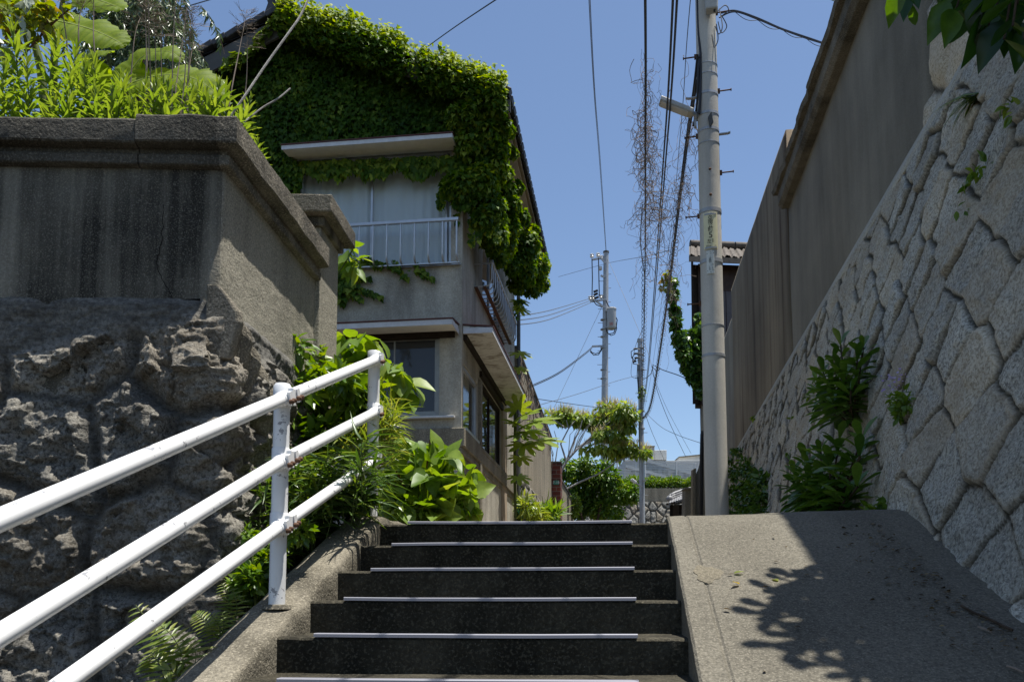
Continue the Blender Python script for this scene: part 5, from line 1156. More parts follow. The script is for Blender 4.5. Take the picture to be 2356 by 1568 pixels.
fwd = Vector((px, py, 0)).normalized(); rgt = Vector((fwd.y, -fwd.x, 0))
def step(y, side):
    z = pz(y); a = Vector((px, py, z)) + rgt*side*(pr(z) - .01); b = a + rgt*side*.155
    sb = MB().tube([a, b], .0085, 8); sb.tube([b, b + rgt*side*.012], .016, 8); sb.obox(a + rgt*side*.02, rgt*.015, fwd*.022, (0, 0, .022)); sb.build('step_bolt', M['rust'], up, smooth=True)
for y, s in ((127, -1), (310, -1), (494, -1), (695, -1), (213, 1), (400, 1), (33, 1)): step(y, s)
for y, s in ((222, -1), (313, 1)):        # hooked brackets
    z = pz(y); a = Vector((px, py, z)) + rgt*s*pr(z); MB().sweep([[a + rgt*s*t + Vector((0, 0, .05*max(0, t - .1)*6)) + q for q in (fwd*-.02, fwd*.02, fwd*.02 + Vector((0, 0, .012)), fwd*-.02 + Vector((0, 0, .012)))] for t in (0, .05, .1, .13)]).build('bracket', M['galv'], up)
z = pz(290); MB().obox(Vector((px, py, z)) - fwd*(pr(z) + .012) + rgt*.03, rgt*.02 + Vector((0, 0, .03)), fwd*.014, rgt*-.01 + Vector((0, 0, .06))).build('bracket', M['board_grey'], up)
for (xx, yy) in ((1636, 400), (1636, 458)): z = pz(yy); MB().ball(Vector((px, py, z)) - fwd*(pr(z)) + rgt*((xx - 1634)/FPX*PD), .016).build('bolt_head', M['rust'], up, smooth=True)
# plates wrapped round the shaft
def wrap(u, z, r): a = u/r; return Vector((px, py, z)) + (rgt*math.sin(a) - fwd*math.cos(a))*r
def plate(name, u0, u1, y0, y1, mat, off, lab):
    z1_, z0_ = pz(y0), pz(y1); k = 20; r = pr(z0_) + off; rings = []
    for i in range(k + 1): u = u0 + (u1 - u0)*i/k; rings.append([wrap(u, z0_, r), wrap(u, z1_, r), wrap(u, z1_, r + .004), wrap(u, z0_, r + .004)])
    o = MB().sweep(rings).build(name, M[mat], up, bevel=.001); o['label'] = lab; return o, r + .005, z0_, z1_
PXM = 1637
cu = lambda x: (x - PXM)/FPX*PD
sg, r, z0_, z1_ = plate('pole_sign', -.082, .084, 499, 582, 'sign_cream', .006, 'cream pole sign with a lightning emblem and black characters')
H = z1_ - z0_; w_ = lambda fy: z1_ - H*fy
def wt(s, size, fy, u=0, mat='ink', par=sg, rr=None, sx=1): 
    rr = rr or r; return text(s, size, 'lettering', M[mat], par, lambda v: wrap(u + v.x*sx, w_(fy) + v.y, rr + .001))
k = 28; em = MB()
for i in range(k): a0_, a1_ = 2*PI*i/k, 2*PI*(i + 1)/k; em.hexa([wrap(math.cos(a)*q, w_(.14) + math.sin(a)*q, r + dz) for dz in (0, .0015) for a, q in ((a0_, .018), (a1_, .018), (a1_, .0225), (a0_, .0225))])
bolt2 = [(.004, .016), (-.009, -.001), (-.001, .0), (-.004, -.016), (.009, .003), (.001, .002)]
em.add([wrap(u, w_(.14) + v, r + .0015) for u, v in bolt2], [(0, 1, 2), (0, 2, 5), (5, 2, 3), (5, 3, 4)]); em.build('emblem', M['ink'], sg)
wt('南', .062, .265); wt('公', .05, .37); wt('町', .062, .475); wt('5', .098, .63, .0); wt('左', .055, .8, -.017); wt('1', .068, .79, .024); wt('昭54', .03, .925, -.025, 'ink_soft'); wt('M', .026, .925, .055, 'ink')
for fy in (.045, .965): MB().sweep([[wrap(u, w_(fy) - .009, r), wrap(u, w_(fy) + .009, r), wrap(u, w_(fy) + .009, r + .002), wrap(u, w_(fy) - .009, r + .002)] for u in np.linspace(-.07, .072, 14)]).build('sign_band', M['galv'], sg)
sg2, r, z0_, z1_ = plate('pole_plate', -.054, .036, 586, 638, 'sign_white', .006, 'narrow pale plate with grey characters under the cream sign')
H = z1_ - z0_
for s, size, fy, u in (('1', .032, .27, -.006), ('宮', .034, .38, -.008), ('田', .034, .48, -.008), ('1 0', .026, .62, .012), ('L  2', .03, .74, .003), ('R  2', .03, .83, .003)): text(s, size, 'lettering', M['ink_soft'], sg2, lambda v, u=u, fy=fy: wrap(u - .004 + v.x, w_(fy) + v.y, r + .001))
for fy, u in ((.05, -.009), (.13, -.009), (.93, -.006), (.12, -.045), (.12, .028), (.87, -.042), (.87, .028)): MB().ball(wrap(u, w_(fy), r), .004, 5).build('rivet', M['ink'], sg2)
# LED street lamp on its arm
sl_ = thing('street_lamp', 'flat grey street lamp on a bracket left of the near utility pole', 'street lamp', (px, py, pz(268)))
a = at_d(1518, 231, PD - .1); b = at_d(1594, 261, PD - .02); ax = (b - a).normalized(); pp = ax.cross(FH).normalized(); pp = pp if pp.z > 0 else -pp
MB().obox((a + b)/2, ax*((b - a).length/2), FH*.07, pp*.032).build('housing', M['lamp_grey'], sl_, bevel=.016)
MB().obox((a + b)/2 - pp*.034 - ax*.02, ax*((b - a).length/2*.8), FH*.055, pp*.004).build('lens', M['fascia_white'], sl_)
for k in range(4): MB().ball(a.lerp(b, .3 + .15*k) + pp*.034, .012, 6).build('screw_cap', M['porcelain'], sl_)
MB().tube([b - ax*.02, b + ax*.04, Vector((px, py, pz(275))) - rgt*(PR + .0)], [.03, .022, .022], 10).build('arm', M['galv'], sl_, smooth=True)
MB().obox(Vector((px, py, pz(272))) - rgt*(PR + .015), rgt*.014, fwd*.03, (0, 0, .09)).build('mount', M['galv'], sl_)
tb_ = thing('junction_box', 'pale grey cable box strapped near the top of the near pole', 'junction box', (px, py, pz(30)))
c = Vector((px, py, pz(0))) - fwd*.2 + rgt*.07
MB().hexa([c + rgt*u + fwd*v + Vector((0, 0, w)) for u, v, w in ((-.07, -.06, -.3), (.07, -.06, -.3), (.07, .06, -.3), (-.07, .06, -.3), (-.1, -.09, .42), (.1, -.09, .42), (.1, .09, .42), (-.1, .09, .42))]).build('housing', M['lamp_grey'], tb_, bevel=.02)
MB().tube([c + Vector((.03, -.02, -.29)), c + Vector((.03, -.02, -.32))], .012, 8).build('gland', M['black'], tb_)
MB().obox(c + fwd*.1, rgt*.04, fwd*.045, (0, 0, .03)).build('strap', M['galv'], tb_)

def rope(name, label, paths, r, mat='cable', loc=None, cat='cable', group=None, n=6):
    mb = MB()
    above = lambda q: (q - CAM).dot(FH) > 0 and PYC - FPX*(q - CAM).dot(UP)/(q - CAM).dot(FW) < -5
    for p in paths:                                  # wires that leave the view run on to poles out of sight
        p = list(p)
        if name in ('overhead_cable', 'thin_wire') and above(p[0]): p = [p[0] + (p[0] - p[1]).normalized()*12] + p
        if name in ('overhead_cable', 'thin_wire') and above(p[-1]): p = p + [p[-1] + (p[-1] - p[-2]).normalized()*12]
        mb.tube(p, r, n)
    o = mb.build(name, M[mat], None, smooth=True); return tag(o, label, cat, group)
def sag(a, b, s, k=24): a, b = Vector(a), Vector(b); return [a.lerp(b, t) - Vector((0, 0, s*4*t*(1 - t))) for t in np.linspace(0, 1, k)]
# far poles
D1, D2 = 41, 37
p1 = thing('utility_pole', 'far grey utility pole carrying the transformer can and insulators', 'utility pole', at_d(1388, 1285, D1))
def P1(x, y, dd=0): return at_d(x, y, D1 + dd)
a = P1(1388, 1285); top = P1(1394.5, 579); MB().tube([a, a.lerp(top, .5), top], [.2, .165, .125], 16).build('pole_shaft', M['galv'], p1, smooth=True)
MB().tube([top - Vector((0, 0, .05)), top + Vector((0, 0, .03))], .15, 14).build('pole_cap', M['board_grey'], p1)
def ins(par, x, y, s=.11): MB().tube([P1(x, y + 4), P1(x, y + 2), P1(x, y), P1(x, y - 3), P1(x, y - 5)], [s*.5, s, s*.75, s, s*.4], 10).build('insulator', M['porcelain'], par, smooth=True)
for (xa, ya, xb, yb) in ((1361, 597, 1383, 593), (1383, 593, 1393, 605), (1358, 693, 1394, 688), (1371, 691, 1391, 707), (1382, 640-7, 1392, 637), (1362, 796, 1387, 795)): MB().beam(P1(xa, ya, -.1), P1(xb, yb, -.1), .08, .08).build('crossarm', M['galv'], p1)
for (x, y) in ((1362, 588), (1376, 586), (1384, 592), (1381, 617), (1358, 685), (1364, 685), (1383, 682), (1391, 681)): ins(p1, x, y)
for (x, y) in ((1369, 668), (1369, 675), (1371, 683)): MB().tube([P1(x - 3, y + 3, -.2), P1(x + 6, y - 1, -.2)], .06, 8).build('fuse_cutout', M['black'], p1, smooth=True)
tf = MB().tube([P1(1407, y, -.3) for y in (757, 755, 752, 716, 712, 710)], [.15, .2, .215, .225, .235, .22], 20).build('transformer', M['transformer'], p1, smooth=True)
text('50', .2, 'lettering', M['red_ink'], tf, lambda v: P1(1406, 744, -.54) + RT*v.x + Vector((0, 0, v.y)) - FH*v.z)
MB().tube([P1(1407, 711, -.3), P1(1407, 708.5, -.3)], [.25, .23], 20).build('lid', M['transformer'], tf)
for y in (715, 752): MB().beam(P1(1393, y, -.15), P1(1400, y, -.2), .1, .06).build('hanger', M['galv'], p1)
for y in (735, 757, 774, 800, 850, 870): MB().tube([P1(1390, y - 1), P1(1390, y + 1)], .19, 12).build('band', M['galv'], p1)
mb = MB()
for k, y in enumerate(range(630, 900, 16)): s = -1 if k % 2 else 1; q = P1(1391.5 - (y - 630)*.011, y); mb.tube([q, q + RT*s*.32], .015, 5)
mb.build('step_bolts', M['galv'], p1)
mb = MB()
for pts in ([(1362, 595), (1363, 640), (1362, 684)], [(1377, 592), (1378, 640), (1379, 680)], [(1416, 740), (1419, 755), (1414, 768), (1406, 771), (1398, 765), (1394, 757)], [(1415, 725), (1420, 735), (1418, 750), (1412, 765), (1400, 768)], [(1394, 690), (1400, 703), (1405, 709)], [(1385, 800), (1379, 810), (1370, 813), (1362, 810), (1358, 804)], [(1385, 802), (1377, 815), (1366, 816), (1358, 808)], [(1364, 690), (1372, 700), (1386, 706)]): mb.tube([P1(x, y, -.3) for x, y in pts], .025, 6)
mb.build('jumper_wires', M['cable'], p1, smooth=True)
p2 = thing('utility_pole', 'slim grey pole in front of the rubble wall, ringed by spiral cables', 'utility pole', at_d(1478, 1285, D2))
def P2(x, y, dd=0): return at_d(x, y, D2 + dd)
a = P2(1479, 1285); top = P2(1472.5, 780); MB().tube([a, a.lerp(top, .5), top], [.125, .115, .105], 16).build('pole_shaft', M['galv'], p2, smooth=True)
MB().tube([top - Vector((0, 0, .12)), top + Vector((0, 0, .02))], .125, 14).build('pole_cap', M['galv'], p2)
for y in (800, 815, 828, 850, 895, 945, 960, 985, 1105): MB().tube([P2(1474 + (y - 800)*.011, y - 1.2), P2(1474 + (y - 800)*.011, y + 1.2)], .15, 12).build('band', M['galv'], p2)
mb = MB()
for k, y in enumerate(range(850, 1150, 18)): s = -1 if k % 2 else 1; q = P2(1474 + (y - 800)*.011, y); mb.tube([q, q + RT*s*.26], .014, 5)
mb.build('step_bolts', M['galv'], p2)
for (x, y) in ((1462, 801), (1463, 812), (1464, 822), (1460, 830)): MB().tube([P2(x - 4, y + 1, -.15), P2(x + 4, y, -.15)], .045, 8).build('connector', M['black'], p2, smooth=True)
mb = MB()
for pts in ([(1472, 803), (1462, 801), (1452, 808), (1453, 822), (1462, 830)], [(1472, 812), (1462, 812), (1455, 820), (1457, 836), (1470, 838)], [(1474, 822), (1464, 822), (1458, 834)], [(1467, 838), (1466, 862), (1468, 885), (1469, 905)], [(1470, 838), (1469, 880), (1471, 908)]): mb.tube([P2(x, y, -.15) for x, y in pts], .02, 6)
mb.build('jumper_wires', M['cable'], p2, smooth=True)
foliage('clinging_leaves', 'ivy', [(tuple(P2(1476, 905, -.15)), (.22, .15, .35), 60)], .1, M['ivy'], p2)
la = thing('street_lamp', 'small pale lamp leaning out of the bush by the slim pole', 'street lamp', at_d(1455, 1110, 36))
a, b = at_d(1452, 1101, 36.5), at_d(1464, 1110, 36.5); MB().beam(a, b, .2, .12).build('housing', M['fascia_white'], la, bevel=.03); MB().tube([b, at_d(1476, 1118, 36.8)], .03, 8).build('arm', M['galv'], la)

# ================================================================ CABLES
def line3(pts, k=30):
    """smooth polyline through (x,y,d)"""
    P = [at_d(*p) for p in pts]; out = []
    for i in range(len(P) - 1):
        p0, p1_, p2_, p3 = P[max(0, i - 1)], P[i], P[i + 1], P[min(len(P) - 1, i + 2)]
        for q in range(k):
            t = q/k; out.append(.5*((2*p1_) + (p2_ - p0)*t + (2*p0 - 5*p1_ + 4*p2_ - p3)*t*t + (3*p1_ - p0 - 3*p2_ + p3)*t**3))
    return out + [P[-1]]
cA = line3([(1484, -60, 6.5), (1485.5, 130, 7.8), (1485, 330, 10), (1484, 620, 17), (1480, 830, 27), (1476, 950, 36.8)])
rope('overhead_cable', 'black overhead cable wrapped in dead vines, left of the street lamp', [cA], .0125)
cB = line3([(1551, -60, 6.2), (1538, 200, 8.5), (1524, 400, 12), (1504, 680, 20), (1490, 850, 29), (1478, 945, 36.8)])
cB2 = [p + Vector((.035, 0, .02)) for p in cB]
rope('overhead_cable', 'smooth twin black overhead cable passing behind the street lamp', [cB, cB2], .011)
cC = line3([(1609, 130, 9.4), (1600, 210, 9.7), (1582, 330, 11), (1560, 500, 14), (1535, 700, 20), (1508, 880, 28), (1495, 940, 33), (1481, 962, 36.8)])
rope('overhead_cable', 'thick black cable with spiral hangers dropping from the near pole', [cC, [p + Vector((-.02, 0, .03)) for p in cC]], .0135)
rope('pole_cable', 'black cables running down the left flank of the near pole', [line3([(1604, -60, 9.45), (1607, 60, 9.45), (1612, 130, 9.42), (1611, 220, 9.42), (1608, 262, 9.42)]), line3([(1612, 120, 9.42), (1607, 160, 9.42), (1604, 240, 9.5), (1596, 290, 9.7)])], .016)
rope('thin_wire', 'pair of thin grey wires rising from the transformer pole', [line3([(1352, -60, 16), (1366, 200, 20), (1380, 380, 27), (1394, 578, 41)]), line3([(1355, -60, 16), (1368, 200, 20), (1382, 380, 27), (1395, 578, 41)])], .009, 'grey_cable')
rope('thin_wire', 'thin wire just left of the near pole', [line3([(1594, -60, 8), (1580, 100, 9.5), (1566, 300, 12), (1540, 560, 20), (1500, 850, 33), (1482, 945, 37)])], .005, 'grey_cable')
def helix(path, r, turns_m, t0, t1):
    n = len(path); i0, i1 = int(n*t0), int(n*t1) - 1; out = []; s = 0
    for i in range(i0, i1):
        a, b = path[i], path[i + 1]; L = (b - a).length; k = max(2, int(L*turns_m*7))
        for q in range(k): ph = (s + L*q/k)*turns_m*2*PI; out.append(a.lerp(b, q/k) + RT*math.cos(ph)*r + Vector((0, 0, math.sin(ph)*r)) )
        s += L
    return out
rope('cable_hanger', 'spiral hanger winding round the vine-wrapped cable', [helix(cA, .07, 2.3, .58, 1)], .006, 'cable', cat='cable hanger', n=4)
rope('cable_hanger', 'spiral hanger winding round the thick cable from the near pole', [helix(cC, .07, 2.3, .4, 1)], .006, 'cable', cat='cable hanger', n=4)
rope('drop_wire', 'loose black wire looping from the vine cable to the slim pole', [line3([(1478, 470, 13), (1474, 560, 15), (1483, 640, 17), (1479, 700, 20), (1482, 745, 23), (1461, 800, 28), (1452, 860, 33), (1465, 870, 36.8)])], .008)
rope('service_drop', 'bundle of black cables swinging from the near pole to the tall wall', [line3([(1660, 30, 9.5), (1690, 24, 9.6), (1740, 40, 9.8), (1800, 66, 10.1), (1870, 90, 10.5), (1945, 116, 11)]), line3([(1655, 40, 9.5), (1690, 27, 9.6), (1740, 43, 9.8), (1800, 68, 10.1), (1870, 93, 10.5), (1945, 114, 11)])], .009)
lo = [at_d(1690 + 240*t, 26 + 88*t + 9*abs(math.sin(t*14)), 9.6 + 1.4*t) for t in np.linspace(0, 1, 70)]
rope('service_drop', 'thin wire looped along the cable bundle over the right wall', [lo], .004)
rope('service_drop', 'tangle of short cable ends under the box on the near pole', [line3([(1655, 20, 9.4), (1662, 60, 9.35), (1654, 78, 9.35), (1645, 60, 9.35)]), line3([(1648, 55, 9.35), (1652, 90, 9.35), (1643, 108, 9.35), (1638, 80, 9.35)]), line3([(1660, 35, 9.4), (1672, 60, 9.4), (1660, 75, 9.4), (1652, 50, 9.4)]), line3([(1652, 25, 9.4), (1668, 12, 9.4), (1676, 22, 9.4), (1664, 34, 9.4)])], .006)
rope('thin_wire', 'greenish wire crossing the sky above the tall right wall', [line3([(1880, -14, 12), (1930, 6, 12), (1990, 28, 12.2)])], .007, 'green_stem')
hw0 = at_d(958, 126, 14); rope('thin_wire', 'dark wire rising to the right from the ivy house roof', [line3([(955, 128, 13.5), (1045, 63, 11), (1170, -20, 8)])], .007)
rope('thin_wire', 'dark wire crossing the sky above the willow', [line3([(-300, 200, 20), (250, 62, 15), (370, 32, 14), (520, -12, 12)])], .009)
for (pts, lab) in (([(1188, 727, 19.5), (1270, 712, 27), (1357, 686, 40.8)], 'upper of the three parallel wires left of the transformer pole'), ([(1186, 737, 19.5), (1270, 722, 27), (1360, 690, 40.8)], 'middle of the three parallel wires left of the transformer pole'), ([(1186, 747, 19.5), (1270, 732, 27), (1362, 694, 40.8)], 'lowest of the three parallel wires left of the transformer pole')):
    rope('power_line', lab, [line3(pts)], .014, 'grey_cable')
rope('power_line', 'faint wire behind the top of the transformer pole', [line3([(1285, 636, 60), (1394, 606, 50), (1484, 589, 30), (1540, 575, 22)])], .013, 'grey_cable')
rope('power_line', 'double dark cable sagging left from the transformer pole arm', [line3([(1218, 888, 30), (1285, 856, 33), (1345, 812, 38), (1362, 797, 40.8)]), line3([(1218, 891, 30), (1285, 859, 33), (1345, 815, 38), (1362, 800, 40.8)])], .016)
rope('power_line', 'spiral-wrapped cable reaching the flowering tree from the left', [line3([(1232, 916, 26), (1300, 926, 30), (1375, 936, 35), (1472, 945, 37)])], .012)
rope('power_line', 'thin wire climbing rightward above the flowering tree', [line3([(1236, 932, 26), (1330, 905, 30), (1420, 875, 34), (1472, 862, 37)])], .009, 'grey_cable')
rope('guy_wire', 'steep guy wire with a white insulator left of the transformer pole', [line3([(1264, 960, 39), (1316, 850, 40), (1386, 702, 41)])], .009, 'grey_cable')
ib = MB().ball(at_d(1267, 948, 39.1), .09).build('guy_insulator', M['porcelain'], None, smooth=True); tag(ib, 'white bead insulator on the steep guy wire', 'insulator')
rope('guy_wire', 'thin wire slanting from the transformer pole top down to the thick cable', [line3([(1397, 592, 41), (1440, 690, 38), (1487, 800, 34), (1499, 840, 30)])], .009, 'grey_cable')
rope('power_line', 'wire slanting from the slim pole down to the low wall end', [line3([(1482, 945, 37), (1520, 980, 33), (1560, 1000, 29), (1612, 1018, 24)])], .008)
rope('power_line', 'steep dark wire falling right of the slim pole', [line3([(1502, 850, 30), (1513, 900, 31), (1540, 970, 32), (1578, 1050, 34)])], .009)
rope('power_line', 'steeper faint wire beside the one falling right of the slim pole', [line3([(1498, 850, 30), (1535, 940, 32), (1590, 1042, 34)])], .006, 'grey_cable')
rope('power_line', 'faint wire dropping from the slim pole toward the apartment roof', [line3([(1484, 950, 37), (1503, 1000, 45), (1534, 1070, 60)])], .012, 'grey_cable')
rope('service_drop', 'short cable joining the spiral cables beside the slim pole', [line3([(1478, 872, 36), (1490, 866, 33), (1499, 856, 30), (1503, 838, 29)]), line3([(1499, 842, 30), (1512, 852, 29), (1519, 846, 28.8)]), line3([(1506, 840, 29), (1525, 850, 28), (1560, 862, 27), (1578, 870, 27)])], .014)
# dead vines tangled on the cables
def tangle(name, label, seeds, k, base_d):
    mb = MB()
    for (x0, y0, x1, y1, d, cnt, amp) in seeds:
        for _ in range(int(cnt*1.15)):
            t = random.random(); x = x0 + (x1 - x0)*t; y = y0 + (y1 - y0)*t; dd = d + random.uniform(-.25, .25)
            L = random.uniform(35, 130); ang = random.gauss(0, .5) + (PI if random.random() < .2 else 0)
            a = at_d(x + random.gauss(0, amp*.35), y, dd); b = at_d(x + math.sin(ang)*L*.55 + random.gauss(0, amp*.3), y + math.cos(ang)*L, dd + random.uniform(-.3, .3))
            mb.tube(wander(a, b, 22, .14 + amp*.007), random.choice((.0014, .002, .0026, .0034)), 4, cap=False)
    return tag(mb.build(name, M['dry_vine'], None), label, 'dead vine')
tangle('dead_vine', 'big tangle of grey dead vine hanging from the left overhead cable', [(1485, 150, 1482, 260, 9, 16, 10), (1483, 250, 1484, 330, 10, 36, 18), (1484, 300, 1484, 480, 11.2, 60, 24), (1485, 400, 1492, 520, 12, 22, 25), (1485, 480, 1483, 620, 14, 22, 16), (1500, 420, 1545, 480, 12.5, 22, 24)], 12, 10)
tangle('dead_vine', 'dead vine trailing along the thick cable nearest the near pole', [(1598, 220, 1584, 330, 10.2, 16, 12), (1582, 310, 1562, 480, 12, 34, 20), (1562, 450, 1540, 620, 15, 26, 18), (1545, 580, 1522, 760, 20, 24, 14)], 12, 12)
mb = MB()
for (p0, p1_) in (((1486, 470, 12), (1560, 470, 13)), ((1486, 500, 12.2), (1552, 490, 13)), ((1487, 470, 12), (1530, 500, 12.5)), ((1488, 590, 15), (1535, 580, 16)), ((1492, 580, 15), (1540, 610, 17)), ((1500, 440, 12), (1556, 430, 13))):
    for _ in range(2): mb.tube(wander(at_d(*p0), at_d(*p1_), 14, .22), .0045, 4)
tag(mb.build('dead_vine', M['dry'], None), 'brown dead vine strands bridging the two vine-hung cables', 'dead vine')
cl = []
for (x, y, r, k) in ((1535, 630, 9, 26), (1528, 648, 8, 20), (1540, 642, 8, 24), (1522, 662, 7, 14), (1538, 668, 7, 22)): p = at_d(x, y, 20.5); q = r/FPX*20.5; cl.append((tuple(p), (q, q, q), k))
ly = thing('vine_shoot', 'yellow-green vine shoots at the top of the hanging ivy on the cable', 'vine', at_d(1533, 650, 20.5)); foliage('leaves', 'ivy', cl, .1, M['red_leaf'], ly)
# ================================================================ PLANTS ABOVE THE GARDEN WALL
def weed_mesh(parent, h, n, size, seed, lean=(0, 0)):
    rs = np.random.default_rng(seed); t = np.linspace(.02, 1, n); ang = t*n*2.4
    base = np.array(parent.location)
    st = [parent.location + Vector((lean[0]*q*q*h, lean[1]*q*q*h, h*q)) for q in np.linspace(0, 1, 8)]
    MB().tube(st, [.0055*(1.25 - q) for q in np.linspace(0, 1, 8)], 5).build('stem', M['green_stem'], parent, smooth=True)
    P = base + np.stack([lean[0]*t*t*h, lean[1]*t*t*h, h*t], 1)
    el = np.where(t > .8, 1.0 + .5*(t - .8)/.2, .25 + .6*t)
    ax = np.stack([np.cos(ang)*np.cos(el), np.sin(ang)*np.cos(el), np.sin(el)], 1) + rs.normal(size=(n, 3))*.12
    nm = np.stack([-np.cos(ang)*np.sin(el), -np.sin(ang)*np.sin(el), np.cos(el)], 1) + rs.normal(size=(n, 3))*.2
    sz = size*(.55 + .6*np.sin(np.clip(t*1.05, 0, 1)*PI)**.6)*(.85 + .3*rs.random(n))
    leaves('leaves', 'lance', P, ax, nm, sz, M['weed'], parent, .35 + .45*t + rs.normal(size=n)*.13)
weeds = []
for v in range(5):
    w = thing('goldenrod', 'tall lance-leaved green weed in the crowd above the garden wall coping', 'weed', (0, 0, 0), 'weeds above the garden wall')
    weed_mesh(w, (.62, .5, .7, .55, .45)[v], (72, 60, 80, 64, 54)[v], .112, 40 + v, ((.1, 0), (-.06, .1), (.03, -.08), (-.12, 0), (.1, .05))[v]); weeds.append(w)
used = [0]*5
def put(src, loc, rz, s, label=None):
    o = src if not src.get('_u') else copy_tree(src)
    src['_u'] = 1
    if o is not src and '_u' in o: del o['_u']
    o.location = loc; o.rotation_euler = (random.uniform(-.08, .08), random.uniform(-.08, .08), rz); o.scale = (s, s, s)
    if label: o['label'] = label
    return o
def onbed(x, y_top, b, h):     # place so that the plant's top projects near (x, y_top)
    q = None
    p = at_d(x, y_top, 4.2 + b); return Vector((p.x, p.y, p.z - h))
wl_ = [(20, 120, .55), (52, 70, .5), (88, 150, .4), (120, 70, .6), (150, 175, .35), (172, 88, .5), (205, 150, .4), (190, 200, .3), (240, 132, .45), (265, 190, .35), (252, 215, .3), (290, 165, .5), (310, 195, .4), (345, 200, .38), (362, 185, .55), (395, 205, .4), (402, 188, .6), (442, 222, .5), (470, 200, .55), (484, 190, .5), (520, 205, .6), (502, 232, .5), (70, 200, .33), (110, 215, .3), (30, 205, .33), (5, 170, .4), (325, 225, .33), (385, 232, .35), (225, 225, .3), (140, 230, .3), (535, 215, .75), (548, 240, .85)]
for i, (x, y, b) in enumerate(wl_):
    v = i % 5; h = (.62, .5, .7, .55, .45)[v]; s = random.uniform(.9, 1.15); put(weeds[v], onbed(x, y, b, h*s), random.uniform(0, 6.28), s)
for (x, y, d, s) in ((585, 318, 5.3, .75), (600, 345, 5.4, .6)):
    o = put(weeds[4], at_d(x, y, d) - Vector((0, 0, .45*s)), 1.0, s, 'lone weed sprig peeping over the sloping coping near the pier' if s > .7 else 'smaller weed sprig peeping just below the lone one by the pier')
for w in weeds:
    if '_u' in w: del w['_u']
P, O = [], []
cl = []
for a in np.linspace(.25, 3.2, 26): cl.append((tuple(lw(a, .62 + .25*random.random(), zcop + .18)), (.14, .22, .2), 80))
for b in np.linspace(.4, 1.4, 8): cl.append((tuple(lw(.42, b, zcop + .06)), (.08, .14, .12), 40))
uf = foliage('undergrowth', 'lance', cl, .1, M['weed'], None, 1, .5, -.8, .6, .9); tag(uf, 'tangled low green undergrowth behind the garden wall coping', kind='stuff')
# banana-like broad leaves
def broad_leaf(name, mid, width, par, mat='banana', up=Vector((.15, -.85, .6)), wav=.06, droop=.35):
    path = []
    for i in range(len(mid) - 1):
        p0, a, b, c = mid[max(0, i - 1)], mid[i], mid[i + 1], mid[min(len(mid) - 1, i + 2)]
        for q in range(16): t = q/16; path.append(.5*((2*a) + (b - p0)*t + (2*p0 - 5*a + 4*b - c)*t*t + (3*a - p0 - 3*b + c)*t**3))
    path.append(mid[-1]); n = len(path); ws = 13; P = np.zeros((n, ws, 3)); tint = np.zeros((n, ws))
    for i, p in enumerate(path):
        t = i/(n - 1); d = (path[min(n - 1, i + 1)] - path[max(0, i - 1)]).normalized(); s = d.cross(up).normalized(); nn = s.cross(d).normalized()
        w = width*1.15*(math.sin(PI*min(1, t*.95 + .05))**.6)*(1 - .3*t)*(1 + .06*math.sin(i*.9) + .05*math.sin(i*2.3 + 1))
        for j in range(ws):
            u = (j/(ws - 1) - .5)*2; ed = 1 + (.05*random.random() - .1*(i % 23 == 4) if abs(u) > .95 else 0)
            q = p + s*u*w*ed*.5 + nn*(abs(u)*.12*w - droop*w*u*u*.5 + wav*w*math.sin(i*.45 + (u > 0)*2)*abs(u)*.8 + .0045*math.sin(i*1.6 - abs(u)*5)*min(1, abs(u)*3)); P[i, j] = q; tint[i, j] = .5 + .22*math.sin(i*1.6 - abs(u)*5) + .3*(1 - min(1, abs(u)*8)) + .12*random.random()
    grid_obj(name, P, M[mat], par, {'tint': tint})
    MB().tube(path, [.007*(1.2 - i/n) for i in range(n)], 6).build('midrib', M['pale_stem'], par, smooth=True)
A3 = lambda *p: [at_d(*q) for q in p]
bn = thing('broad_leaf_plant', 'broad-leaved banana-like plant with huge ragged light-green leaves at the far left', 'plant', at_d(120, 330, 5.6))
broad_leaf('leaf', A3((62, 40, 5.5), (130, 48, 5.5), (205, 66, 5.45), (262, 90, 5.4), (286, 108, 5.4)), .36, bn)
broad_leaf('leaf', A3((150, -30, 5.7), (205, -8, 5.7), (250, 8, 5.65), (284, 22, 5.6)), .3, bn)
broad_leaf('leaf', A3((-40, -20, 5.5), (20, 0, 5.4), (70, 15, 5.4), (110, 40, 5.3)), .34, bn)
MB().tube(A3((110, 330, 5.7), (95, 160, 5.65), (70, 60, 5.6), (62, 40, 5.5)), [.035, .03, .02, .014], 8).build('stalk', M['green_stem'], bn, smooth=True)
MB().tube(A3((120, 330, 5.8), (125, 120, 5.8), (150, -30, 5.7)), [.03, .025, .014], 8).build('stalk', M['green_stem'], bn, smooth=True)
b2 = thing('broad_leaf_plant', 'broad-leaved plant whose long arching leaf reaches toward the ivy house', 'plant', at_d(300, 330, 6.2))
broad_leaf('leaf', A3((290, 196, 6.1), (345, 178, 6.05), (400, 172, 6.0), (450, 182, 5.95), (490, 208, 5.9), (520, 246, 5.9)), .4, b2)
broad_leaf('leaf', A3((285, 215, 6.2), (295, 175, 6.2), (330, 130, 6.2), (385, 118, 6.1), (420, 140, 6.1)), .34, b2)
broad_leaf('leaf', A3((230, 230, 6.4), (210, 180, 6.4), (225, 130, 6.4), (255, 120, 6.3)), .3, b2)
MB().tube(A3((290, 330, 6.3), (288, 240, 6.25), (290, 196, 6.1)), [.03, .025, .014], 8).build('stalk', M['green_stem'], b2, smooth=True)
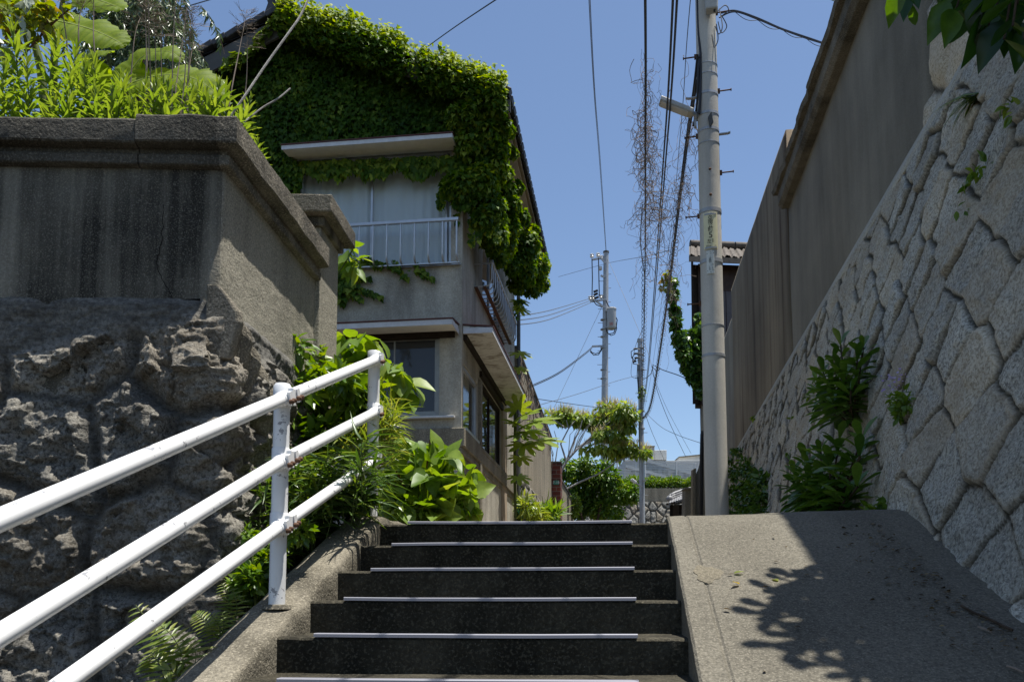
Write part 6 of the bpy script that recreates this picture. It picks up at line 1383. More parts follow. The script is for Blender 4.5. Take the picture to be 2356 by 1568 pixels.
# reddish climber, top left
rv = thing('reddish_climber', 'reddish-green climbing plant with pale-backed leaves at the top left corner', 'climber', at_d(40, 300, 4.9))
mb = MB()
for pts in (((0, 190, 4.9), (60, 120, 4.9), (115, 60, 4.9), (160, 20, 4.9)), ((60, 120, 4.9), (30, 60, 4.9), (5, 10, 4.9)), ((90, 90, 4.9), (110, 40, 4.9), (100, -10, 4.9)), ((40, 300, 4.9), (35, 200, 4.9), (0, 100, 4.9))): mb.tube(line3(pts, 8), .006, 5)
mb.build('stems', M['red_stem'], rv); cl = []; cp_ = []
for (x, y, r, k) in ((20, 30, 32, 60), (75, 20, 34, 60), (110, 45, 22, 35), (40, 75, 26, 35), (15, 110, 24, 30), (85, 70, 20, 25), (135, 18, 20, 25)): q = at_d(x, y, 4.9); cl.append((tuple(q), (r/FPX*4.9,)*3, k))
foliage('leaves', 'ovate', cl, .075, M['red_leaf'], rv, 1, .5, .3)
for (x, y, k) in ((62, 5, 5), (50, 42, 4), (55, 60, 4), (14, 108, 6), (20, 120, 6), (5, 130, 4), (35, 160, 5), (80, 2, 4)): q = at_d(x, y, 4.8); cp_.append((tuple(q), (.02, .02, .025), k))
foliage('pale_leaves', 'ovate', cp_, .075, M['pale_leaf'], rv, 1, .2, .8)
# willow
wi = thing('willow', 'drooping narrow-leaved willow-like tree behind the weeds', 'tree', at_d(330, 330, 9))
mb = MB(); mb.tube(A3((330, 330, 9), (328, 120, 9), (320, -60, 9)), [.09, .07, .04], 8); P = []; AX = []
for k in range(150):
    x = 318 + random.gauss(0, 50); y = -70 + random.random()*160 + abs(x - 320)*.45; d = 9 + random.uniform(-.6, .7); L = random.uniform(70, 170)
    pts = [at_d(x + (x - 318)*.35*t + 3*math.sin(k + 5*t), y + L*t*t*.6 + L*.35*t - 14*t*(1 - t), d) for t in np.linspace(0, 1, 9)]; mb.tube([at_d(324, max(-58, min(300, y + 20)), 9)] + pts, .003, 4, cap=False)
    n = int(L*.42)
    for _ in range(n): t = random.random(); i = min(7, int(t*8)); q = pts[i].lerp(pts[i + 1], t*8 - i); P.append(tuple(q)); AX.append((random.gauss(0, .5), random.gauss(0, .5), -1.0 + random.gauss(0, .3)))
mb.build('branches', M['bark_dark'], wi, smooth=True)
P = np.array(P); leaves('leaves', 'lance', P, AX, rnd(len(P)) + [0, 0, .4], .085 + .05*RNG.random(len(P)), M['willow'], wi)
# dry stalks
ds = []
for v in range(4):
    t = thing('dead_stalk', 'thin dry weed stalk with a wispy head above the garden wall', 'dead stalk', (0, 0, 0), 'dry stalks above the garden wall'); rr = random.Random(90 + v); mb = MB(); h = 1.0
    st = [Vector((.04*math.sin(q*3 + v) * q + (.1, -.05, .02, .06)[v]*q*q, .02*q, h*q)) for q in np.linspace(0, 1, 14)]; mb.tube(st, [.0042*(1.15 - .8*q) for q in np.linspace(0, 1, 14)], 5)
    for k in range(26):
        q = rr.uniform(.72, 1); i = min(12, int(q*13)); a = st[i].lerp(st[i + 1], q*13 - i); an = rr.uniform(0, 6.28); L = rr.uniform(.03, .1)*(1.25 - q)/.3
        b = a + Vector((math.cos(an)*L*.8, math.sin(an)*L*.8, L*.55)); mb.tube([a, a.lerp(b, .5) + Vector((0, 0, .004)), b], .0011, 3, cap=False); 
        for _ in range(2): c_ = b + Vector((rr.uniform(-.02, .02), rr.uniform(-.02, .02), rr.uniform(-.005, .02))); mb.tube([a.lerp(b, .6), c_], .0009, 3, cap=False)
    mb.build('stalk', M['dry'], t); ds.append(t)
for i, (x0, y0, x1, y1, d) in enumerate(((155, 120, 148, -10, 4.8), (182, 110, 175, -20, 4.9), (218, 120, 204, -15, 4.9), (330, 262, 340, 10, 4.75), (345, 262, 352, 30, 4.9), (352, 262, 372, 35, 4.8), (335, 200, 345, -10, 5), (395, 262, 410, -40, 4.7), (400, 262, 422, -10, 4.9), (415, 262, 445, 60, 4.7), (425, 262, 452, 32, 4.75), (430, 262, 448, 85, 5), (525, 262, 563, -5, 4.8), (560, 255, 583, 70, 5.3), (370, 250, 380, 60, 5.2), (300, 190, 322, 30, 5.1))):
    s_ = ds[i % 4]; a = at_d(x0, y0, d); b = at_d(x1, y1, d); v = b - a; o = s_ if i < 4 else copy_tree(s_)
    o.location = a; o.rotation_euler = v.to_track_quat('Z', 'Y').to_euler(); o.scale = (1, 1, v.length)
tw = thing('bare_branch', 'thick bare twig slanting up from the coping to the sky', 'branch', at_d(520, 280, 4.75)); MB().tube(line3(((520, 282, 4.75), (560, 225, 4.8), (612, 148, 4.9), (668, 70, 5), (690, 38, 5.05), (712, -8, 5.1)), 6), .0072, 6).build('twig', M['bark'], tw, smooth=True)
tw = thing('bare_branch', 'shorter bare twig leaning right above the sloping coping', 'branch', at_d(548, 292, 4.9)); MB().tube(line3(((548, 292, 4.9), (600, 250, 5), (640, 226, 5.05), (668, 203, 5.1)), 6), .005, 6).build('twig', M['bark'], tw, smooth=True)

# ================================================================ SHRUBS BY THE STEPS
def bush(name, label, cat, base, cl, tmpl, size, mat, stems, up=.6, droop=.4, tm=1, stemmat='green_stem', r=.007):
    t = thing(name, label, cat, base); mb = MB()
    for p in stems: mb.tube(p, r, 5)
    mb.build('stems', M[stemmat], t, smooth=True); foliage('leaves', tmpl, cl, size, M[mat], t, 1, up, droop, .4, tm); return t
def pxcl(L, d, jit=.15, sy=1): return [(tuple(at_d(x, y, d + random.uniform(-jit, jit))), (r/FPX*d, r/FPX*d*1.1, r/FPX*d*sy), k) for x, y, r, k in L]
gb_ = at_d(700, 1180, 5.6); gb_.z = float(slope_z(gb_.y))
stems = [line3([(690 + 8*k, 1180, 5.6), (670 + 22*k, 1000, 5.6), (x, y, 5.6)], 5) for k, (x, y) in enumerate(((640, 850), (680, 800), (720, 850), (760, 900), (800, 880), (840, 900), (700, 900), (640, 920)))]
bush('glossy_shrub', 'glossy oval-leaved shrub behind the railing posts at the end of the garden wall', 'shrub', gb_, [(c_, r_, int(n_*1.7)) for c_, r_, n_ in pxcl(((640, 830, 26, 44), (680, 800, 24, 36), (660, 850, 34, 70), (720, 830, 30, 54), (640, 890, 36, 80), (690, 890, 36, 90), (740, 880, 36, 80), (790, 880, 34, 76), (640, 950, 36, 84), (700, 950, 40, 110), (760, 940, 40, 110), (820, 920, 36, 90), (850, 950, 34, 80), (800, 980, 40, 100), (740, 1000, 40, 90), (860, 905, 24, 46), (870, 1000, 24, 46), (840, 1030, 26, 50), (665, 768, 10, 7), (700, 1030, 36, 70), (640, 1010, 30, 60)), 5.6, .3)], 'ovate', .1, 'shrub', stems, .75, .35)
b_ = at_d(800, 1190, 6.6)
bush('big_leaf_sapling', 'sapling with large pointed soft leaves rising behind the upper railing post', 'sapling', b_, pxcl(((800, 790, 26, 9), (840, 790, 22, 7), (790, 820, 30, 9), (870, 830, 24, 8), (840, 830, 26, 7), (920, 860, 24, 8), (940, 880, 18, 7), (900, 840, 22, 7), (890, 880, 24, 7), (930, 905, 14, 4), (770, 860, 24, 6)), 6.6, .2), 'heart', .18, 'heart', [line3([(800, 1190, 6.6), (800, 950, 6.6), (810, 790, 6.6)], 6), line3([(800, 1000, 6.6), (860, 900, 6.6), (930, 870, 6.6)], 6)], .9, .7)
b_ = at_d(770, 640, 6.9)
bush('leafy_sprig', 'bright leafy sprig poking past the concrete pier below the window guard', 'sprig', b_, pxcl(((800, 590, 9, 9), (822, 600, 10, 9), (810, 615, 9, 8), (806, 570, 6, 5)), 6.9, .1), 'ovate', .15, 'heart', [line3([(760, 650, 6.9), (790, 610, 6.9), (812, 572, 6.9)], 6)], .8, .7)
b_ = at_d(980, 1200, 7.2); b_.z = road_z(7)
bush('heart_leaf_shrub', 'light-green shrub of big heart-shaped leaves at the head of the steps', 'shrub', b_, pxcl(((985, 1035, 22, 12), (940, 1030, 24, 12), (1010, 1050, 26, 14), (960, 1070, 30, 18), (1040, 1060, 24, 12), (910, 1080, 26, 16), (900, 1120, 26, 18), (950, 1120, 32, 24), (1000, 1100, 32, 24), (1050, 1110, 28, 20), (1080, 1090, 14, 7), (1075, 1130, 22, 14), (1030, 1150, 30, 24), (980, 1160, 30, 24), (920, 1160, 30, 26), (1070, 1165, 22, 16), (890, 1165, 20, 16), (940, 1185, 30, 22), (1010, 1188, 30, 24), (1060, 1190, 24, 16)), 7.2, .4)[::1], 'heart', .175, 'heart', [line3([(985, 1210, 7.2), (980, 1100, 7.2), (990, 1010, 7.2)], 6), line3([(985, 1200, 7.2), (1040, 1120, 7.2), (1075, 1090, 7.2)], 6), line3([(960, 1200, 7.2), (930, 1120, 7.2), (905, 1070, 7.2)], 6), line3([(980, 1100, 7.2), (1010, 1070, 7.2), (1045, 1050, 7.2)], 6)], .9, .55, 1, 'red_stem')
bush('small_leaf_bush', 'low small-leaved bush under the heart-leaved shrub', 'bush', at_d(950, 1200, 6.9), pxcl([(x, 1170 + 8*math.sin(x), 20, 70) for x in range(880, 1080, 20)], 6.9, .2), 'ovate', .07, 'shrub', [line3([(975, 1225, 6.9), (930 + 18*k, 1205, 6.9), (905 + 30*k, 1170, 6.9)], 4) for k in range(6)], .8, .2)
# bamboo grass clump
bg = thing('bamboo_grass', 'dark tuft of long bamboo grass blades between the two railing posts', 'grass', at_d(700, 1230, 5.0)); P = []; AX = []; mb = MB()
for _ in range(95):
    x = random.uniform(590, 850); y1_ = 1150 + (x - 590)*-.35 + random.uniform(-60, 40); d = 5.0 + random.uniform(-.5, .4); y0 = y1_ + random.uniform(70, 150)
    pts = line3([(x + random.uniform(-20, 20), y0, d), (x, (y0 + y1_)/2, d), (x + random.uniform(-15, 25), y1_, d)], 4); mb.tube(pts, .0025, 4, cap=False)
    for _ in range(11): q = random.choice(pts[2:]); P.append(tuple(q)); an = random.uniform(0, 6.28); AX.append((math.cos(an), math.sin(an), random.uniform(-.2, 1.0)))
mb.build('culms', M['green_stem'], bg); P = np.array(P); leaves('blades', 'blade', P, AX, rnd(len(P), .5) + [0, 0, 1], .16 + .12*RNG.random(len(P)), M['grass'], bg)
bg = thing('bamboo_grass', 'bright sunlit spray of bamboo grass at the upper railing post', 'grass', at_d(880, 1060, 5.6)); P = []; AX = []
for (x, y, k) in ((890, 950, 60), (885, 985, 60), (880, 1020, 50), (840, 1010, 60), (800, 1030, 60), (760, 1045, 50), (870, 1050, 40)):
    for _ in range(k): P.append(tuple(at_d(x + random.gauss(0, 10), y + random.gauss(0, 14), 5.4 + random.uniform(-.2, .2)))); AX.append((random.gauss(.4, .6), random.gauss(-.2, .6), random.uniform(-.2, 1)))
MB().tube(line3([(850, 1190, 5.4), (870, 1050, 5.4), (890, 940, 5.4)], 6), .005, 5).build('culms', M['green_stem'], bg)
P = np.array(P); leaves('blades', 'blade', P, AX, rnd(len(P), .4) + [0, 0, 1], .13 + .08*RNG.random(len(P)), M['fern'], bg)
# shaded fill along the wall foot
bush('mugwort', 'feathery small-leaved mugwort clump at the foot of the nearer railing post', 'weed', at_d(600, 1400, 4.2), pxcl(((570, 1230, 16, 60), (590, 1255, 26, 120), (560, 1290, 26, 120), (610, 1290, 28, 140), (575, 1330, 30, 150), (610, 1330, 24, 110), (545, 1350, 22, 90), (650, 1240, 24, 90), (690, 1220, 26, 90), (640, 1290, 20, 80), (590, 1365, 22, 90)), 4.25, .12), 'small', .05, 'shrub', [line3([(590, 1420, 4.2), (585, 1330, 4.2), (575, 1240, 4.2)], 4)], .8, .1)
bush('leafy_weed', 'dark leafy weeds in the gap behind the nearer railing post', 'weed', at_d(720, 1300, 4.6), pxcl(((640, 1210, 26, 60), (700, 1180, 30, 80), (760, 1150, 30, 80), (810, 1130, 26, 70), (680, 1240, 26, 70), (740, 1200, 26, 70), (800, 1165, 26, 70), (840, 1150, 20, 60), (610, 1180, 24, 60), (600, 1120, 24, 60), (650, 1110, 26, 60)), 5.0, .25), 'ovate', .07, 'dark_leaf', [line3([(720, 1300, 4.9), (715, 1220, 4.9), (705, 1170, 4.9)], 4)], .6, .2)
def fern(name, label, base, fronds, size=.07):
    t = thing(name, label, 'fern', base); mb = MB(); P = []; AX = []; NM = []; SZ = []
    for pts in fronds:
        c = line3(pts, 10); mb.tube(c, .002, 4, cap=False); n = len(c)
        for k in range(4, n - 1, 2):
            d = (c[k + 1] - c[k - 1]).normalized(); up_ = Vector((.2, -.6, .8)); s = d.cross(up_).normalized(); t_ = k/n
            for sgn in (-1, 1): P.append(tuple(c[k])); AX.append(tuple(s*sgn + d*.45 + Vector((0, 0, -.15)))); NM.append(tuple(up_)); SZ.append(size*(math.sin(PI*min(1, t_*.82 + .17))**.8 + .08))
    mb.build('rachis', M['green_stem'], t); leaves('pinnae', 'lance', P, AX, NM, np.array(SZ), (np_m := M['fern']), t)
fern('fern', 'yellow-green fern arching over the dark stones left of the kerb', at_d(400, 1560, 3.35), [[(420, 1570, 3.3), (390, 1500, 3.35), (350, 1440, 3.4), (312, 1390, 3.4)], [(425, 1570, 3.3), (420, 1510, 3.3), (395, 1460, 3.3), (360, 1430, 3.3)], [(440, 1570, 3.3), (450, 1500, 3.35), (420, 1470, 3.4)], [(380, 1580, 3.25), (370, 1530, 3.3), (345, 1500, 3.3)], [(430, 1580, 3.25), (400, 1545, 3.25), (370, 1540, 3.2)]], .09)
fern('fern', 'young upright fern frond just below the nearer railing post', at_d(535, 1440, 3.75), [[(530, 1450, 3.75), (528, 1410, 3.75), (525, 1370, 3.75), (510, 1340, 3.75)], [(535, 1450, 3.75), (545, 1400, 3.75), (535, 1350, 3.75)]], .06)
fern('fern', 'small fern between the arching fern and the upright fronds', at_d(490, 1480, 3.6), [[(505, 1480, 3.6), (490, 1450, 3.6), (465, 1420, 3.6), (450, 1408, 3.6)], [(508, 1480, 3.6), (505, 1440, 3.6), (485, 1412, 3.6)], [(500, 1485, 3.6), (515, 1440, 3.6), (510, 1405, 3.6)]], .06)

# ================================================================ PLANTS ALONG THE LANE WALL
fa_ = thing('fatsia', 'fatsia with big hand-shaped leaves leaning from the ivy house corner', 'shrub', at_d(1185, 1130, 17.5)); P = []; AX = []; NM = []; SZ = []; mb = MB()
mb.tube(line3([(1186, 1190, 17.6), (1184, 1050, 17.5), (1186, 950, 17.4)], 6), .03, 6)
for (x, y, s, ax) in ((1200, 955, .55, (.6, -.3, .2)), (1228, 968, .62, (1, -.3, .1)), (1215, 990, .5, (.7, -.6, -.3)), (1195, 1000, .45, (.2, -.9, -.3)), (1240, 1012, .6, (1, -.4, -.1)), (1205, 1020, .5, (.3, -.8, -.6)), (1190, 975, .45, (-.3, -.8, .2)), (1196, 1050, .35, (.4, -.7, -.6)), (1192, 1095, .35, (.5, -.6, -.5)), (1192, 940, .4, (.1, -.5, .8)), (1194, 690, .3, (.5, -.5, -.5)), (1196, 710, .3, (.6, -.4, -.5)), (1194, 810, .35, (.7, -.4, -.4)), (1192, 845, .3, (.4, -.6, -.5))):
    q = at_d(x, y, 17.2); P.append(tuple(q)); AX.append(ax); NM.append((.1, -.5, .85)); SZ.append(s*1.0); mb.tube([at_d(1186, y + 10, 17.4), at_d((x + 1186)/2, y - 4, 17.3), q], .007, 4)
mb.build('stems', M['green_stem'], fa_); leaves('leaves', 'palm', P, AX, NM, np.array(SZ), M['heart'], fa_, .6 + .35*RNG.random(len(P)))
bush('ferny_weed', 'yellow-green ferny weeds at the foot of the lane wall', 'weed', at_d(1215, 1200, 19), pxcl(((1210, 1165, 14, 60), (1225, 1175, 16, 70), (1205, 1185, 14, 60), (1240, 1185, 14, 60), (1205, 1145, 9, 25)), 19.5, .5), 'lance', .3, 'fern', [line3([(1212, 1200, 19.5), (1210, 1150, 19.5)], 4)], .8, .3)
bush('oleander', 'upright lance-leaved shoot at the foot of the lane wall by the brick pillar', 'shrub', at_d(1255, 1200, 21), pxcl(((1248, 1165, 6, 8), (1252, 1180, 16, 36), (1265, 1178, 16, 40), (1275, 1186, 12, 26), (1244, 1187, 12, 26)), 21, .4), 'lance', .42, 'heart', [line3([(1255, 1200, 21), (1247, 1140, 21)], 4)], .7, -.2)
bush('low_yellow_shrub', 'low yellowish shrub spilling out beneath the rounded bush', 'shrub', at_d(1330, 1150, 38), pxcl(((1325, 1150, 8, 90), (1330, 1165, 9, 90), (1322, 1178, 8, 80), (1320, 1140, 6, 40)), 38, .4), 'small', .16, 'weed', [line3([(1325, 1200, 38), (1326, 1150, 38)], 3)])

# ================================================================ PLANTS ON THE RIGHT WALL
def onwall(x, y):       # a point on the stone face
    r = ray(x, y); lo_, hi_ = .5, 40
    for _ in range(50):
        m_ = (lo_ + hi_)/2; p = CAM + r*(m_/r.dot(FH))
        if p.x < wallR(p.y, p.z) - .02: lo_ = m_
        else: hi_ = m_
    return CAM + r*(lo_/r.dot(FH))
def rosette(name, label, cat, base, tips, n, size, tmpl='oblan', mat='dark_leaf', r=.008, up=.7):
    t = thing(name, label, cat, base); mb = MB(); P = []; AX = []; NM = []; SZ = []
    for tip in tips:
        mid = base.lerp(tip, .5) + Vector((-.05, -.03, -.04)); c = [base.lerp(mid, q)*(1 - q) + mid.lerp(tip, q)*q for q in np.linspace(0, 1, 10)]; mb.tube(c, r, 5, cap=False)
        for k in range(n):
            q = .45 + .55*(k + 1)/n; i = min(8, int(q*9)); p = c[i].lerp(c[i + 1], q*9 - i); an = k*2.4 + random.random(); el = -.2 + 1.3*((k + 1)/n)**2
            AX.append((math.cos(an)*math.cos(el), math.sin(an)*math.cos(el), math.sin(el))); NM.append((-math.cos(an)*math.sin(el)*.8, -math.sin(an)*math.sin(el)*.8, math.cos(el) + .1)); P.append(tuple(p)); SZ.append(size*random.uniform(.7, 1.1)*(1.1 - .4*k/n))
    mb.build('stems', M['bark_dark'], t, smooth=True); leaves('leaves', tmpl, P, AX, np.array(NM) + rnd(len(P), .15), np.array(SZ), M[mat], t, .3 + .6*RNG.random(len(P))); return t
b0 = onwall(1975, 985)
rosette('wall_shrub', 'dark long-leaved shrub rooted high in the granite wall', 'shrub', b0, [onwall(x + 22, y) + Vector((-q*.6, -q*.2, 0)) for x, y, q in ((1960, 795, .3), (1925, 860, .35), (1995, 830, .25), (1950, 880, .4), (1990, 900, .3), (1930, 930, .35), (1965, 930, .4), (2000, 800, .2), (1940, 830, .3), (1975, 870, .3), (1910, 900, .35), (1960, 850, .3))], 22, .23)
b0 = onwall(1945, 1170); b0.z = gz(b0.y) + .02; b0.x -= .08
rosette('wall_shrub', 'larger dark shrub growing at the foot of the granite wall beyond the ramp', 'shrub', b0, [onwall(x + 30, y) + Vector((-q*.55, -q*.2, 0)) for x, y, q in ((1950, 1010, .3), (1880, 1060, .4), (1920, 1040, .4), (1985, 1050, .2), (1860, 1110, .45), (1900, 1110, .45), (1955, 1090, .3), (1990, 1010, .2), (1870, 1150, .4), (1930, 1140, .4), (1990, 1120, .25), (1850, 1090, .4), (1905, 1160, .35), (1890, 1080, .4), (1940, 1070, .35), (1970, 1150, .3), (1920, 1100, .4))], 22, .26)
b0 = onwall(2085, 960); cl = [(tuple(onwall(x, y) + Vector((-.04, -.02, 0))), (.035, .05, .05), k) for x, y, k in ((2075, 920, 40), (2095, 915, 40), (2085, 940, 50), (2080, 955, 30), (2100, 930, 30))]
fc_ = bush('wall_herb', 'round bright green herb with mauve flowers in a joint of the granite wall', 'herb', b0, cl, 'small', .05, 'weed', [[b0, b0 + Vector((-.05, -.02, .06))]], .7, .2, .5, 'green_stem', .003)
for k in range(34):
    x, y = random.choice(((2065, 870), (2090, 865), (2080, 885), (2105, 880), (2075, 900))); p = onwall(x + random.gauss(0, 9), y + random.gauss(0, 8)) + Vector((-random.uniform(.03, .11), -.03, 0))
    leaves('flower', 'heart', [p], [(random.gauss(0, 1), random.gauss(0, 1), .4)], [(-.6 + random.gauss(0, .4), -.7, .4)], .017, M['mauve'], fc_)
def wallbush(name, label, L, size, tmpl='small', mat='dark_leaf', dep=.06, cat='weed'):
    b0 = onwall(L[0][0], L[0][1]); cl = [(tuple(onwall(x, y) + Vector((-dep*.6, 0, 0))), (dep, r/FPX*5, r/FPX*5), k) for x, y, r, k in L]
    return bush(name, label, cat, b0, cl, tmpl, size, mat, [[b0, b0 + Vector((-.05, 0, .05))]], .6, .3, 1, 'green_stem', .003)
wallbush('wall_weed', 'low green weeds at the foot of the granite wall where the ramp tops out', ((2030, 1180, 22, 50), (2050, 1165, 20, 40), (2015, 1175, 16, 30), (2085, 1220, 12, 14)), .06, 'ovate', 'shrub')
wallbush('wall_creeper', 'feathery green creeper mat low on the wall behind the utility pole', [(1694 + (k % 6)*15 + random.uniform(-8, 8), 1185 - (k//6)*30*(1 - .08*(k % 6)) + random.uniform(-8, 8), 22, 70) for k in range(36)], .1, 'small', 'dark_leaf', .12, 'creeper')
wallbush('wall_weed', 'few small leaves in a joint high on the granite wall', ((2260, 395, 14, 9), (2250, 420, 12, 7), (2275, 380, 10, 6), (2230, 478, 8, 4)), .07, 'ovate', 'shrub', .05)
wallbush('wall_weed', 'sprig of small leaves left of the upper wall shrub', ((1880, 890, 12, 14), (1895, 870, 12, 16), (1870, 910, 8, 8), (1830, 955, 8, 8), (1820, 1040, 9, 8), (1740, 960, 8, 10)), .08, 'ovate', 'shrub', .05)
wallbush('wall_weed', 'small bright leaves at the right edge high on the granite wall', ((2340, 245, 12, 10), (2352, 255, 10, 8)), .06, 'ovate', 'shrub', .05)
b0 = onwall(2262, 218); gt_ = thing('grass_tuft', 'drooping tuft of thin grass in a joint near the top of the granite wall', 'grass', b0); P = np.array([tuple(b0 + Vector((-.02, random.uniform(-.03, .03), 0))) for _ in range(26)])
leaves('blades', 'blade', P, [(-.25 + random.gauss(0, .2), 1.0*random.uniform(.3, 1.1), random.uniform(.0, .6)) for _ in range(26)], [(-.5, -.3, .8)]*26, .2 + .14*RNG.random(26), M['grass'], gt_)
# tree overhanging the top right corner; it throws the leaf shadow on the ramp
ot = thing('overhanging_tree', 'broad-leaved tree growing out of the wall at the top right corner', 'tree', (2.6, 2.9, 5.15)); mb = MB()
mb.tube([(2.62, 2.9, 5.15), (2.4, 2.85, 5.25), (2.2, 2.8, 5.3)], [.05, .045, .04], 10)
tips = []
SD = -SDIR/SDIR.z
def shade_pt(x, y, z):   # a twig at height z whose sun shadow falls on this spot of the ramp
    d = .0
    r = ray(x, y); lo_, hi_ = 1.0, 8.0
    for _ in range(40):
        m_ = (lo_ + hi_)/2; p = CAM + r*(m_/r.dot(FH))
        if p.z > float(slope_z(p.y)) + .03: lo_ = m_
        else: hi_ = m_
    p = CAM + r*(lo_/r.dot(FH)); return p - SD*(z - p.z)
hub = [Vector((1.9, 2.9, 5.3)), Vector((1.8, 2.4, 5.2)), Vector((1.9, 3.5, 5.25)), Vector((1.95, 1.9, 5.2))]
for h_ in hub: mb.tube([Vector((2.2, 2.8, 5.3)), (Vector((2.2, 2.8, 5.3)) + h_)/2 + Vector((0, 0, .08)), h_], [.035, .028, .02], 7)
P = []; AX = []; SZ = []
def spray(tip, n=9, L=.17, h=None):
    h_ = min(hub, key=lambda q: (q - tip).length); m_ = h_.lerp(tip, .55) + Vector((0, 0, .12)); c = [h_.lerp(m_, q)*(1 - q) + m_.lerp(tip, q)*q for q in np.linspace(0, 1, 8)]; mb.tube(c, [.012 - .001*i for i in range(8)], 5, cap=False)
    for k in range(n):
        q = 1 - .6*(k/n); i = min(6, int(q*7)); p = c[i].lerp(c[i + 1], q*7 - i); d = (tip - h_).normalized(); an = k*2.4
        P.append(tuple(p)); AX.append((d.x + math.cos(an)*.9, d.y + math.sin(an)*.9, -.25 + random.uniform(-.3, .2))); SZ.append(L*random.uniform(.75, 1.15))
for (x, y) in ((1830, 1330), (1790, 1360), (1770, 1400), (1760, 1420), (1850, 1375), (1880, 1400), (1820, 1440), (1850, 1470), (1880, 1450), (1810, 1495), (1850, 1510), (1930, 1460), (1940, 1500), (1960, 1540), (2010, 1530), (2060, 1550), (1960, 1420), (1990, 1480), (1930, 1390), (1900, 1350), (2000, 1440), (2050, 1490), (2100, 1530)):
    spray(shade_pt(x, y, 4.7 + random.uniform(-.15, .5)), 7, .19)
for _ in range(10):
    p = shade_pt(random.uniform(1960, 2330), random.uniform(1330, 1560), random.uniform(4.9, 5.5)); spray(p, 8, .18)
for (x, y, d) in ((2080, -10, 3.7), (2150, -20, 3.7), (2200, 20, 3.6), (2230, 60, 3.5), (2290, 30, 3.4), (2330, 60, 3.3), (2270, 80, 3.5), (2340, 10, 3.3), (2310, 90, 3.4), (2250, 10, 3.6), (2356, 90, 3.3), (2180, -40, 3.7), (2300, -30, 3.4)): spray(at_d(x, y, d), 7, .16)
mb.build('branches', M['bark_dark'], ot, smooth=True)
P = np.array(P); leaves('leaves', 'oblan', P, AX, rnd(len(P), .25) + [0, 0, 1], np.array(SZ)*1.1, M['canopy_leaf'], ot, RNG.random(len(P)))
P = []; AX = []; SZ = []
for (x, y, s) in ((2075, 5, .17), (2100, 10, .17), (2090, -5, .15), (2180, 40, .2), (2195, 10, .18), (2190, 60, .2), (2250, 30, .2), (2260, 70, .22), (2290, 50, .22), (2305, 85, .22), (2330, 60, .2), (2350, 90, .22), (2240, -10, .2), (2320, 20, .22), (2280, 10, .22), (2345, 40, .22)):
    P.append(tuple(at_d(x, y - 40, 3.55 + random.uniform(-.15, .15)))); AX.append((random.uniform(-.5, .2), random.uniform(-.3, .4), -1)); SZ.append(s)
leaves('leaves', 'ovate', np.array(P), AX, rnd(len(P), .3) + [-.3, -1, .3], np.array(SZ), M['canopy_leaf'], ot, RNG.random(len(P)))
# fallen leaves and twigs on the ramp
fl = []
for i, (x, y) in enumerate(((1688, 1318), (1790, 1335), (1700, 1342), (1960, 1290), (1760, 1500))):
    r = ray(x, y); lo_, hi_ = 1, 8
    for _ in range(40):
        m_ = (lo_ + hi_)/2; p = CAM + r*(m_/r.dot(FH))
        if p.z > float(slope_z(p.y)) + .045: lo_ = m_
        else: hi_ = m_
    p = CAM + r*(lo_/r.dot(FH)); fl.append(p)
for i, p in enumerate(fl[:3]): tag(leaves('fallen_leaf', 'ovate', [p], [(math.cos(i*2), math.sin(i*2), .35)], [(0, -.3, 1)], .05, M['red_leaf'], None, [.4 + .2*i]), ('tan fallen leaf near the ramp kerb', 'pale fallen leaf by the shadow edge on the ramp', 'small fallen leaf nearest the steps on the ramp')[i], 'leaf')

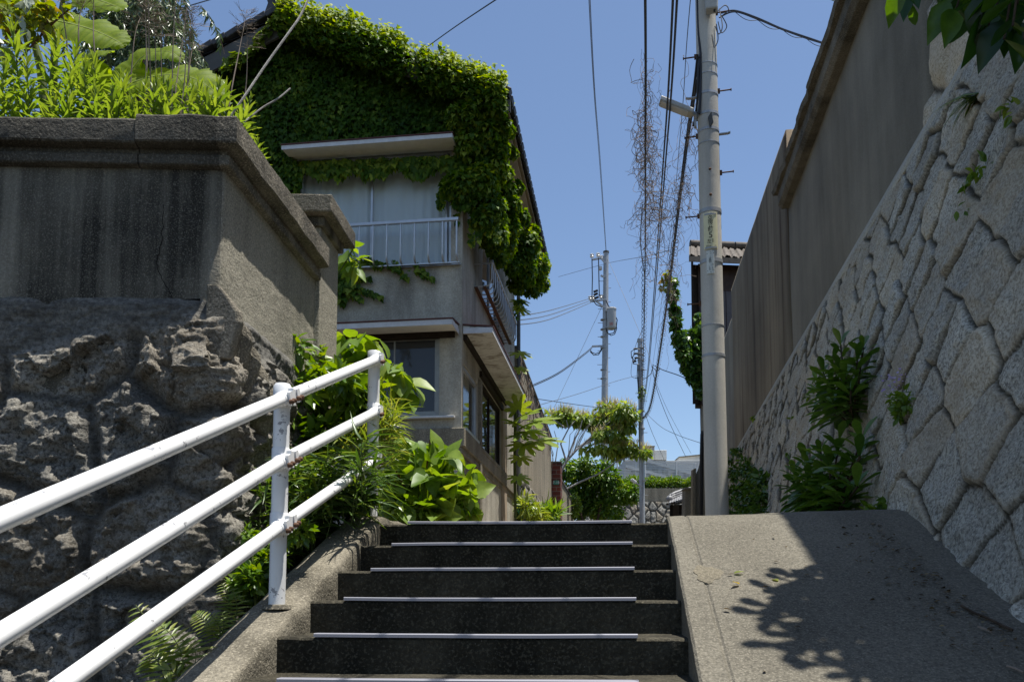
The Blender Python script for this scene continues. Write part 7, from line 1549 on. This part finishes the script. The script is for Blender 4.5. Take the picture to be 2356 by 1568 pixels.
def on_ramp(x, y, up=.045):
    r = ray(x, y); lo_, hi_ = 1, 8
    for _ in range(40):
        m_ = (lo_ + hi_)/2; p = CAM + r*(m_/r.dot(FH))
        if p.z > float(slope_z(p.y)) + up: lo_ = m_
        else: hi_ = m_
    return CAM + r*(lo_/r.dot(FH))
for i, (pts, lab) in enumerate(((((2212, 1392), (2240, 1408), (2275, 1422), (2310, 1440), (2330, 1448)), 'long dark twig lying along the foot of the granite wall on the ramp'), (((2250, 1440), (2268, 1446), (2282, 1452)), 'short pale twig lying below the long twig on the ramp'), (((2316, 1530), (2336, 1536), (2354, 1545)), 'pale twig at the lower right corner of the ramp'))):
    tag(MB().tube([on_ramp(x, y, .05) for x, y in pts], (.006, .004, .004)[i], 5).build('twig', M[('bark_dark', 'dry', 'dry')[i]], None, smooth=True), lab, 'twig')
rs = random.Random(5); P = []; AX = []
for _ in range(170):
    x = rs.uniform(2005, 2356); yb = 1183 + (x - 2010)*.82 + (14 if x > 2100 else 4); p = on_ramp(x - rs.random()**2*150, yb + rs.uniform(-2, 22), .05); P.append(tuple(p)); AX.append((rs.gauss(0, 1), rs.gauss(0, 1), rs.uniform(-.1, .3)))
for _ in range(26): p = on_ramp(rs.uniform(1600, 2200), rs.uniform(1230, 1560), .05); P.append(tuple(p)); AX.append((rs.gauss(0, 1), rs.gauss(0, 1), .05))
lt = leaves('leaf_litter', 'ovate', P, AX, rnd(len(P), .3) + [0, 0, 1], .012 + .022*RNG.random(len(P)), M['litter'], None); tag(lt, 'dry leaf litter and grit scattered along the foot of the granite wall', kind='stuff')
c_ = on_ramp(1628, 1318, .04); ring = []
k = 30; pm = MB(); pts = []
for i in range(k): a = 2*PI*i/k; q = 1 + .16*math.sin(3*a + 1) + .1*math.sin(7*a); x = c_.x + .062*q*math.cos(a); y = c_.y + .1*q*math.sin(a); pts.append((x, y))
pm.add([(x, y, float(slope_z(y)) + .026) for x, y in pts] + [(x, y, float(slope_z(y)) + .0405) for x, y in pts], [tuple(range(k, 2*k))] + [(i, (i + 1) % k, k + (i + 1) % k, k + i) for i in range(k)])
rp = [o for o in bpy.data.objects if o.name == 'ramp'][0]
pm.build('repair_patch', M['conc_patch'], rp)
